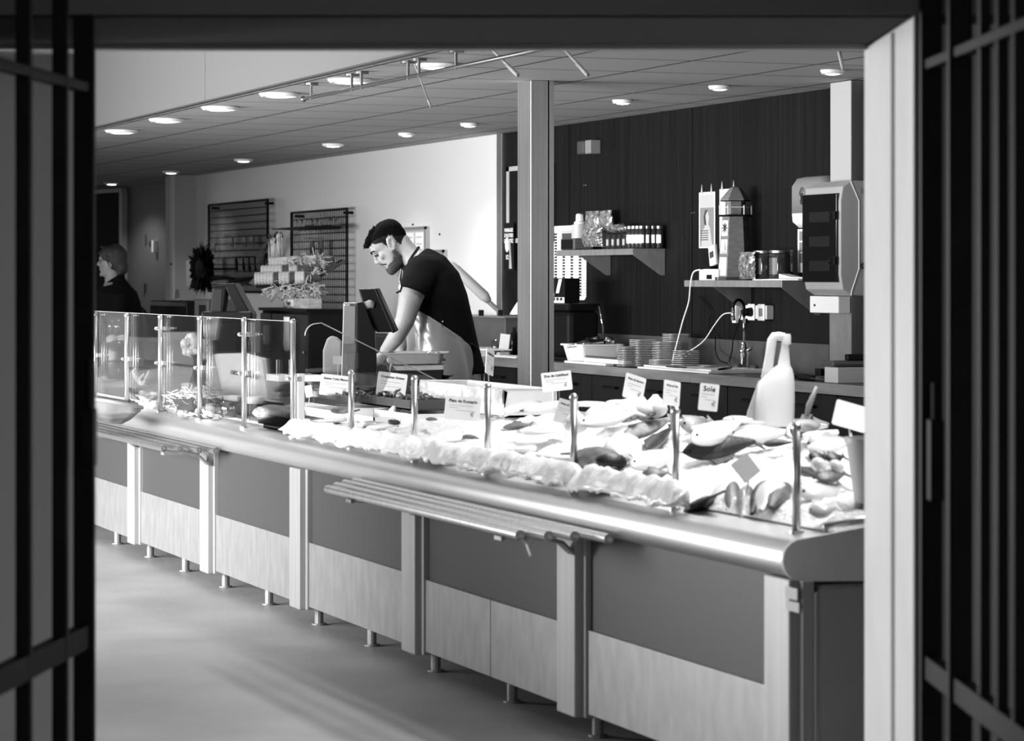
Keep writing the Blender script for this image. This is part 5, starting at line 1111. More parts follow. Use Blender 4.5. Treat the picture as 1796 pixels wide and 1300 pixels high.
FS((748, 734), (768, 737), .03, 'small dark fish piece behind the third foil pack', skin=FISHM, off=.06, tail=False)
FS((688, 742), (697, 738), .05, 'dark fish eye piece left of the second short post', skin=FISHD, off=.06, tail=False)
FS((636, 754), (690, 742), .07, 'silver fish lying between the first and second short posts', skin=FISHS, off=.04)
FS((582, 718), (622, 722), .06, 'grey fish behind the first short post', skin=FISHM, off=.06)
FS((1402, 822), (1440, 838), .06, 'dark fish lying right of the nearest post, behind the ice edge', skin=FISHD, off=.05)
FS((1420, 806), (1452, 800), .055, 'short dark fish in the shell heap right of the nearest post', skin=FISHD, off=.09)
FS((1448, 806), (1482, 800), .045, 'slim dark fish touching the pale bucket', skin=FISHD, off=.09)
FS((1432, 842), (1486, 830), .05, 'grey fish in front of the pale bucket', skin=FISHM, off=.06)
FS((1404, 870), (1480, 850), .09, 'wide pale flatfish right of the nearest post', skin=FISHW, off=.03)
FS((1418, 900), (1470, 888), .06, 'small pale fish at the near end of the counter', skin=FISHW, off=.03)
FS((1426, 818), (1452, 812), .05, 'round white shellfish between the dark fish, right of the nearest post', skin=FISHW, off=.08, tail=False, flat=.8)
FS((1458, 822), (1480, 816), .05, 'round white shellfish touching the pale bucket', skin=FISHW, off=.08, tail=False, flat=.8)
FS((1400, 752), (1440, 738), .07, 'silver fish pointing up towards the knife handle at the right', skin=FISHS, off=.09)
FS((1412, 785), (1500, 772), .09, 'silver fish lying under the big tilted card at the right', skin=FISHS, belly=FISHW, off=.08)

# ---- white bottle, bucket, knife, pale boxes
p = B(1358, 748, .05); s_ = FPX / p.dot(FW); zbt = p.z
root = thing('white_jug', 'bright white plastic jug with a long open handle standing on the fish', 'jug', (p.x, p.y, zbt))
def J(px, py): return RT * ((px - 1358) / s_) + UP * ((748 - py) / s_)
def Jr(px0, px1, py, f=.62): c, w_ = J((px0 + px1) / 2, py), (px1 - px0) / 2 / s_; return [c + RT * (w_ * math.copysign(abs(math.cos(a)) ** .75, math.cos(a))) + FW * (w_ * f * math.copysign(abs(math.sin(a)) ** .75, math.sin(a))) for a in [2 * math.pi * k / 24 for k in range(24)]]
m = MB(); m.loft([Jr(1325, 1391, 748), Jr(1322, 1393, 744), Jr(1325, 1394, 700), Jr(1330, 1394, 672), Jr(1340, 1392, 658), Jr(1352, 1390, 648), Jr(1364, 1386, 640), Jr(1368, 1384, 618), Jr(1370, 1384, 608, .8), Jr(1371, 1385, 598, .8)]); m.build('jug_body', WHITE, root, smooth=True)
m = MB(); m.lathe([(0, 0), (8.5 / s_, 0), (8.5 / s_, 14 / s_), (7 / s_, 18 / s_), (0, 18 / s_)], J(1379, 604), 18); m.build('screw_cap', WHITE, root, autos=True)
m = MB(); m.tube([J(1376, 592), J(1366, 590), J(1358, 591), J(1354, 597), J(1350, 625), J(1346, 650), J(1343, 664)], [.012, .012, .013, .013, .013, .014, .014], 12, flat=1.2); m.build('handle', WHITE, root, smooth=True)
m = MB(); m.prism([J(1332, 668), J(1337, 676), J(1322, 735), J(1310, 738), J(1312, 724)], FW * .04); m.build('side_flap', LGREY, root)
p = B(1412, 748, .08); a, b = D(1407, 752, p.dot(FW)), D(1433, 678, p.dot(FW)); root = thing('fish_knife', 'long handled knife stuck upright in the ice right of the white jug', 'knife', a)
m = MB(a); m.tube([a.lerp(b, .3), a.lerp(b, .55) + RT * -.004, b], [.011, .017, .010], 10, flat=.6); m.build('grip', GREY, root, smooth=True)
m = MB(a); q = RT * .018; m.prism([a - q, a + q * .6, a.lerp(b, .34) + q * .9, a.lerp(b, .34) - q * .9], FW * .003); m.build('blade', LGREY, root)
p = B(1512, 868, .03); z0 = p.z - .02; s_ = FPX / p.dot(FW)
m = MB((p.x, p.y, z0)); c = Vector((p.x, p.y, z0)) + RT * .035; m.lathe([(0, 0), (.055, 0), (.078, .16), (.082, .16), (.082, .172), (.076, .172), (.054, .01), (0, .01)], c, 28); solo(m, 'pale_bucket', LGREY, 'pale plastic bucket at the near end of the counter, half behind the door jamb', 'bucket', autos=True)
p = B(1480, 915, .01); c = Vector((3.40, YE + .05, 0)); m = MB((3.40, YE + .05, .78)); m.tube([(3.30, YE + .055, .757), (3.42, YE + .045, .775), (3.7, YE + .045, .811)], .012, 10); solo(m, 'end_bar', STEEL, 'thin steel bar lying along the near end of the counter', 'bar', smooth=True)

# ---- price cards
def card(px0, py0, px1, py1, tilt, foot, text, label, off=.05, lean=.15, turn=0, mm=CARDM, twin=False, euro=True):
    pc = ((px0 + px1) / 2, (py0 + py1) / 2); base = B(pc[0], foot, off); d = base.dot(FW); s_ = FPX / d; base = D(pc[0], foot, d)
    root = thing('price_card', label, 'price card', base, -TH + R(turn)); k = 1 / max(.2, math.cos(R(turn))); w_, h_ = (px1 - px0) / s_ * k, (py1 - py0) / s_
    c = UP * ((foot - pc[1]) / s_); t = R(tilt); ux = Vector((math.cos(t), 0, math.sin(t))); uz = Vector((-math.sin(t), lean, math.cos(t))).normalized(); uy = uz.cross(ux)
    w_, h_ = w_ * (1 - .0 * abs(t)), h_
    q = rrect(-w_ / 2, w_ / 2, -h_ / 2, h_ / 2, min(w_, h_) * .07, 0)
    m = MB(); m.prism([c + ux * a + uz * b - uy * .0015 for a, b, _ in q], uy * .003); cd = m.build('card', mm, root)
    for dx in ((-.008, .008) if twin else (0,)):
        m = MB(); m.tube([Vector((dx, .004, -.03)), c + uz * -h_ * .3 + Vector((dx, .004, 0))], .0022, 6); m.build('stick', PLASTIC if twin else STEEL, root)
    if text:
        n = max(len(x) for x in text.split('\n')); sz = min(h_ * .26, w_ * 1.85 / n)
        lettering(text, sz, INK, cd, axes(c + uz * h_ * .30 - uy * .0022, ux, uz, -uy))
        m = MB()
        for r_, (a, b) in enumerate(((-.38, .30), (-.38, -.1), (-.2, .36))):
            o_ = c + uz * h_ * (.09 - .10 * r_) - uy * .0018; m.quad(o_ + ux * w_ * a, o_ + ux * w_ * b, o_ + ux * w_ * b + uz * h_ * .018, o_ + ux * w_ * a + uz * h_ * .018)
        m.build('fine_print', GREYINK, cd)
        if euro: lettering('\u20ac', h_ * .24, GREYINK, cd, axes(c + ux * w_ * .28 - uz * h_ * .24 - uy * .0022, ux, uz, -uy))
    return root
card(561, 658, 617, 695, -6, 712, 'Bulots Cuits Maison', 'price card reading Bulots Cuits Maison, behind the first short post')
card(661, 654, 713, 695, -7, 712, 'Crevettes Grises', 'price card reading Crevettes Grises, in front of the scale')
card(780, 696, 843, 737, -5, 748, 'Plats de Romarin', 'washed-out price card left of the third short post, with pale text over white fish', off=.07)
card(950, 652, 1003, 686, 6, 704, 'Dos de Cabillaud', 'price card reading Dos de Cabillaud, in front of the steel pillar', off=.09, twin=True)
card(1094, 658, 1131, 702, -17, 716, 'Filets de Saumon', 'tilted price card standing on the fillet heap at the back of the counter', off=.11, turn=28)
card(1163, 668, 1193, 712, -10, 736, 'Filets de Bar', 'price card directly above the fifth short post', off=.1, turn=30)
card(1226, 673, 1260, 721, -6, 742, 'Sole', 'price card with the short word Sole, left of the white jug', off=.09, twin=True)
card(975, 702, 1012, 744, -16, 752, 'Filets de Merlu', 'pale translucent ticket leaning among the fillets left of the fourth short post', off=.08, mm=mat('pale_plastic_ticket', .65, .4))
card(852, 612, 866, 658, -18, 690, 'Huitres', 'narrow edge-on price card beside the apron, left of the steel pillar', off=.1, turn=55)
card(1462, 706, 1522, 754, -16, 770, None, 'big blank card leaning at the right end of the counter beside the door jamb', off=.08, lean=.45)
card(1290, 796, 1326, 846, 38, 852, None, 'pale diamond-tilted ticket standing in the near fish', off=.05, lean=.9)
card(584, 625, 601, 639, 0, 655, None, 'tiny grey ticket holder on a pin, left of the scale column', off=.09, mm=GREY)
card(535, 676, 548, 697, 10, 703, None, 'small narrow ticket in the black grip right of the last tall post', off=.07)

# ---- middle of the counter: trays behind the first short posts
def tray(px0, px1, py, off, h, dx, mm, name, label, cat='tray'):
    p = B((px0 + px1) / 2, py, off); x = p.x; z = zb(x) + off - .02; y0, y1 = YP(px1, x), YP(px0, x); m = MB((x, y0, z)); e = .006
    m.box(x, x + dx, y0, y1, z, z + .006); m.box(x, x + e, y0, y1, z, z + h); m.box(x + dx - e, x + dx, y0, y1, z, z + h); m.box(x, x + dx, y0, y0 + e, z, z + h); m.box(x, x + dx, y1 - e, y1, z, z + h)
    return solo(m, name, mm, label, cat), x, y0, y1, z + h
tray(530, 655, 735, .02, .05, .22, WHITE, 'white_tray', 'long white tray behind the first short post')
tray(655, 722, 735, .02, .05, .22, WHITE, 'white_tray', 'white tray in front of the scale, left of the second short post')
_, tx, ty0, ty1, tz = tray(530, 615, 702, .08, .05, .18, PLASTIC, 'clear_tray', 'clear tray of dark shellfish under the first price card')
_, tx2, ty2, ty3, tz2 = tray(640, 720, 706, .08, .04, .18, DGREY, 'dark_tray', 'dark tray of prawns under the second price card')
for (x_, a, b, z_, n_, l, g) in ((tx, ty0, ty1, tz, 40, 'small dark whelk in the clear tray under the first price card', 'whelks in the clear tray'), (tx2, ty2, ty3, tz2, 40, 'small grey shrimp in the dark tray under the second price card', 'shrimps in the dark tray')):
    m = MB(); 
    if 'whelk' in l: m.lathe([(0, -.018), (.012, -.010), (.016, 0), (.010, .012), (.004, .022), (0, .026)], n=8)
    else: m.tube([(0, 0, 0), (.015, 0, .010), (.03, 0, .008), (.042, 0, -.004)], [.004, .008, .006, .002], 6)
    me = None
    for i in range(n_):
        loc = Vector((x_ + random.uniform(.02, .15), random.uniform(a + .04, b - .04), z_ - .02 + random.uniform(0, .02)))
        if i == 0: first = solo(m, 'whelk' if 'whelk' in l else 'shrimp', SHELL if 'whelk' in l else FISHM, l, 'shellfish', g, smooth=True); o = first
        else: o = first.copy(); COL.objects.link(o)
        o.location = loc; o.rotation_euler = (random.uniform(-1, 1), random.uniform(-1, 1), random.uniform(0, 6))
p0, p1 = B(688, 722, .05), B(714, 702, .07); m = MB(p0); m.tube([p0, p0.lerp(p1, .6), p1], [.016, .02, .018], 12); solo(m, 'white_scoop_handle', WHITE, 'thick white scoop handle sticking up under the grey shrimp card', 'scoop', smooth=True)
# striped polystyrene fish box with film, third and fourth short posts
p = B(800, 712, .05); x = p.x; y0, y1 = YP(884, x), YP(738, x); zq = zb(x) + .03; zt = ZP(800, 674, x)
root = thing('film_covered_crate', 'white crate of fish covered with creased clear film, behind the third short post', 'crate', (x, y0, zq)); L = root.location
m = MB(L); m.box(x, x + .02, y0, y1, zq, zt); m.box(x + .20, x + .22, y0, y1, zq, zt); m.box(x, x + .22, y0, y0 + .02, zq, zt); m.box(x, x + .22, y1 - .02, y1, zq, zt); m.box(x, x + .22, y0, y1, zq, zq + .01); m.build('crate_body', WHITE, root, bevel=.004)
m = MB(L); n = 40; vs = []
for i in range(9): vs.append([m.v((x - .006 - .004 * noise.noise((j * .5, i, 3)) - (.006 * abs(noise.noise((j * .9, i * 1.3, 8))) if i < 8 else 0), y0 + (y1 - y0) * j / n, zt - (zt - zq) * .55 * (1 - i / 8) + .004 * noise.noise((j * 1.3, i * 2., 1)))) for j in range(n + 1)])
for i in range(8):
    for j in range(n): m.face([vs[i][j], vs[i][j + 1], vs[i + 1][j + 1], vs[i + 1][j]])
m.build('film', mat('creased_film', .62, .15, var=.35, scale=16, coat=.6), root, smooth=True, norm=False)
m = MB((x, YP(750, x), zt)); a, b = W(748, 704, x - .02), W(780, 719, x - .03); m.tube([a, b], .004, 6); solo(m, 'thin_stick', DGREY, 'thin dark stick lying across the film covered crate', 'stick')

# ---- left part, behind the tall glass
LB = mat('pale_display_paper', .55, .5, var=.2, scale=7)
ya, yb = YP(512, 3.4), 16.9
m = MB((3.33, ya, .76)); m.loft([[(3.32, y, .7545), (3.34, y, .762), (4.10, y, .866), (4.11, y, .862)] for y in (ya, yb)], closed=False); solo(m, 'display_paper', LB, 'pale paper sheet covering the counter behind the tall glass', 'paper', norm=False)
p = B(415, 700, .03); x = p.x + .02; s_ = FPX / (p.dot(FW) + .2); d = p.dot(FW) + .12
root = thing('white_gift_box', 'white card box standing upside down behind the tall glass, with black capital letters', 'box', D(415, 705, d)); L = root.location
m = MB(L); m.prism([D(360, 642, d) , D(374, 622, d), D(424, 621, d), D(460, 631, d), D(470, 705, d), D(386, 705, d), D(386, 690, d), D(361, 660, d)], FW * .2); m.build('box_body', PAPER, root, bevel=.002)
m = MB(L); m.prism([D(360, 642, d) - FW * .003, D(374, 622, d) - FW * .003, D(388, 688, d) - FW * .003, D(362, 676, d) - FW * .003], FW * .002); m.build('shaded_flap', LGREY, root)
c = D(428, 657, d) - FW * .003 - L; ux = (D(400, 653.5, d) - D(454, 664.5, d)).normalized(); lettering('DEVERNOIS', 9.6 / FPX * d, INK, root, axes(c, ux, (UP * -1 - ux * (UP * -1).dot(ux)).normalized(), -FW))
m = MB(D(455, 625, d + .3)); m.prism([D(376, 618, d + .25), D(456, 618, d + .25), D(458, 650, d + .25), D(376, 650, d + .25)], FW * .05); solo(m, 'dark_board', DGREY, 'dark panel standing right behind the white card box', 'panel')
# black tray with tickets
_, x_, y0_, y1_, z_ = tray(358, 438, 716, .02, .055, .16, BLACK, 'black_tray', 'black tray in front of the white card box')
for i, px in enumerate((385, 396, 404, 412)):
    p = W(px, 708, x_ - .02); m = MB((p.x, p.y, p.z)); c = W(px, 703, x_ + .03); m.obox(c, RT, FW, UP, .022, .002, .05); m.tube([c - UP * .02, (c.x, c.y, z_ - .05)], .002, 5); solo(m, 'small_ticket', PAPER, 'small white ticket standing in the black tray, %s from the left' % ('first', 'second', 'third', 'fourth')[i], 'ticket', 'tickets in the black tray')
for a, b, l in (((378, 736), (386, 712), 'spotted strip leaning against the left of the black tray'), ((388, 724), (402, 704), 'spotted strip leaning against the middle of the black tray')):
    A, Bq = B(a[0], a[1], .01), B(b[0], b[1], .045); A = W(a[0], a[1], x_ - .08); Bq = W(b[0], b[1], x_ - .01); q = RT * .014; m = MB(A); m.prism([A - q, A + q, Bq + q, Bq - q], FW * .003); solo(m, 'spotted_strip', mat('spotted_strip_print', .3, .5, var=.9, scale=60), l, 'strip')
# clear boxes right of the gift box, with pins
for i, (px, l) in enumerate(((478, 'clear box of dark mussels right of the white card box, left one of two'), (500, 'clear box of dark mussels beside the last tall post'))):
    p = B(px, 700, .03); x = p.x + .05; y0, y1 = YP(px + 11, x), YP(px - 10, x); z = zb(x) + .01; zt = ZP(px, 657, x); root = thing('mussel_box', l, 'box', (x, y0, z))
    m = MB(root.location); m.box(x, x + .14, y0, y1, z, zt); m.build('clear_case', PLASTIC, root)
    m = MB(root.location); m.box(x - .002, x + .142, y0 - .002, y1 + .002, zt - .03, zt); m.build('white_top', WHITE, root)
    m = MB(root.location); m.tube([(x + .02, (y0 + y1) / 2, zt), (x + .02, (y0 + y1) / 2, zt + .07)], .003, 6); m.build('pin', WHITE, root)
    first = None
    for k in range(16):
        loc = Vector((x + random.uniform(.02, .11), random.uniform(y0 + .03, y1 - .03), z + .02 + (zt - z - .07) * k / 16))
        if first is None:
            m = MB(); m.ball((0, 0, 0), .03, .018, .012, n=10, m=6); first = o = solo(m, 'mussel', SHELL, 'dark mussel inside the %s clear box right of the white card box' % ('left' if i == 0 else 'right'), 'mussel', 'mussels in the %s clear box' % ('left' if i == 0 else 'right'), smooth=True)
        else: o = first.copy(); COL.objects.link(o)
        o.location = loc; o.rotation_euler = (random.uniform(-.6, .6), random.uniform(-.6, .6), random.uniform(0, 6))
# rounded loaf dish, clear bowls, dark tongs
p = B(482, 728, .03); m = MB((p.x, p.y, p.z)); m.ball(p + UP * .01, .10, .11, .035); m.crumple(.008, 22, 1); solo(m, 'pate_loaf', mat('speckled_pate', .3, .6, var=.5, scale=40), 'rounded speckled loaf behind the last two tall posts', 'loaf', smooth=True)
tray(452, 512, 742, .02, .045, .14, PLASTIC, 'clear_dish', 'clear low dish in front of the speckled loaf', 'dish')
tray(462, 505, 750, .005, .02, .07, BLACK, 'black_cover', 'black cover lying in front of the clear low dish', 'lid')
for px, py, l in ((402, 738, 'clear stemmed cup at the foot of the fifth tall post'), (446, 724, 'white cup with two dark dots beside the speckled loaf')):
    p = B(px, py, .0); m = MB((p.x, p.y, zb(p.x) + .003)); m.lathe([(0, 0), (.032, 0), (.045, .07), (.042, .07), (.03, .006), (0, .006)], (p.x, p.y, zb(p.x) + .003), 20); solo(m, 'cup', PLASTIC if px < 420 else WHITE, l, 'cup', smooth=True)
# straw basket and its contents
p = B(338, 715, .02); c = Vector((p.x + .03, p.y, zb(p.x + .03))); root = thing('straw_basket', 'straw filled basket at the foot of the dried flower bunch, behind the tall glass', 'basket', c)
m = MB(c); m.lathe([(0, .004), (.10, .004), (.13, .06), (.125, .06), (.095, .012), (0, .012)], c, 24); m.build('basket_body', DGREY, root)
m = MB(c)
for i in range(260):
    e = c + Vector((random.uniform(-.1, .1), random.uniform(-.14, .14), random.uniform(.02, .10))); p_ = [e]; d_ = Vector((random.uniform(-1, 1), random.uniform(-1, 1), random.uniform(-.4, .4))).normalized()
    for k in range(2): d_ = (d_ + Vector((random.uniform(-.6, .6), random.uniform(-.6, .6), random.uniform(-.6, .4)))).normalized(); p_.append(p_[-1] + d_ * .035)
    m.tube(p_, .0022, 3, caps=False)
tag(m.build('straw', STRAW, root), kind='stuff')
d = c.dot(FW) + .05
m = MB(D(355, 695, d + .1)); m.prism([D(318, 672, d + .25), D(352, 671, d + .25), D(352, 694, d + .25), D(318, 694, d + .25)], FW * .15); solo(m, 'white_carton', WHITE, 'small white carton behind the straw basket', 'box', bevel=.003)
# dried flowers in a dark vase
vz = D(350, 690, d + .2); zf = zb(vz.x); root = thing('flower_vase', 'dark vase with a bunch of pale dried flowers behind the fourth tall post', 'vase', (vz.x, vz.y, zf)); L = root.location
m = MB(L); hv = D(350, 648, d + .2).z - zf; m.lathe([(0, 0), (.05, 0), (.062, hv * .4), (.04, hv * .8), (.03, hv), (0, hv)], L, 22); m.build('vase_body', mat('scaled_dark_glaze', .05, .3, var=.6, scale=30), root, smooth=True)
m = MB(L)
for a, b in ((334, 620), (342, 610), (352, 628), (360, 626)): m.tube([L + UP * hv, D(348, 640, d + .2), D(a, b, d + .2)], .005, 6)
m.build('stems', DGREY, root)
m = MB(L)
for i in range(90):
    t = random.random() * 2 * math.pi; r_ = random.random() ** .5; p = D(334 + 14 * r_ * math.cos(t), 605 + 18 * r_ * math.sin(t), d + .2 + random.uniform(-.04, .04)); m.ball(p, random.uniform(.008, .016), n=6, m=4)
m.build('pale_blossoms', PAPER, root, smooth=True)
m = MB(L)
for i in range(60): t = random.random(); p = D(356 + 6 * t + random.uniform(-3, 3), 612 + random.uniform(-14, 16), d + .2); m.ball(p, .010, n=6, m=4)
m.build('grey_blossoms', GREY, root, smooth=True)
m = MB(D(366, 596, d + .3)); m.prism([D(355, 558, d + .3), D(383, 556, d + .3), D(378, 596, d + .3), D(362, 600, d + .3), D(357, 590, d + .3)], FW * .05); m.prism([D(364, 600, d + .32), D(372, 598, d + .32), D(372, 700, d + .32), D(366, 700, d + .32)], FW * .02); solo(m, 'patterned_bag', mat('swirl_print_bag', .3, .4, var=.9, scale=16), 'upright patterned bag with pale swirls behind the fourth tall post', 'bag')
# long row of shelves under the till seen through the glass
for i, (a, b, py, h_, l) in enumerate(((226, 282, 596, .03, 'pale rail shelf seen through the third glass pane'), (284, 345, 590, .06, 'pale stacked boxes seen through the fourth glass pane'))):
    d2 = 19.3; p = D((a + b) / 2, py, d2); m = MB((p.x, p.y, 0)); m.obox(p, RT, FW, UP, (b - a) / FPX * d2, .25, h_); q = p.z - h_ / 2
    m.obox(Vector((p.x, p.y, q / 2)), RT, FW, UP, (b - a) / FPX * d2 * .9, .2, q); solo(m, 'stock_unit', LGREY if i else GREY, l, 'unit')
for a, b, py, d2, l, nm in ((372, 440, 575, 17.1, 'dark stuffed cloth sack seen through the fifth glass pane', 'cloth_sack'),):
    p = D((a + b) / 2, py + 30, d2); m = MB((p.x, p.y, 0)); m.tube([(p.x, p.y, .002), (p.x, p.y, .5), (p.x, p.y, p.z), (p.x, p.y, p.z + .12)], [.10, .12, .12, .08], 16); m.crumple(.02, 8, 0); solo(m, nm, BLACKM, l, 'sack', smooth=True)
p = D(582, 650, 14.2); d2 = 14.4; m = MB((p.x, p.y, zb(4.0))); z0 = zb(4.0); q = [D(566, 655, d2), D(566, 615, d2), D(573, 595, d2), D(580, 589, d2), D(590, 592, d2), D(599, 600, d2), D(600, 655, d2)]; m.prism(q, FW * .08); a = D(583, 655, d2); m.obox(Vector((a.x, a.y, (a.z + .5) / 2)) + FW * .04, RT, FW, UP, .08, .06, a.z - .5); solo(m, 'reflected_person', mat('reflected_person_grey', .18, .8, var=.15, scale=8), 'rounded pale stand-in for a person reflected in the sloping glass', 'bag', bevel=.01)  # bag shape stands in for a person's reflection in the glass
# glass reflection built as a jar, crab claw, ladle at the far left
p = W(204, 700, 3.62); zf = zb(3.62); d = p.dot(FW); s_ = FPX / d; root = thing('reflected_people', 'jar-shaped stand-in for people reflected in the glass between the first two tall posts', 'jar', (p.x, p.y, zf)); hj = D(204, 596, d).z - zf; rj = 19 / s_
m = MB(); m.lathe([(0, .002), (rj * .85, .002), (rj * .95, hj * .2), (rj, hj * .6), (rj * .95, hj * .9), (rj * .7, hj), (0, hj)], n=26); m.build('jar_body', mat('reflected_people_dark', .09, .25, var=.8, scale=7, coat=.5), root, smooth=True)
m = MB(); m.ball((-rj * .45, 0, hj), rj * .55, rj * .6, .03); m.ball((rj * .45, 0, hj), rj * .55, rj * .6, .03); m.build('pale_cover', LGREY, root, smooth=True)
m = MB(); m.lathe([(rj * 1.0, hj * .44), (rj * 1.03, hj * .44), (rj * 1.03, hj * .48), (rj * 1.0, hj * .48)], n=26); m.build('dark_band', BLACK, root)
m = MB(); m.ball((0, 0, .055), rj * .4, rj * 1.02, .04); m.build('pale_patch', LGREY, root, smooth=True)
p = W(246, 676, 3.62); m = MB(p)
c = W(247, 672, 3.62)
for pts, r_ in (([(252, 682), (246, 670), (238, 662), (233, 652), (238, 645)], (.012, .018, .014, .010, .004)), ([(252, 682), (246, 668), (249, 660), (253, 655)], (.012, .016, .010, .003)), ([(250, 676), (256, 664), (260, 656), (262, 650)], (.012, .010, .012, .004))): m.tube([W(a, b, 3.62) for a, b in pts], list(r_), 10)
a = W(252, 684, 3.62); m.tube([a + UP * .01, Vector((a.x, a.y, zb(a.x) + .001))], [.012, .022], 10); solo(m, 'lobster_claw', FISHW, 'pale branching claw standing on the counter between the second and third tall posts', 'claw', smooth=True)
a, b = W(225, 682, 3.5), B(260, 716, .015); m = MB(b); m.tube([a, a.lerp(b, .4) + UP * .005, b], [.012, .014, .008], 8); solo(m, 'serving_ladle', DGREY, 'dark ladle handle leaning from the second tall post down to the counter', 'ladle', smooth=True)
p = W(208, 592, 3.9); m = MB((p.x, p.y, zb(3.9))); zf = zb(3.9); m.box(p.x, p.x + .12, p.y - .28, p.y + .28, p.z - .02, p.z); m.box(p.x + .02, p.x + .10, p.y - .25, p.y + .25, zf + .003, p.z - .02); solo(m, 'pale_stand', GREY, 'pale topped stand behind the jar-shaped reflection', 'stand')
for px, l in ((196, 'clear sparkling tumbler on the pale topped stand, left one'), (207, 'clear sparkling tumbler on the pale topped stand, right one')):
    q = W(px, 590, 3.95); m = MB((q.x, q.y, p.z + .001)); m.lathe([(0, 0), (.03, 0), (.036, .12), (.033, .12), (.026, .01), (0, .01)], (q.x, q.y, p.z + .001), 14); solo(m, 'tumbler', PLASTIC, l, 'glass', smooth=True)
heaps = ((300, 700, 'heap of pale shells behind the third tall post', 22, .05), (230, 705, 'heap of pale shells under the ladle', 0, 0))
first = None
for i in range(95):
    px, py = random.uniform(246, 372), random.uniform(690, 728); q = B(px, py, .02)
    if first is None: m = MB(); m.ball((0, 0, 0), .026, .022, .010, n=10, m=6); first = o = solo(m, 'shell', FISHW, 'pale shell in the scattered shells behind the third tall post', 'shell', 'pale shells behind the tall glass', smooth=True)
    else: o = first.copy(); COL.objects.link(o)
    o.location = q; o.rotation_euler = (random.uniform(-.7, .7), random.uniform(-.7, .7), random.uniform(0, 6))
for a, b, l in (((292, 705), (322, 728), 'steel tongs lying behind the third and fourth tall posts'), ((362, 727), (318, 716), 'second pair of tongs lying right of the third tall post')):
    A, Bq = B(*a, .012), B(*b, .012); root = thing('serving_tongs', l, 'tongs', A); q = (Bq - A).cross(UP).normalized() * .014
    for s in (-1, 1):
        m = MB(A); m.tube([A + q * s * 1.3, A.lerp(Bq, .5) + q * s, Bq], [.007, .005, .004], 6); m.build('arm', DSTEEL, root, smooth=True)
# wedge shaped cloth bag hooked on the counter edge at the far left
d = 13.75; root = thing('grey_cloth_bag', 'wedge-shaped grey cloth bag tray hooked on the counter edge at the far left', 'bag', D(205, 740, d)); L = root.location
rings = [[D(px, py, d + o) for px, py, o in r] for r in (
    ((148, 697, .25), (148, 698, .0), (190, 704, -.2), (240, 713, -.25), (249, 715, -.1), (236, 703, .1), (190, 698, .3)),
    ((148, 721, .2), (148, 722, -.0), (190, 725, -.22), (240, 723, -.27), (248, 721, -.12), (236, 714, .08), (190, 712, .25)),
    ((160, 731, .15), (162, 732, -.0), (192, 736, -.18), (228, 733, -.22), (236, 730, -.12), (228, 726, .04), (190, 726, .18)),
    ((182, 740, .05), (184, 741, .0), (194, 743, -.08), (212, 744, -.1), (220, 741, -.06), (214, 738, .0), (196, 737, .05)))]
m = MB(L); m.loft(rings); bmesh.ops.subdivide_edges(m.bm, edges=list(m.bm.edges), cuts=3, use_grid_fill=True); m.crumple(.005, 14); m.build('bag_body', mat('grey_cloth', .13, .85, var=.2, scale=9), root, smooth=True)
m = MB(L); m.tube(rings[0][1:5], .010, 8); m.build('rim', mat('grey_cloth_hem', .2, .8), root, smooth=True)
m = MB(L)
for px in (200, 228): m.tube([D(px, 703, d + .05), D(px - 2, 701, d + .35), D(px - 5, 712, d + .75)], .006, 6)
m.build('hook', DSTEEL, root)
# ================================================================ PEOPLE
def solid(mb, name, m, parent, voxel, smooth=4, fac=.5):
    """one continuous skin over overlapping closed shapes"""
    o = tmp = bpy.data.objects.new(name, mb.mesh(name)); COL.objects.link(tmp)
    r = tmp.modifiers.new('remesh', 'REMESH'); r.mode = 'VOXEL'; r.voxel_size = voxel
    s = tmp.modifiers.new('smooth', 'SMOOTH'); s.iterations = smooth; s.factor = fac
    dg = bpy.context.evaluated_depsgraph_get(); me = bpy.data.meshes.new_from_object(tmp.evaluated_get(dg)); bpy.data.objects.remove(tmp)
    for p in me.polygons: p.use_smooth = True
    me.materials.clear(); me.materials.append(m)
    o = bpy.data.objects.new(name, me); COL.objects.link(o); o.parent = parent; return o
HEADP = ((0, .080, .020, .022), (.006, .088, .005, .032), (.015, .092, -.010, .042), (.03, .091, -.03, .051), (.045, .088, -.05, .057), (.06, .090, -.065, .061), (.075, .087, -.078, .065), (.09, .086, -.086, .068), (.105, .085, -.092, .070),
         (.118, .080, -.096, .071), (.130, .086, -.099, .073), (.140, .093, -.101, .075), (.155, .092, -.103, .077), (.170, .088, -.102, .077), (.185, .080, -.098, .075), (.200, .066, -.090, .070), (.213, .048, -.078, .060), (.224, .026, -.060, .045), (.231, .002, -.040, .028), (.234, -.015, -.025, .008))
def head_ring(z, off=0.0, n=32):
    for a, b in zip(HEADP, HEADP[1:]):
        if a[0] <= z <= b[0]:
            t = (z - a[0]) / (b[0] - a[0]); xf, xb, hw = [a[i] + (b[i] - a[i]) * t for i in (1, 2, 3)]; break
    else: _, xf, xb, hw = HEADP[-1]
    xf += off; xb -= off; hw += off; c, rx = (xf + xb) / 2, (xf - xb) / 2; o = []
    for k in range(n):
        a = 2 * math.pi * k / n; ca, sa = math.cos(a), math.sin(a)
        e = .88 if ca > 0 else 1.0
        o.append((c + rx * math.copysign(abs(ca) ** e, ca), hw * math.copysign(abs(sa) ** .9, sa) * (1 - .10 * max(0, ca) ** 2), z))
    return o
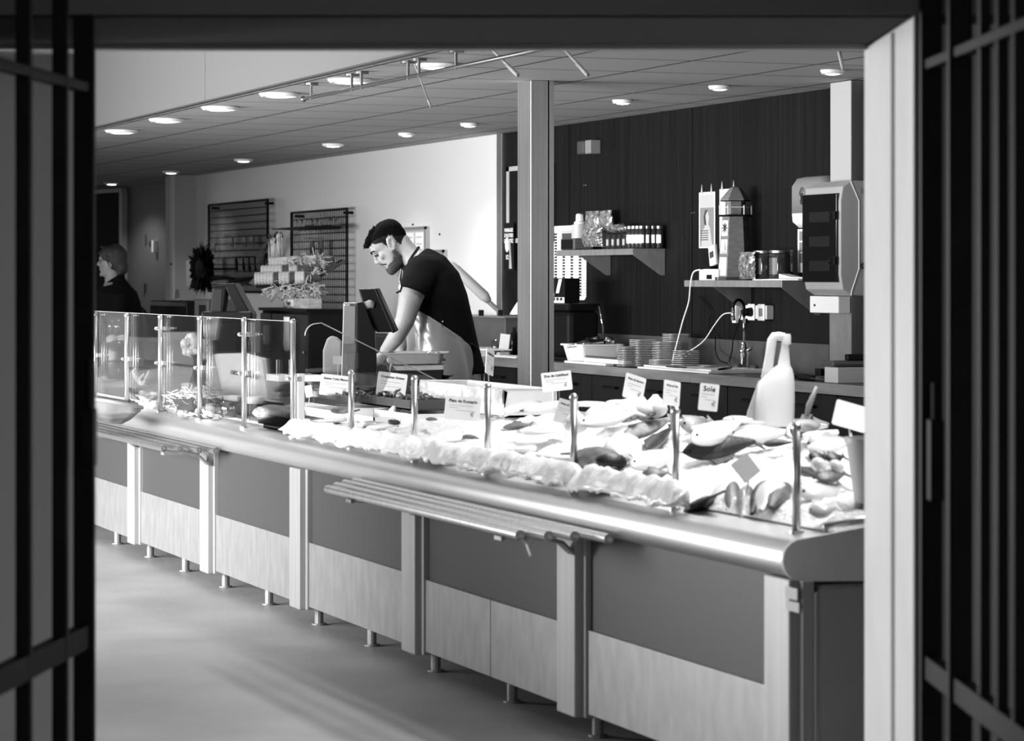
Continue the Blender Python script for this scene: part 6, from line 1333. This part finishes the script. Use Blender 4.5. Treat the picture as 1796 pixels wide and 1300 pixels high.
class Head:
    def __init__(s, chin, d, phi, k, side=0.0): s.c = D(chin[0], chin[1], d) + FW * side; s.cp, s.sp, s.k = math.cos(R(phi)), math.sin(R(phi)), k
    def __call__(s, x, y, z):
        x = (x - .085) * s.k; z = z * s.k
        return s.c - RT * (x * s.cp + z * s.sp) + UP * (-x * s.sp + z * s.cp) + FW * (y * s.k)
    def shapes(s, m, nose=1.0):
        m.loft([[s(*p) for p in head_ring(q)] for q in [i * .234 / 30 for i in range(31)]])
        m.tube([s(.086, 0, .135), s(.098, 0, .115), s(.113 * nose, 0, .094), s(.104, 0, .083)], [.006, .008, .0105, .006], 10)
        for q in (-1, 1):
            m.ball(s(.098, q * .011, .088), .009); m.ball(s(.082, q * .034, .138), .018, .02, .008); m.ball(s(.064, q * .042, .100), .017, .017, .020)
            # ear: rim, lobe and bowl
            e = [s(-.012 + .017 * math.cos(R(a)) - .010 * math.sin(R(a)), q * (.079 + .004 * math.sin(R(a))), .112 + .030 * math.sin(R(a))) for a in range(-100, 221, 20)]
            m.tube(e, .0052, 8); m.ball(s(-.010, q * .071, .110), .012, .004, .020); m.ball(s(-.004, q * .077, .083), .008, .006, .009)
        m.ball(s(.089, 0, .063), .010, .022, .006); m.ball(s(.090, 0, .052), .011, .019, .0065); m.ball(s(.086, 0, .014), .014, .022, .014)
    def shell(s, keep, off, name, mm, parent, org, zmin=0, zmax=.234, rough=0.0, nz=64, n=64):
        m = MB(org); V = []
        for i in range(nz + 1):
            z = zmin + (zmax - zmin) * i / nz; r = head_ring(z, off, n)
            V.append([(p, m.v(s(*(Vector(p) + (noise.noise_vector(Vector((p[0] * 90, p[1] * 90, p[2] * 40))) * rough))))) for p in r])
        for i in range(nz):
            for k in range(n):
                q = [V[i][k], V[i][(k + 1) % n], V[i + 1][(k + 1) % n], V[i + 1][k]]
                if all(keep(*p) for p, _ in q): m.face([v for _, v in q])
        bmesh.ops.delete(m.bm, geom=[v for v in m.bm.verts if not v.link_faces], context='VERTS')
        o = m.build(name, mm, parent, smooth=True); so = o.modifiers.new('thickness', 'SOLIDIFY'); so.thickness = off + .006; so.offset = -1; return o
def section(f, b, w_, d, off=0.0, n=26, side=0.0, k=1.0):
    A, Bk = D(f[0], f[1], d), D(b[0], b[1], d); c = (A + Bk) / 2 + FW * side; u = (A - Bk); l = u.length / 2 * k + off; u.normalize()
    return [c + u * (l * math.copysign(abs(math.cos(a)) ** .85, math.cos(a))) + FW * ((w_ * k + off) * math.copysign(abs(math.sin(a)) ** .85, math.sin(a))) for a in [2 * math.pi * i / n for i in range(n)]]
def hand(m, wrist, fwd, down, side, k=1.0, curl=.5):
    """palm, four unequal bent fingers and a thumb leaving the palm's side"""
    f, dn, s_ = fwd.normalized(), down.normalized(), side.normalized()
    pm = wrist + f * .055 * k; m.tube([wrist, wrist + f * .03 * k, pm + f * .03 * k, pm + f * .042 * k], [.026 * k, .036 * k, .041 * k, .034 * k], 12, flat=.5)
    for i, ln in enumerate((.072, .080, .075, .058)):
        b = pm + f * .036 * k + s_ * (-.030 + .020 * i) * k; a = b + (f * .6 + dn * .25 * curl) * ln * .6 * k; c = a + (f * .35 + dn * .8 * curl) * ln * .45 * k; e = c + (f * .1 + dn * .9 * curl) * ln * .3 * k
        m.tube([b, a, c, e], [.0098 * k, .0092 * k, .0085 * k, .0068 * k], 8); m.ball(e, .0068 * k)
    b = wrist + f * .028 * k - s_ * .03 * k; m.tube([b, b - s_ * .024 * k + f * .026 * k, b - s_ * .030 * k + f * .052 * k + dn * .012, b - s_ * .022 * k + f * .070 * k + dn * .022], [.013 * k, .0115 * k, .0100 * k, .0075 * k], 8)

# ---------------------------------------------------------------- the man bending over the scale
d0 = 13.7; g = D(787, 0, d0)
man = thing('person', 'man in a black t-shirt and rubber apron bending over the scale', 'person', (g.x, g.y, 0)); MO = man.location
hd = Head((689, 480), d0, 42, .97)
TORSO = [((748, 715), (842, 712), .165), ((742, 665), (846, 655), .175), ((738, 622), (832, 602), .155), ((727, 572), (823, 560), .165), ((713, 533), (813, 516), .185), ((707, 503), (799, 480), .195), ((712, 480), (775, 452), .165), ((713, 470), (752, 441), .10), ((706, 462), (732, 434), .064), ((697, 452), (722, 424), .058), ((688, 444), (714, 412), .056)]
NS = -.185
ARM_L = [((742, 478), NS), ((734, 498), NS - .03), ((722, 528), NS - .045), ((713, 562), NS - .045), ((698, 590), NS - .03), ((677, 617), NS + .01)]
ARM_R = [((728, 478), .185), ((716, 520), .215), ((708, 565), .215), ((703, 592), .17), ((699, 614), .11)]
RL = [.064, .060, .055, .047, .042, .029]
def pts(lst, d=d0): return [D(p[0], p[1], d) + FW * s_ for p, s_ in lst]
m = MB(MO); hd.shapes(m)
m.loft([section(f, b, w_, d0) for f, b, w_ in TORSO])
m.tube(pts(ARM_L), RL, 16); m.tube(pts(ARM_R), [.062, .055, .046, .042, .028], 16)
wl = pts(ARM_L)[-1]; hand(m, wl, D(664, 630, d0) + FW * (NS + .05) - wl, Vector((0, 0, -1)), FW * -1)
wr = pts(ARM_R)[-1]; hand(m, wr, D(692, 628, d0) + FW * .06 - wr, Vector((0, 0, -1)), FW)
for s_ in (-1, 1):
    m.tube([D(792, 690, d0) + FW * .085 * s_, D(778, 760, d0) + FW * .09 * s_, D(774, 840, d0) + FW * .095 * s_, D(788, 920, d0) + FW * .1 * s_, D(797, 975, d0) + FW * .1 * s_], [.095, .088, .060, .055, .038], 16)
    a = D(800, 0, d0) + FW * .1 * s_; a.z = .04; b = D(765, 0, d0) + FW * .115 * s_; b.z = .03; m.tube([a + RT * .02, a, a.lerp(b, .6), b, b - RT * .05], [.03, .042, .042, .036, .022], 12, flat=.8)
solid(m, 'body', SKIN, man, .0065, 3)
# clothes
m = MB(MO); m.loft([section(f, b, w_, d0, .018) for f, b, w_ in TORSO[1:8]] + [section((709, 468), (745, 438), .078, d0, .012)])
p = pts(ARM_L); m.ball(p[0], .085); m.tube([p[0], p[1], p[2].lerp(p[1], .55)], [.084, .078, .072], 18)
p = pts(ARM_R); m.ball(p[0], .085); m.tube([p[0], p[0].lerp(p[1], .5)], [.084, .074], 18)
m.ball(D(752, 478, d0) + FW * -.13, .10, .09, .085); m.ball(D(750, 476, d0) + FW * .13, .10, .09, .085)
solid(m, 'tshirt', SHIRT, man, .008, 3)
m = MB(MO)
for s_ in (-1, 1): m.tube([D(792, 660, d0) + FW * .07 * s_, D(792, 700, d0) + FW * .085 * s_, D(778, 760, d0) + FW * .09 * s_, D(774, 840, d0) + FW * .095 * s_, D(788, 920, d0) + FW * .1 * s_, D(796, 966, d0) + FW * .1 * s_], [.10, .105, .098, .072, .068, .060], 16)
m.loft([section(f, b, w_, d0, .010) for f, b, w_ in TORSO[:2]] + [section((740, 640), (838, 630), .16, d0, .010)]); solid(m, 'trousers', mat('dark_trousers', .012, .8), man, .010, 3)
m = MB(MO)
for s_ in (-1, 1):
    a = D(800, 0, d0) + FW * .1 * s_; a.z = .04; b = D(765, 0, d0) + FW * .115 * s_; b.z = .032; m.tube([a + RT * .025, a, a.lerp(b, .6), b, b - RT * .055], [.036, .05, .05, .044, .026], 14, flat=.8)
solid(m, 'shoes', BLACK, man, .008, 2)
AP = (((711, 535), (806, 528), .195, 42), ((716, 552), (816, 548), .195, 72), ((719, 572), (822, 566), .195, 98), ((719, 592), (826, 586), .195, 122), ((720, 606), (832, 602), .195, 148), ((719, 625), (838, 622), .20, 152), ((720, 650), (846, 648), .205, 152), ((722, 690), (852, 690), .205, 148), ((726, 760), (852, 762), .21, 140), ((730, 830), (850, 832), .21, 135))
m = MB(MO); rings = []
for f, b, w_, am in AP:
    A, Bk = D(f[0], f[1], d0), D(b[0], b[1], d0); c = (A + Bk) / 2; u = (A - Bk); l = u.length / 2 + .012; u.normalize(); r = []
    for i in range(49):
        a = R(-am + 2 * am * i / 48); fold = .006 * noise.noise((a * 2.5, f[1] * .02, 2)) + .004 * noise.noise((a * 7, f[1] * .05, 9))
        r.append(c + u * ((l + fold) * math.cos(a)) + FW * ((w_ + .008 + fold) * math.sin(a)))
    rings.append(r)
m.loft(rings, caps=False, closed=False); ap = m.build('apron', APRON, man, smooth=True)
so = ap.modifiers.new('thickness', 'SOLIDIFY'); so.thickness = .004; sb = ap.modifiers.new('round', 'SUBSURF'); sb.levels = 1; sb.render_levels = 2
p = D(828, 603, d0) + FW * -.13; m = MB(MO); m.ball(p, .008); m.tube([p, D(838, 612, d0) + FW * -.06, D(842, 640, d0)], .006, 6); m.build('apron_tie', BLACKM, ap)
p = D(778, 563, d0) + FW * -.208; m = MB(MO); m.ball(p, .005); m.build('apron_eyelet', CHROME, ap)
m = MB(MO); st_ = []
for i in range(13):
    a = math.pi * 2 * i / 12; A, Bk = D(714, 466, d0), D(733, 436, d0); c = (A + Bk) / 2; st_.append(c + (A - Bk) * .5 * math.cos(a) * 1.12 + FW * .078 * math.sin(a))
m.tube(st_, .007, 8); m.build('neck_strap', BLACKM, man, smooth=True)
m = MB(MO); m.tube([D(704, 472, d0) + FW * -.05, D(701, 490, d0) + FW * -.06, D(704, 503, d0) + FW * -.06], .003, 6); m.tube([D(707, 474, d0) + FW * -.03, D(706, 490, d0) + FW * -.06, D(704, 503, d0) + FW * -.06], .003, 6); lan = m.build('lanyard', GREY, man)
m = MB(MO); m.tube([D(704, 500, d0) + FW * -.06, D(702, 507, d0) + FW * -.06], [.010, .007], 10); m.build('lanyard_clip', CHROME, lan)
m = MB(MO); m.tube([D(708, 508, d0) + FW * -.07, D(696, 514, d0) + FW * -.07], .005, 6); m.build('pen', BLACK, man)
# hair, brows, beard, eyes
def kz(x, knots):
    for (x0, z0), (x1, z1_) in zip(knots, knots[1:]):
        if x0 >= x >= x1: return z0 + (z1_ - z0) * (x0 - x) / (x0 - x1)
    return knots[-1][1] if x < knots[-1][0] else knots[0][1]
HL = ((.10, .186), (.07, .182), (.045, .158), (.03, .150), (.018, .110), (.004, .098), (-.012, .148), (-.03, .125), (-.045, .055), (-.11, .03))
HL2 = ((.10, .19), (.075, .188), (.05, .180), (.02, .172), (-.02, .160), (-.05, .125), (-.11, .085))
hair = hd.shell(lambda x, y, z: z > kz(x, HL2) + .004 * noise.noise((x * 60, y * 60, z * 60)), .0045, 'hair', HAIR, man, MO, zmin=.05, rough=.003)
SIDE = mat('clipped_side_hair', .006, .8, var=.6, scale=60, spec=.1)
hd.shell(lambda x, y, z: kz(x, HL) + .004 * noise.noise((x * 50, y * 50, z * 50)) < z < kz(x, HL2) + .010, .0032, 'hair_sides', SIDE, man, MO, zmin=.02, rough=.0012)
m = MB(MO)
for i in range(150):
    y = random.uniform(-.05, .05); t = random.random(); x = .085 - .085 * t; z = .183 + .045 * t - abs(y) * .15
    p = hd(x, y, z); e = hd(x + .026 - .03 * t, y, z + .012 + .018 * t * (1 - t) * 2); m.tube([p, p.lerp(e, .6) + UP * random.uniform(-.003, .006), e + UP * random.uniform(-.006, .008)], [.0065, .005, .001], 5)
m.build('quiff', HAIR, hair, smooth=True)
BL = lambda x, y, z: (z + .006 * noise.noise((x * 70, y * 70, z * 70)) < kz(x, ((.10, .036), (.085, .036), (.07, .046), (.04, .050), (.016, .075), (.006, .105), (-.006, .105), (-.008, 0))))
BEARD = mat('short_beard', .020, .8, var=.5, scale=70, bump=.4, bscale=140)
hd.shell(lambda x, y, z: x > -.008 and BL(x, y, z), .0022, 'beard', BEARD, man, MO, zmax=.12, rough=.0015)
m = MB(MO)
for q in (-1, 1): m.tube([hd(.0975, q * .014, .141), hd(.0955, q * .034, .147), hd(.078, q * .058, .143)], [.0036, .0042, .0028], 6)
m.build('eyebrows', HAIR, man)
m = MB(MO); m.tube([hd(.078, -.036, .056), hd(.092, -.026, .066), hd(.099, 0, .0735), hd(.092, .026, .066), hd(.078, .036, .056)], [.004, .0055, .006, .0055, .004], 8, flat=.7); m.build('moustache', BEARD, man, smooth=True)
LIPS = mat('lip_skin', .09, .5)
m = MB(MO); m.ball(hd(.093, 0, .0635), .009, .020, .0045, n=12, m=8); m.ball(hd(.094, 0, .0535), .009, .018, .005, n=12, m=8); m.build('lips', LIPS, man, smooth=True)
EYE = mat('eye_white', .10, .3)
for q in (-1, 1):
    m = MB(MO); m.ball(hd(.0775, q * .033, .121), .0120); ey = m.build('eye', EYE, man, smooth=True)
    m = MB(MO); m.ball(hd(.0855, q * .034, .118), .0058); m.build('iris', BLACKM, ey)
    m = MB(MO); m.tube([hd(.090, q * .018, .119), hd(.0925, q * .034, .1235), hd(.080, q * .05, .120)], .0028, 5); m.build('lashes', BLACKM, ey)

# ---------------------------------------------------------------- the woman at the far left
d1 = 21.4; g = D(212, 0, d1)
wom = thing('person', 'smiling woman in glasses and a black jacket at the far left behind the counter', 'person', (g.x, g.y, 0)); WO = wom.location
hw = Head((178, 485), d1, 2, .97)
S2B = [((170, 640), (248, 640), .19), ((172, 600), (247, 600), .18), ((170, 560), (246, 560), .175), ((168, 535), (243, 532), .19), ((172, 515), (236, 512), .195), ((180, 504), (224, 500), .13), ((184, 496), (212, 488), .066), ((184, 488), (210, 478), .056), ((186, 478), (208, 465), .054)]
m = MB(WO); hw.shapes(m); m.loft([section(f, b, w_, d1) for f, b, w_ in S2B])
def armw(s_): return [D(216, 517, d1) + FW * .19 * s_, D(214, 548, d1) + FW * .215 * s_, D(206, 584, d1) + FW * .215 * s_, D(192, 604, d1) + FW * .19 * s_, D(177, 618, d1) + FW * .15 * s_]
for s_ in (-1, 1):
    a = armw(s_); m.tube(a, [.06, .052, .044, .036, .026], 14); hand(m, a[-1], a[-1] - a[-2], Vector((0, 0, -1)), FW * s_, .92)
    m.tube([D(212, 640, d1) + FW * .09 * s_, D(210, 720, d1) + FW * .09 * s_, D(212, 795, d1) + FW * .09 * s_], [.10, .062, .038], 14)
    a = D(216, 0, d1) + FW * .09 * s_; a.z = .035; m.tube([a + RT * .02, a, a - RT * .10, a - RT * .17], [.03, .038, .036, .02], 12, flat=.8)
solid(m, 'body', SKIN, wom, .0075, 3)
JACK = mat('black_jacket', .004, .9, spec=.1)
m = MB(WO); m.loft([section(f, b, w_, d1, .014) for f, b, w_ in S2B[:6]] + [section((181, 503), (217, 489), .075, d1, .010), section((184, 498), (216, 478), .066, d1, .008)])
for s_ in (-1, 1): a = armw(s_); m.tube(a, [.075, .066, .058, .05, .04], 16)
solid(m, 'jacket', JACK, wom, .009, 3)
m = MB(WO)
for s_ in (-1, 1): m.tube([D(212, 625, d1) + FW * .085 * s_, D(210, 720, d1) + FW * .09 * s_, D(212, 790, d1) + FW * .09 * s_], [.125, .08, .06], 14)
solid(m, 'trousers', JACK, wom, .012, 2)
m = MB(WO)
for s_ in (-1, 1): a = D(216, 0, d1) + FW * .09 * s_; a.z = .038; m.tube([a + RT * .025, a, a - RT * .10, a - RT * .175], [.036, .044, .042, .024], 12, flat=.8)
solid(m, 'shoes', BLACK, wom, .009, 2)
HW = ((.12, .176), (.085, .172), (.07, .160), (.05, .125), (.02, .118), (.0, .128), (-.02, .10), (-.035, .03), (-.12, .018))
WH = mat('streaked_brown_hair', .020, .6, var=.8, scale=5, stretch=(6, 6, 1), bump=.5, bscale=70)
RW = Matrix(((-RT.x, FW.x, 0), (-RT.y, FW.y, 0), (0, 0, 1)))
m = MB(WO); m.ball(hw(-.030, 0, .135), .088, .090, .112, RW, 18, 12); m.ball(hw(-.072, 0, .065), .050, .074, .065, RW, 16, 10); m.ball(hw(-.06, 0, .02), .035, .058, .03, RW, 14, 8)
for q in (-1, 1): m.ball(hw(.035, q * .055, .165), .045, .032, .045, RW, 12, 8)
solid(m, 'hair', WH, wom, .008, 2)
hw.shell(lambda x, y, z: z > kz(x, HW), .017, 'hair', WH, wom, WO, zmin=.01, rough=.004).name = 'hair_front'
m = MB(WO)
for i in range(26):
    q = -1 if i % 3 else 1; y0_ = q * random.uniform(.03, .08); p = hw(.03 + random.uniform(-.05, .05), y0_ * .7, .232); a = hw(.04 + random.uniform(-.06, .015), q * random.uniform(.080, .092), .185); b = hw(.030 + random.uniform(-.07, .012), q * random.uniform(.082, .092), .140)
    m.tube([p, a, b], [.006, .009, .003], 5)
m.build('fringe', WH, wom.children[-1] if wom.children else wom, smooth=True)
m = MB(WO)
for q in (-1, 1):
    m.tube([hw(.094 - .012 * (1 - math.cos(R(a))) * .6, q * (.034 + .021 * math.cos(R(a))), .117 + .017 * math.sin(R(a))) for a in range(0, 361, 24)], .0016, 5); m.tube([hw(.088, q * .055, .12), hw(.04, q * .077, .124), hw(-.01, q * .079, .124)], .0016, 5)
m.tube([hw(.102, -.012, .119), hw(.104, .012, .119)], .0016, 5); m.build('glasses', DGREY, wom)
for q in (-1, 1):
    m = MB(WO); m.ball(hw(.078, q * .033, .119), .0115); m.build('eye', EYE, wom, smooth=True)
m = MB(WO); m.ball(hw(-.002, -.083, .074), .006); m.ball(hw(-.002, .083, .074), .006); m.build('earrings', CHROME, wom, smooth=True)
m = MB(WO); p = D(184, 513, d1) + FW * -.13; m.tube([p + UP * .02, p, p + RT * .012 - UP * .015], .004, 5); m.tube([p + RT * .014 + UP * .028, p + RT * .01 - UP * .012], .003, 5); m.build('brooch', LGREY, wom)
m = MB(WO); p = D(196, 512, d1) + FW * -.17; m.ball(p, .006); m.tube([p, D(192, 529, d1) + FW * -.19], .0025, 5); m.build('pin_chain', CHROME, wom)
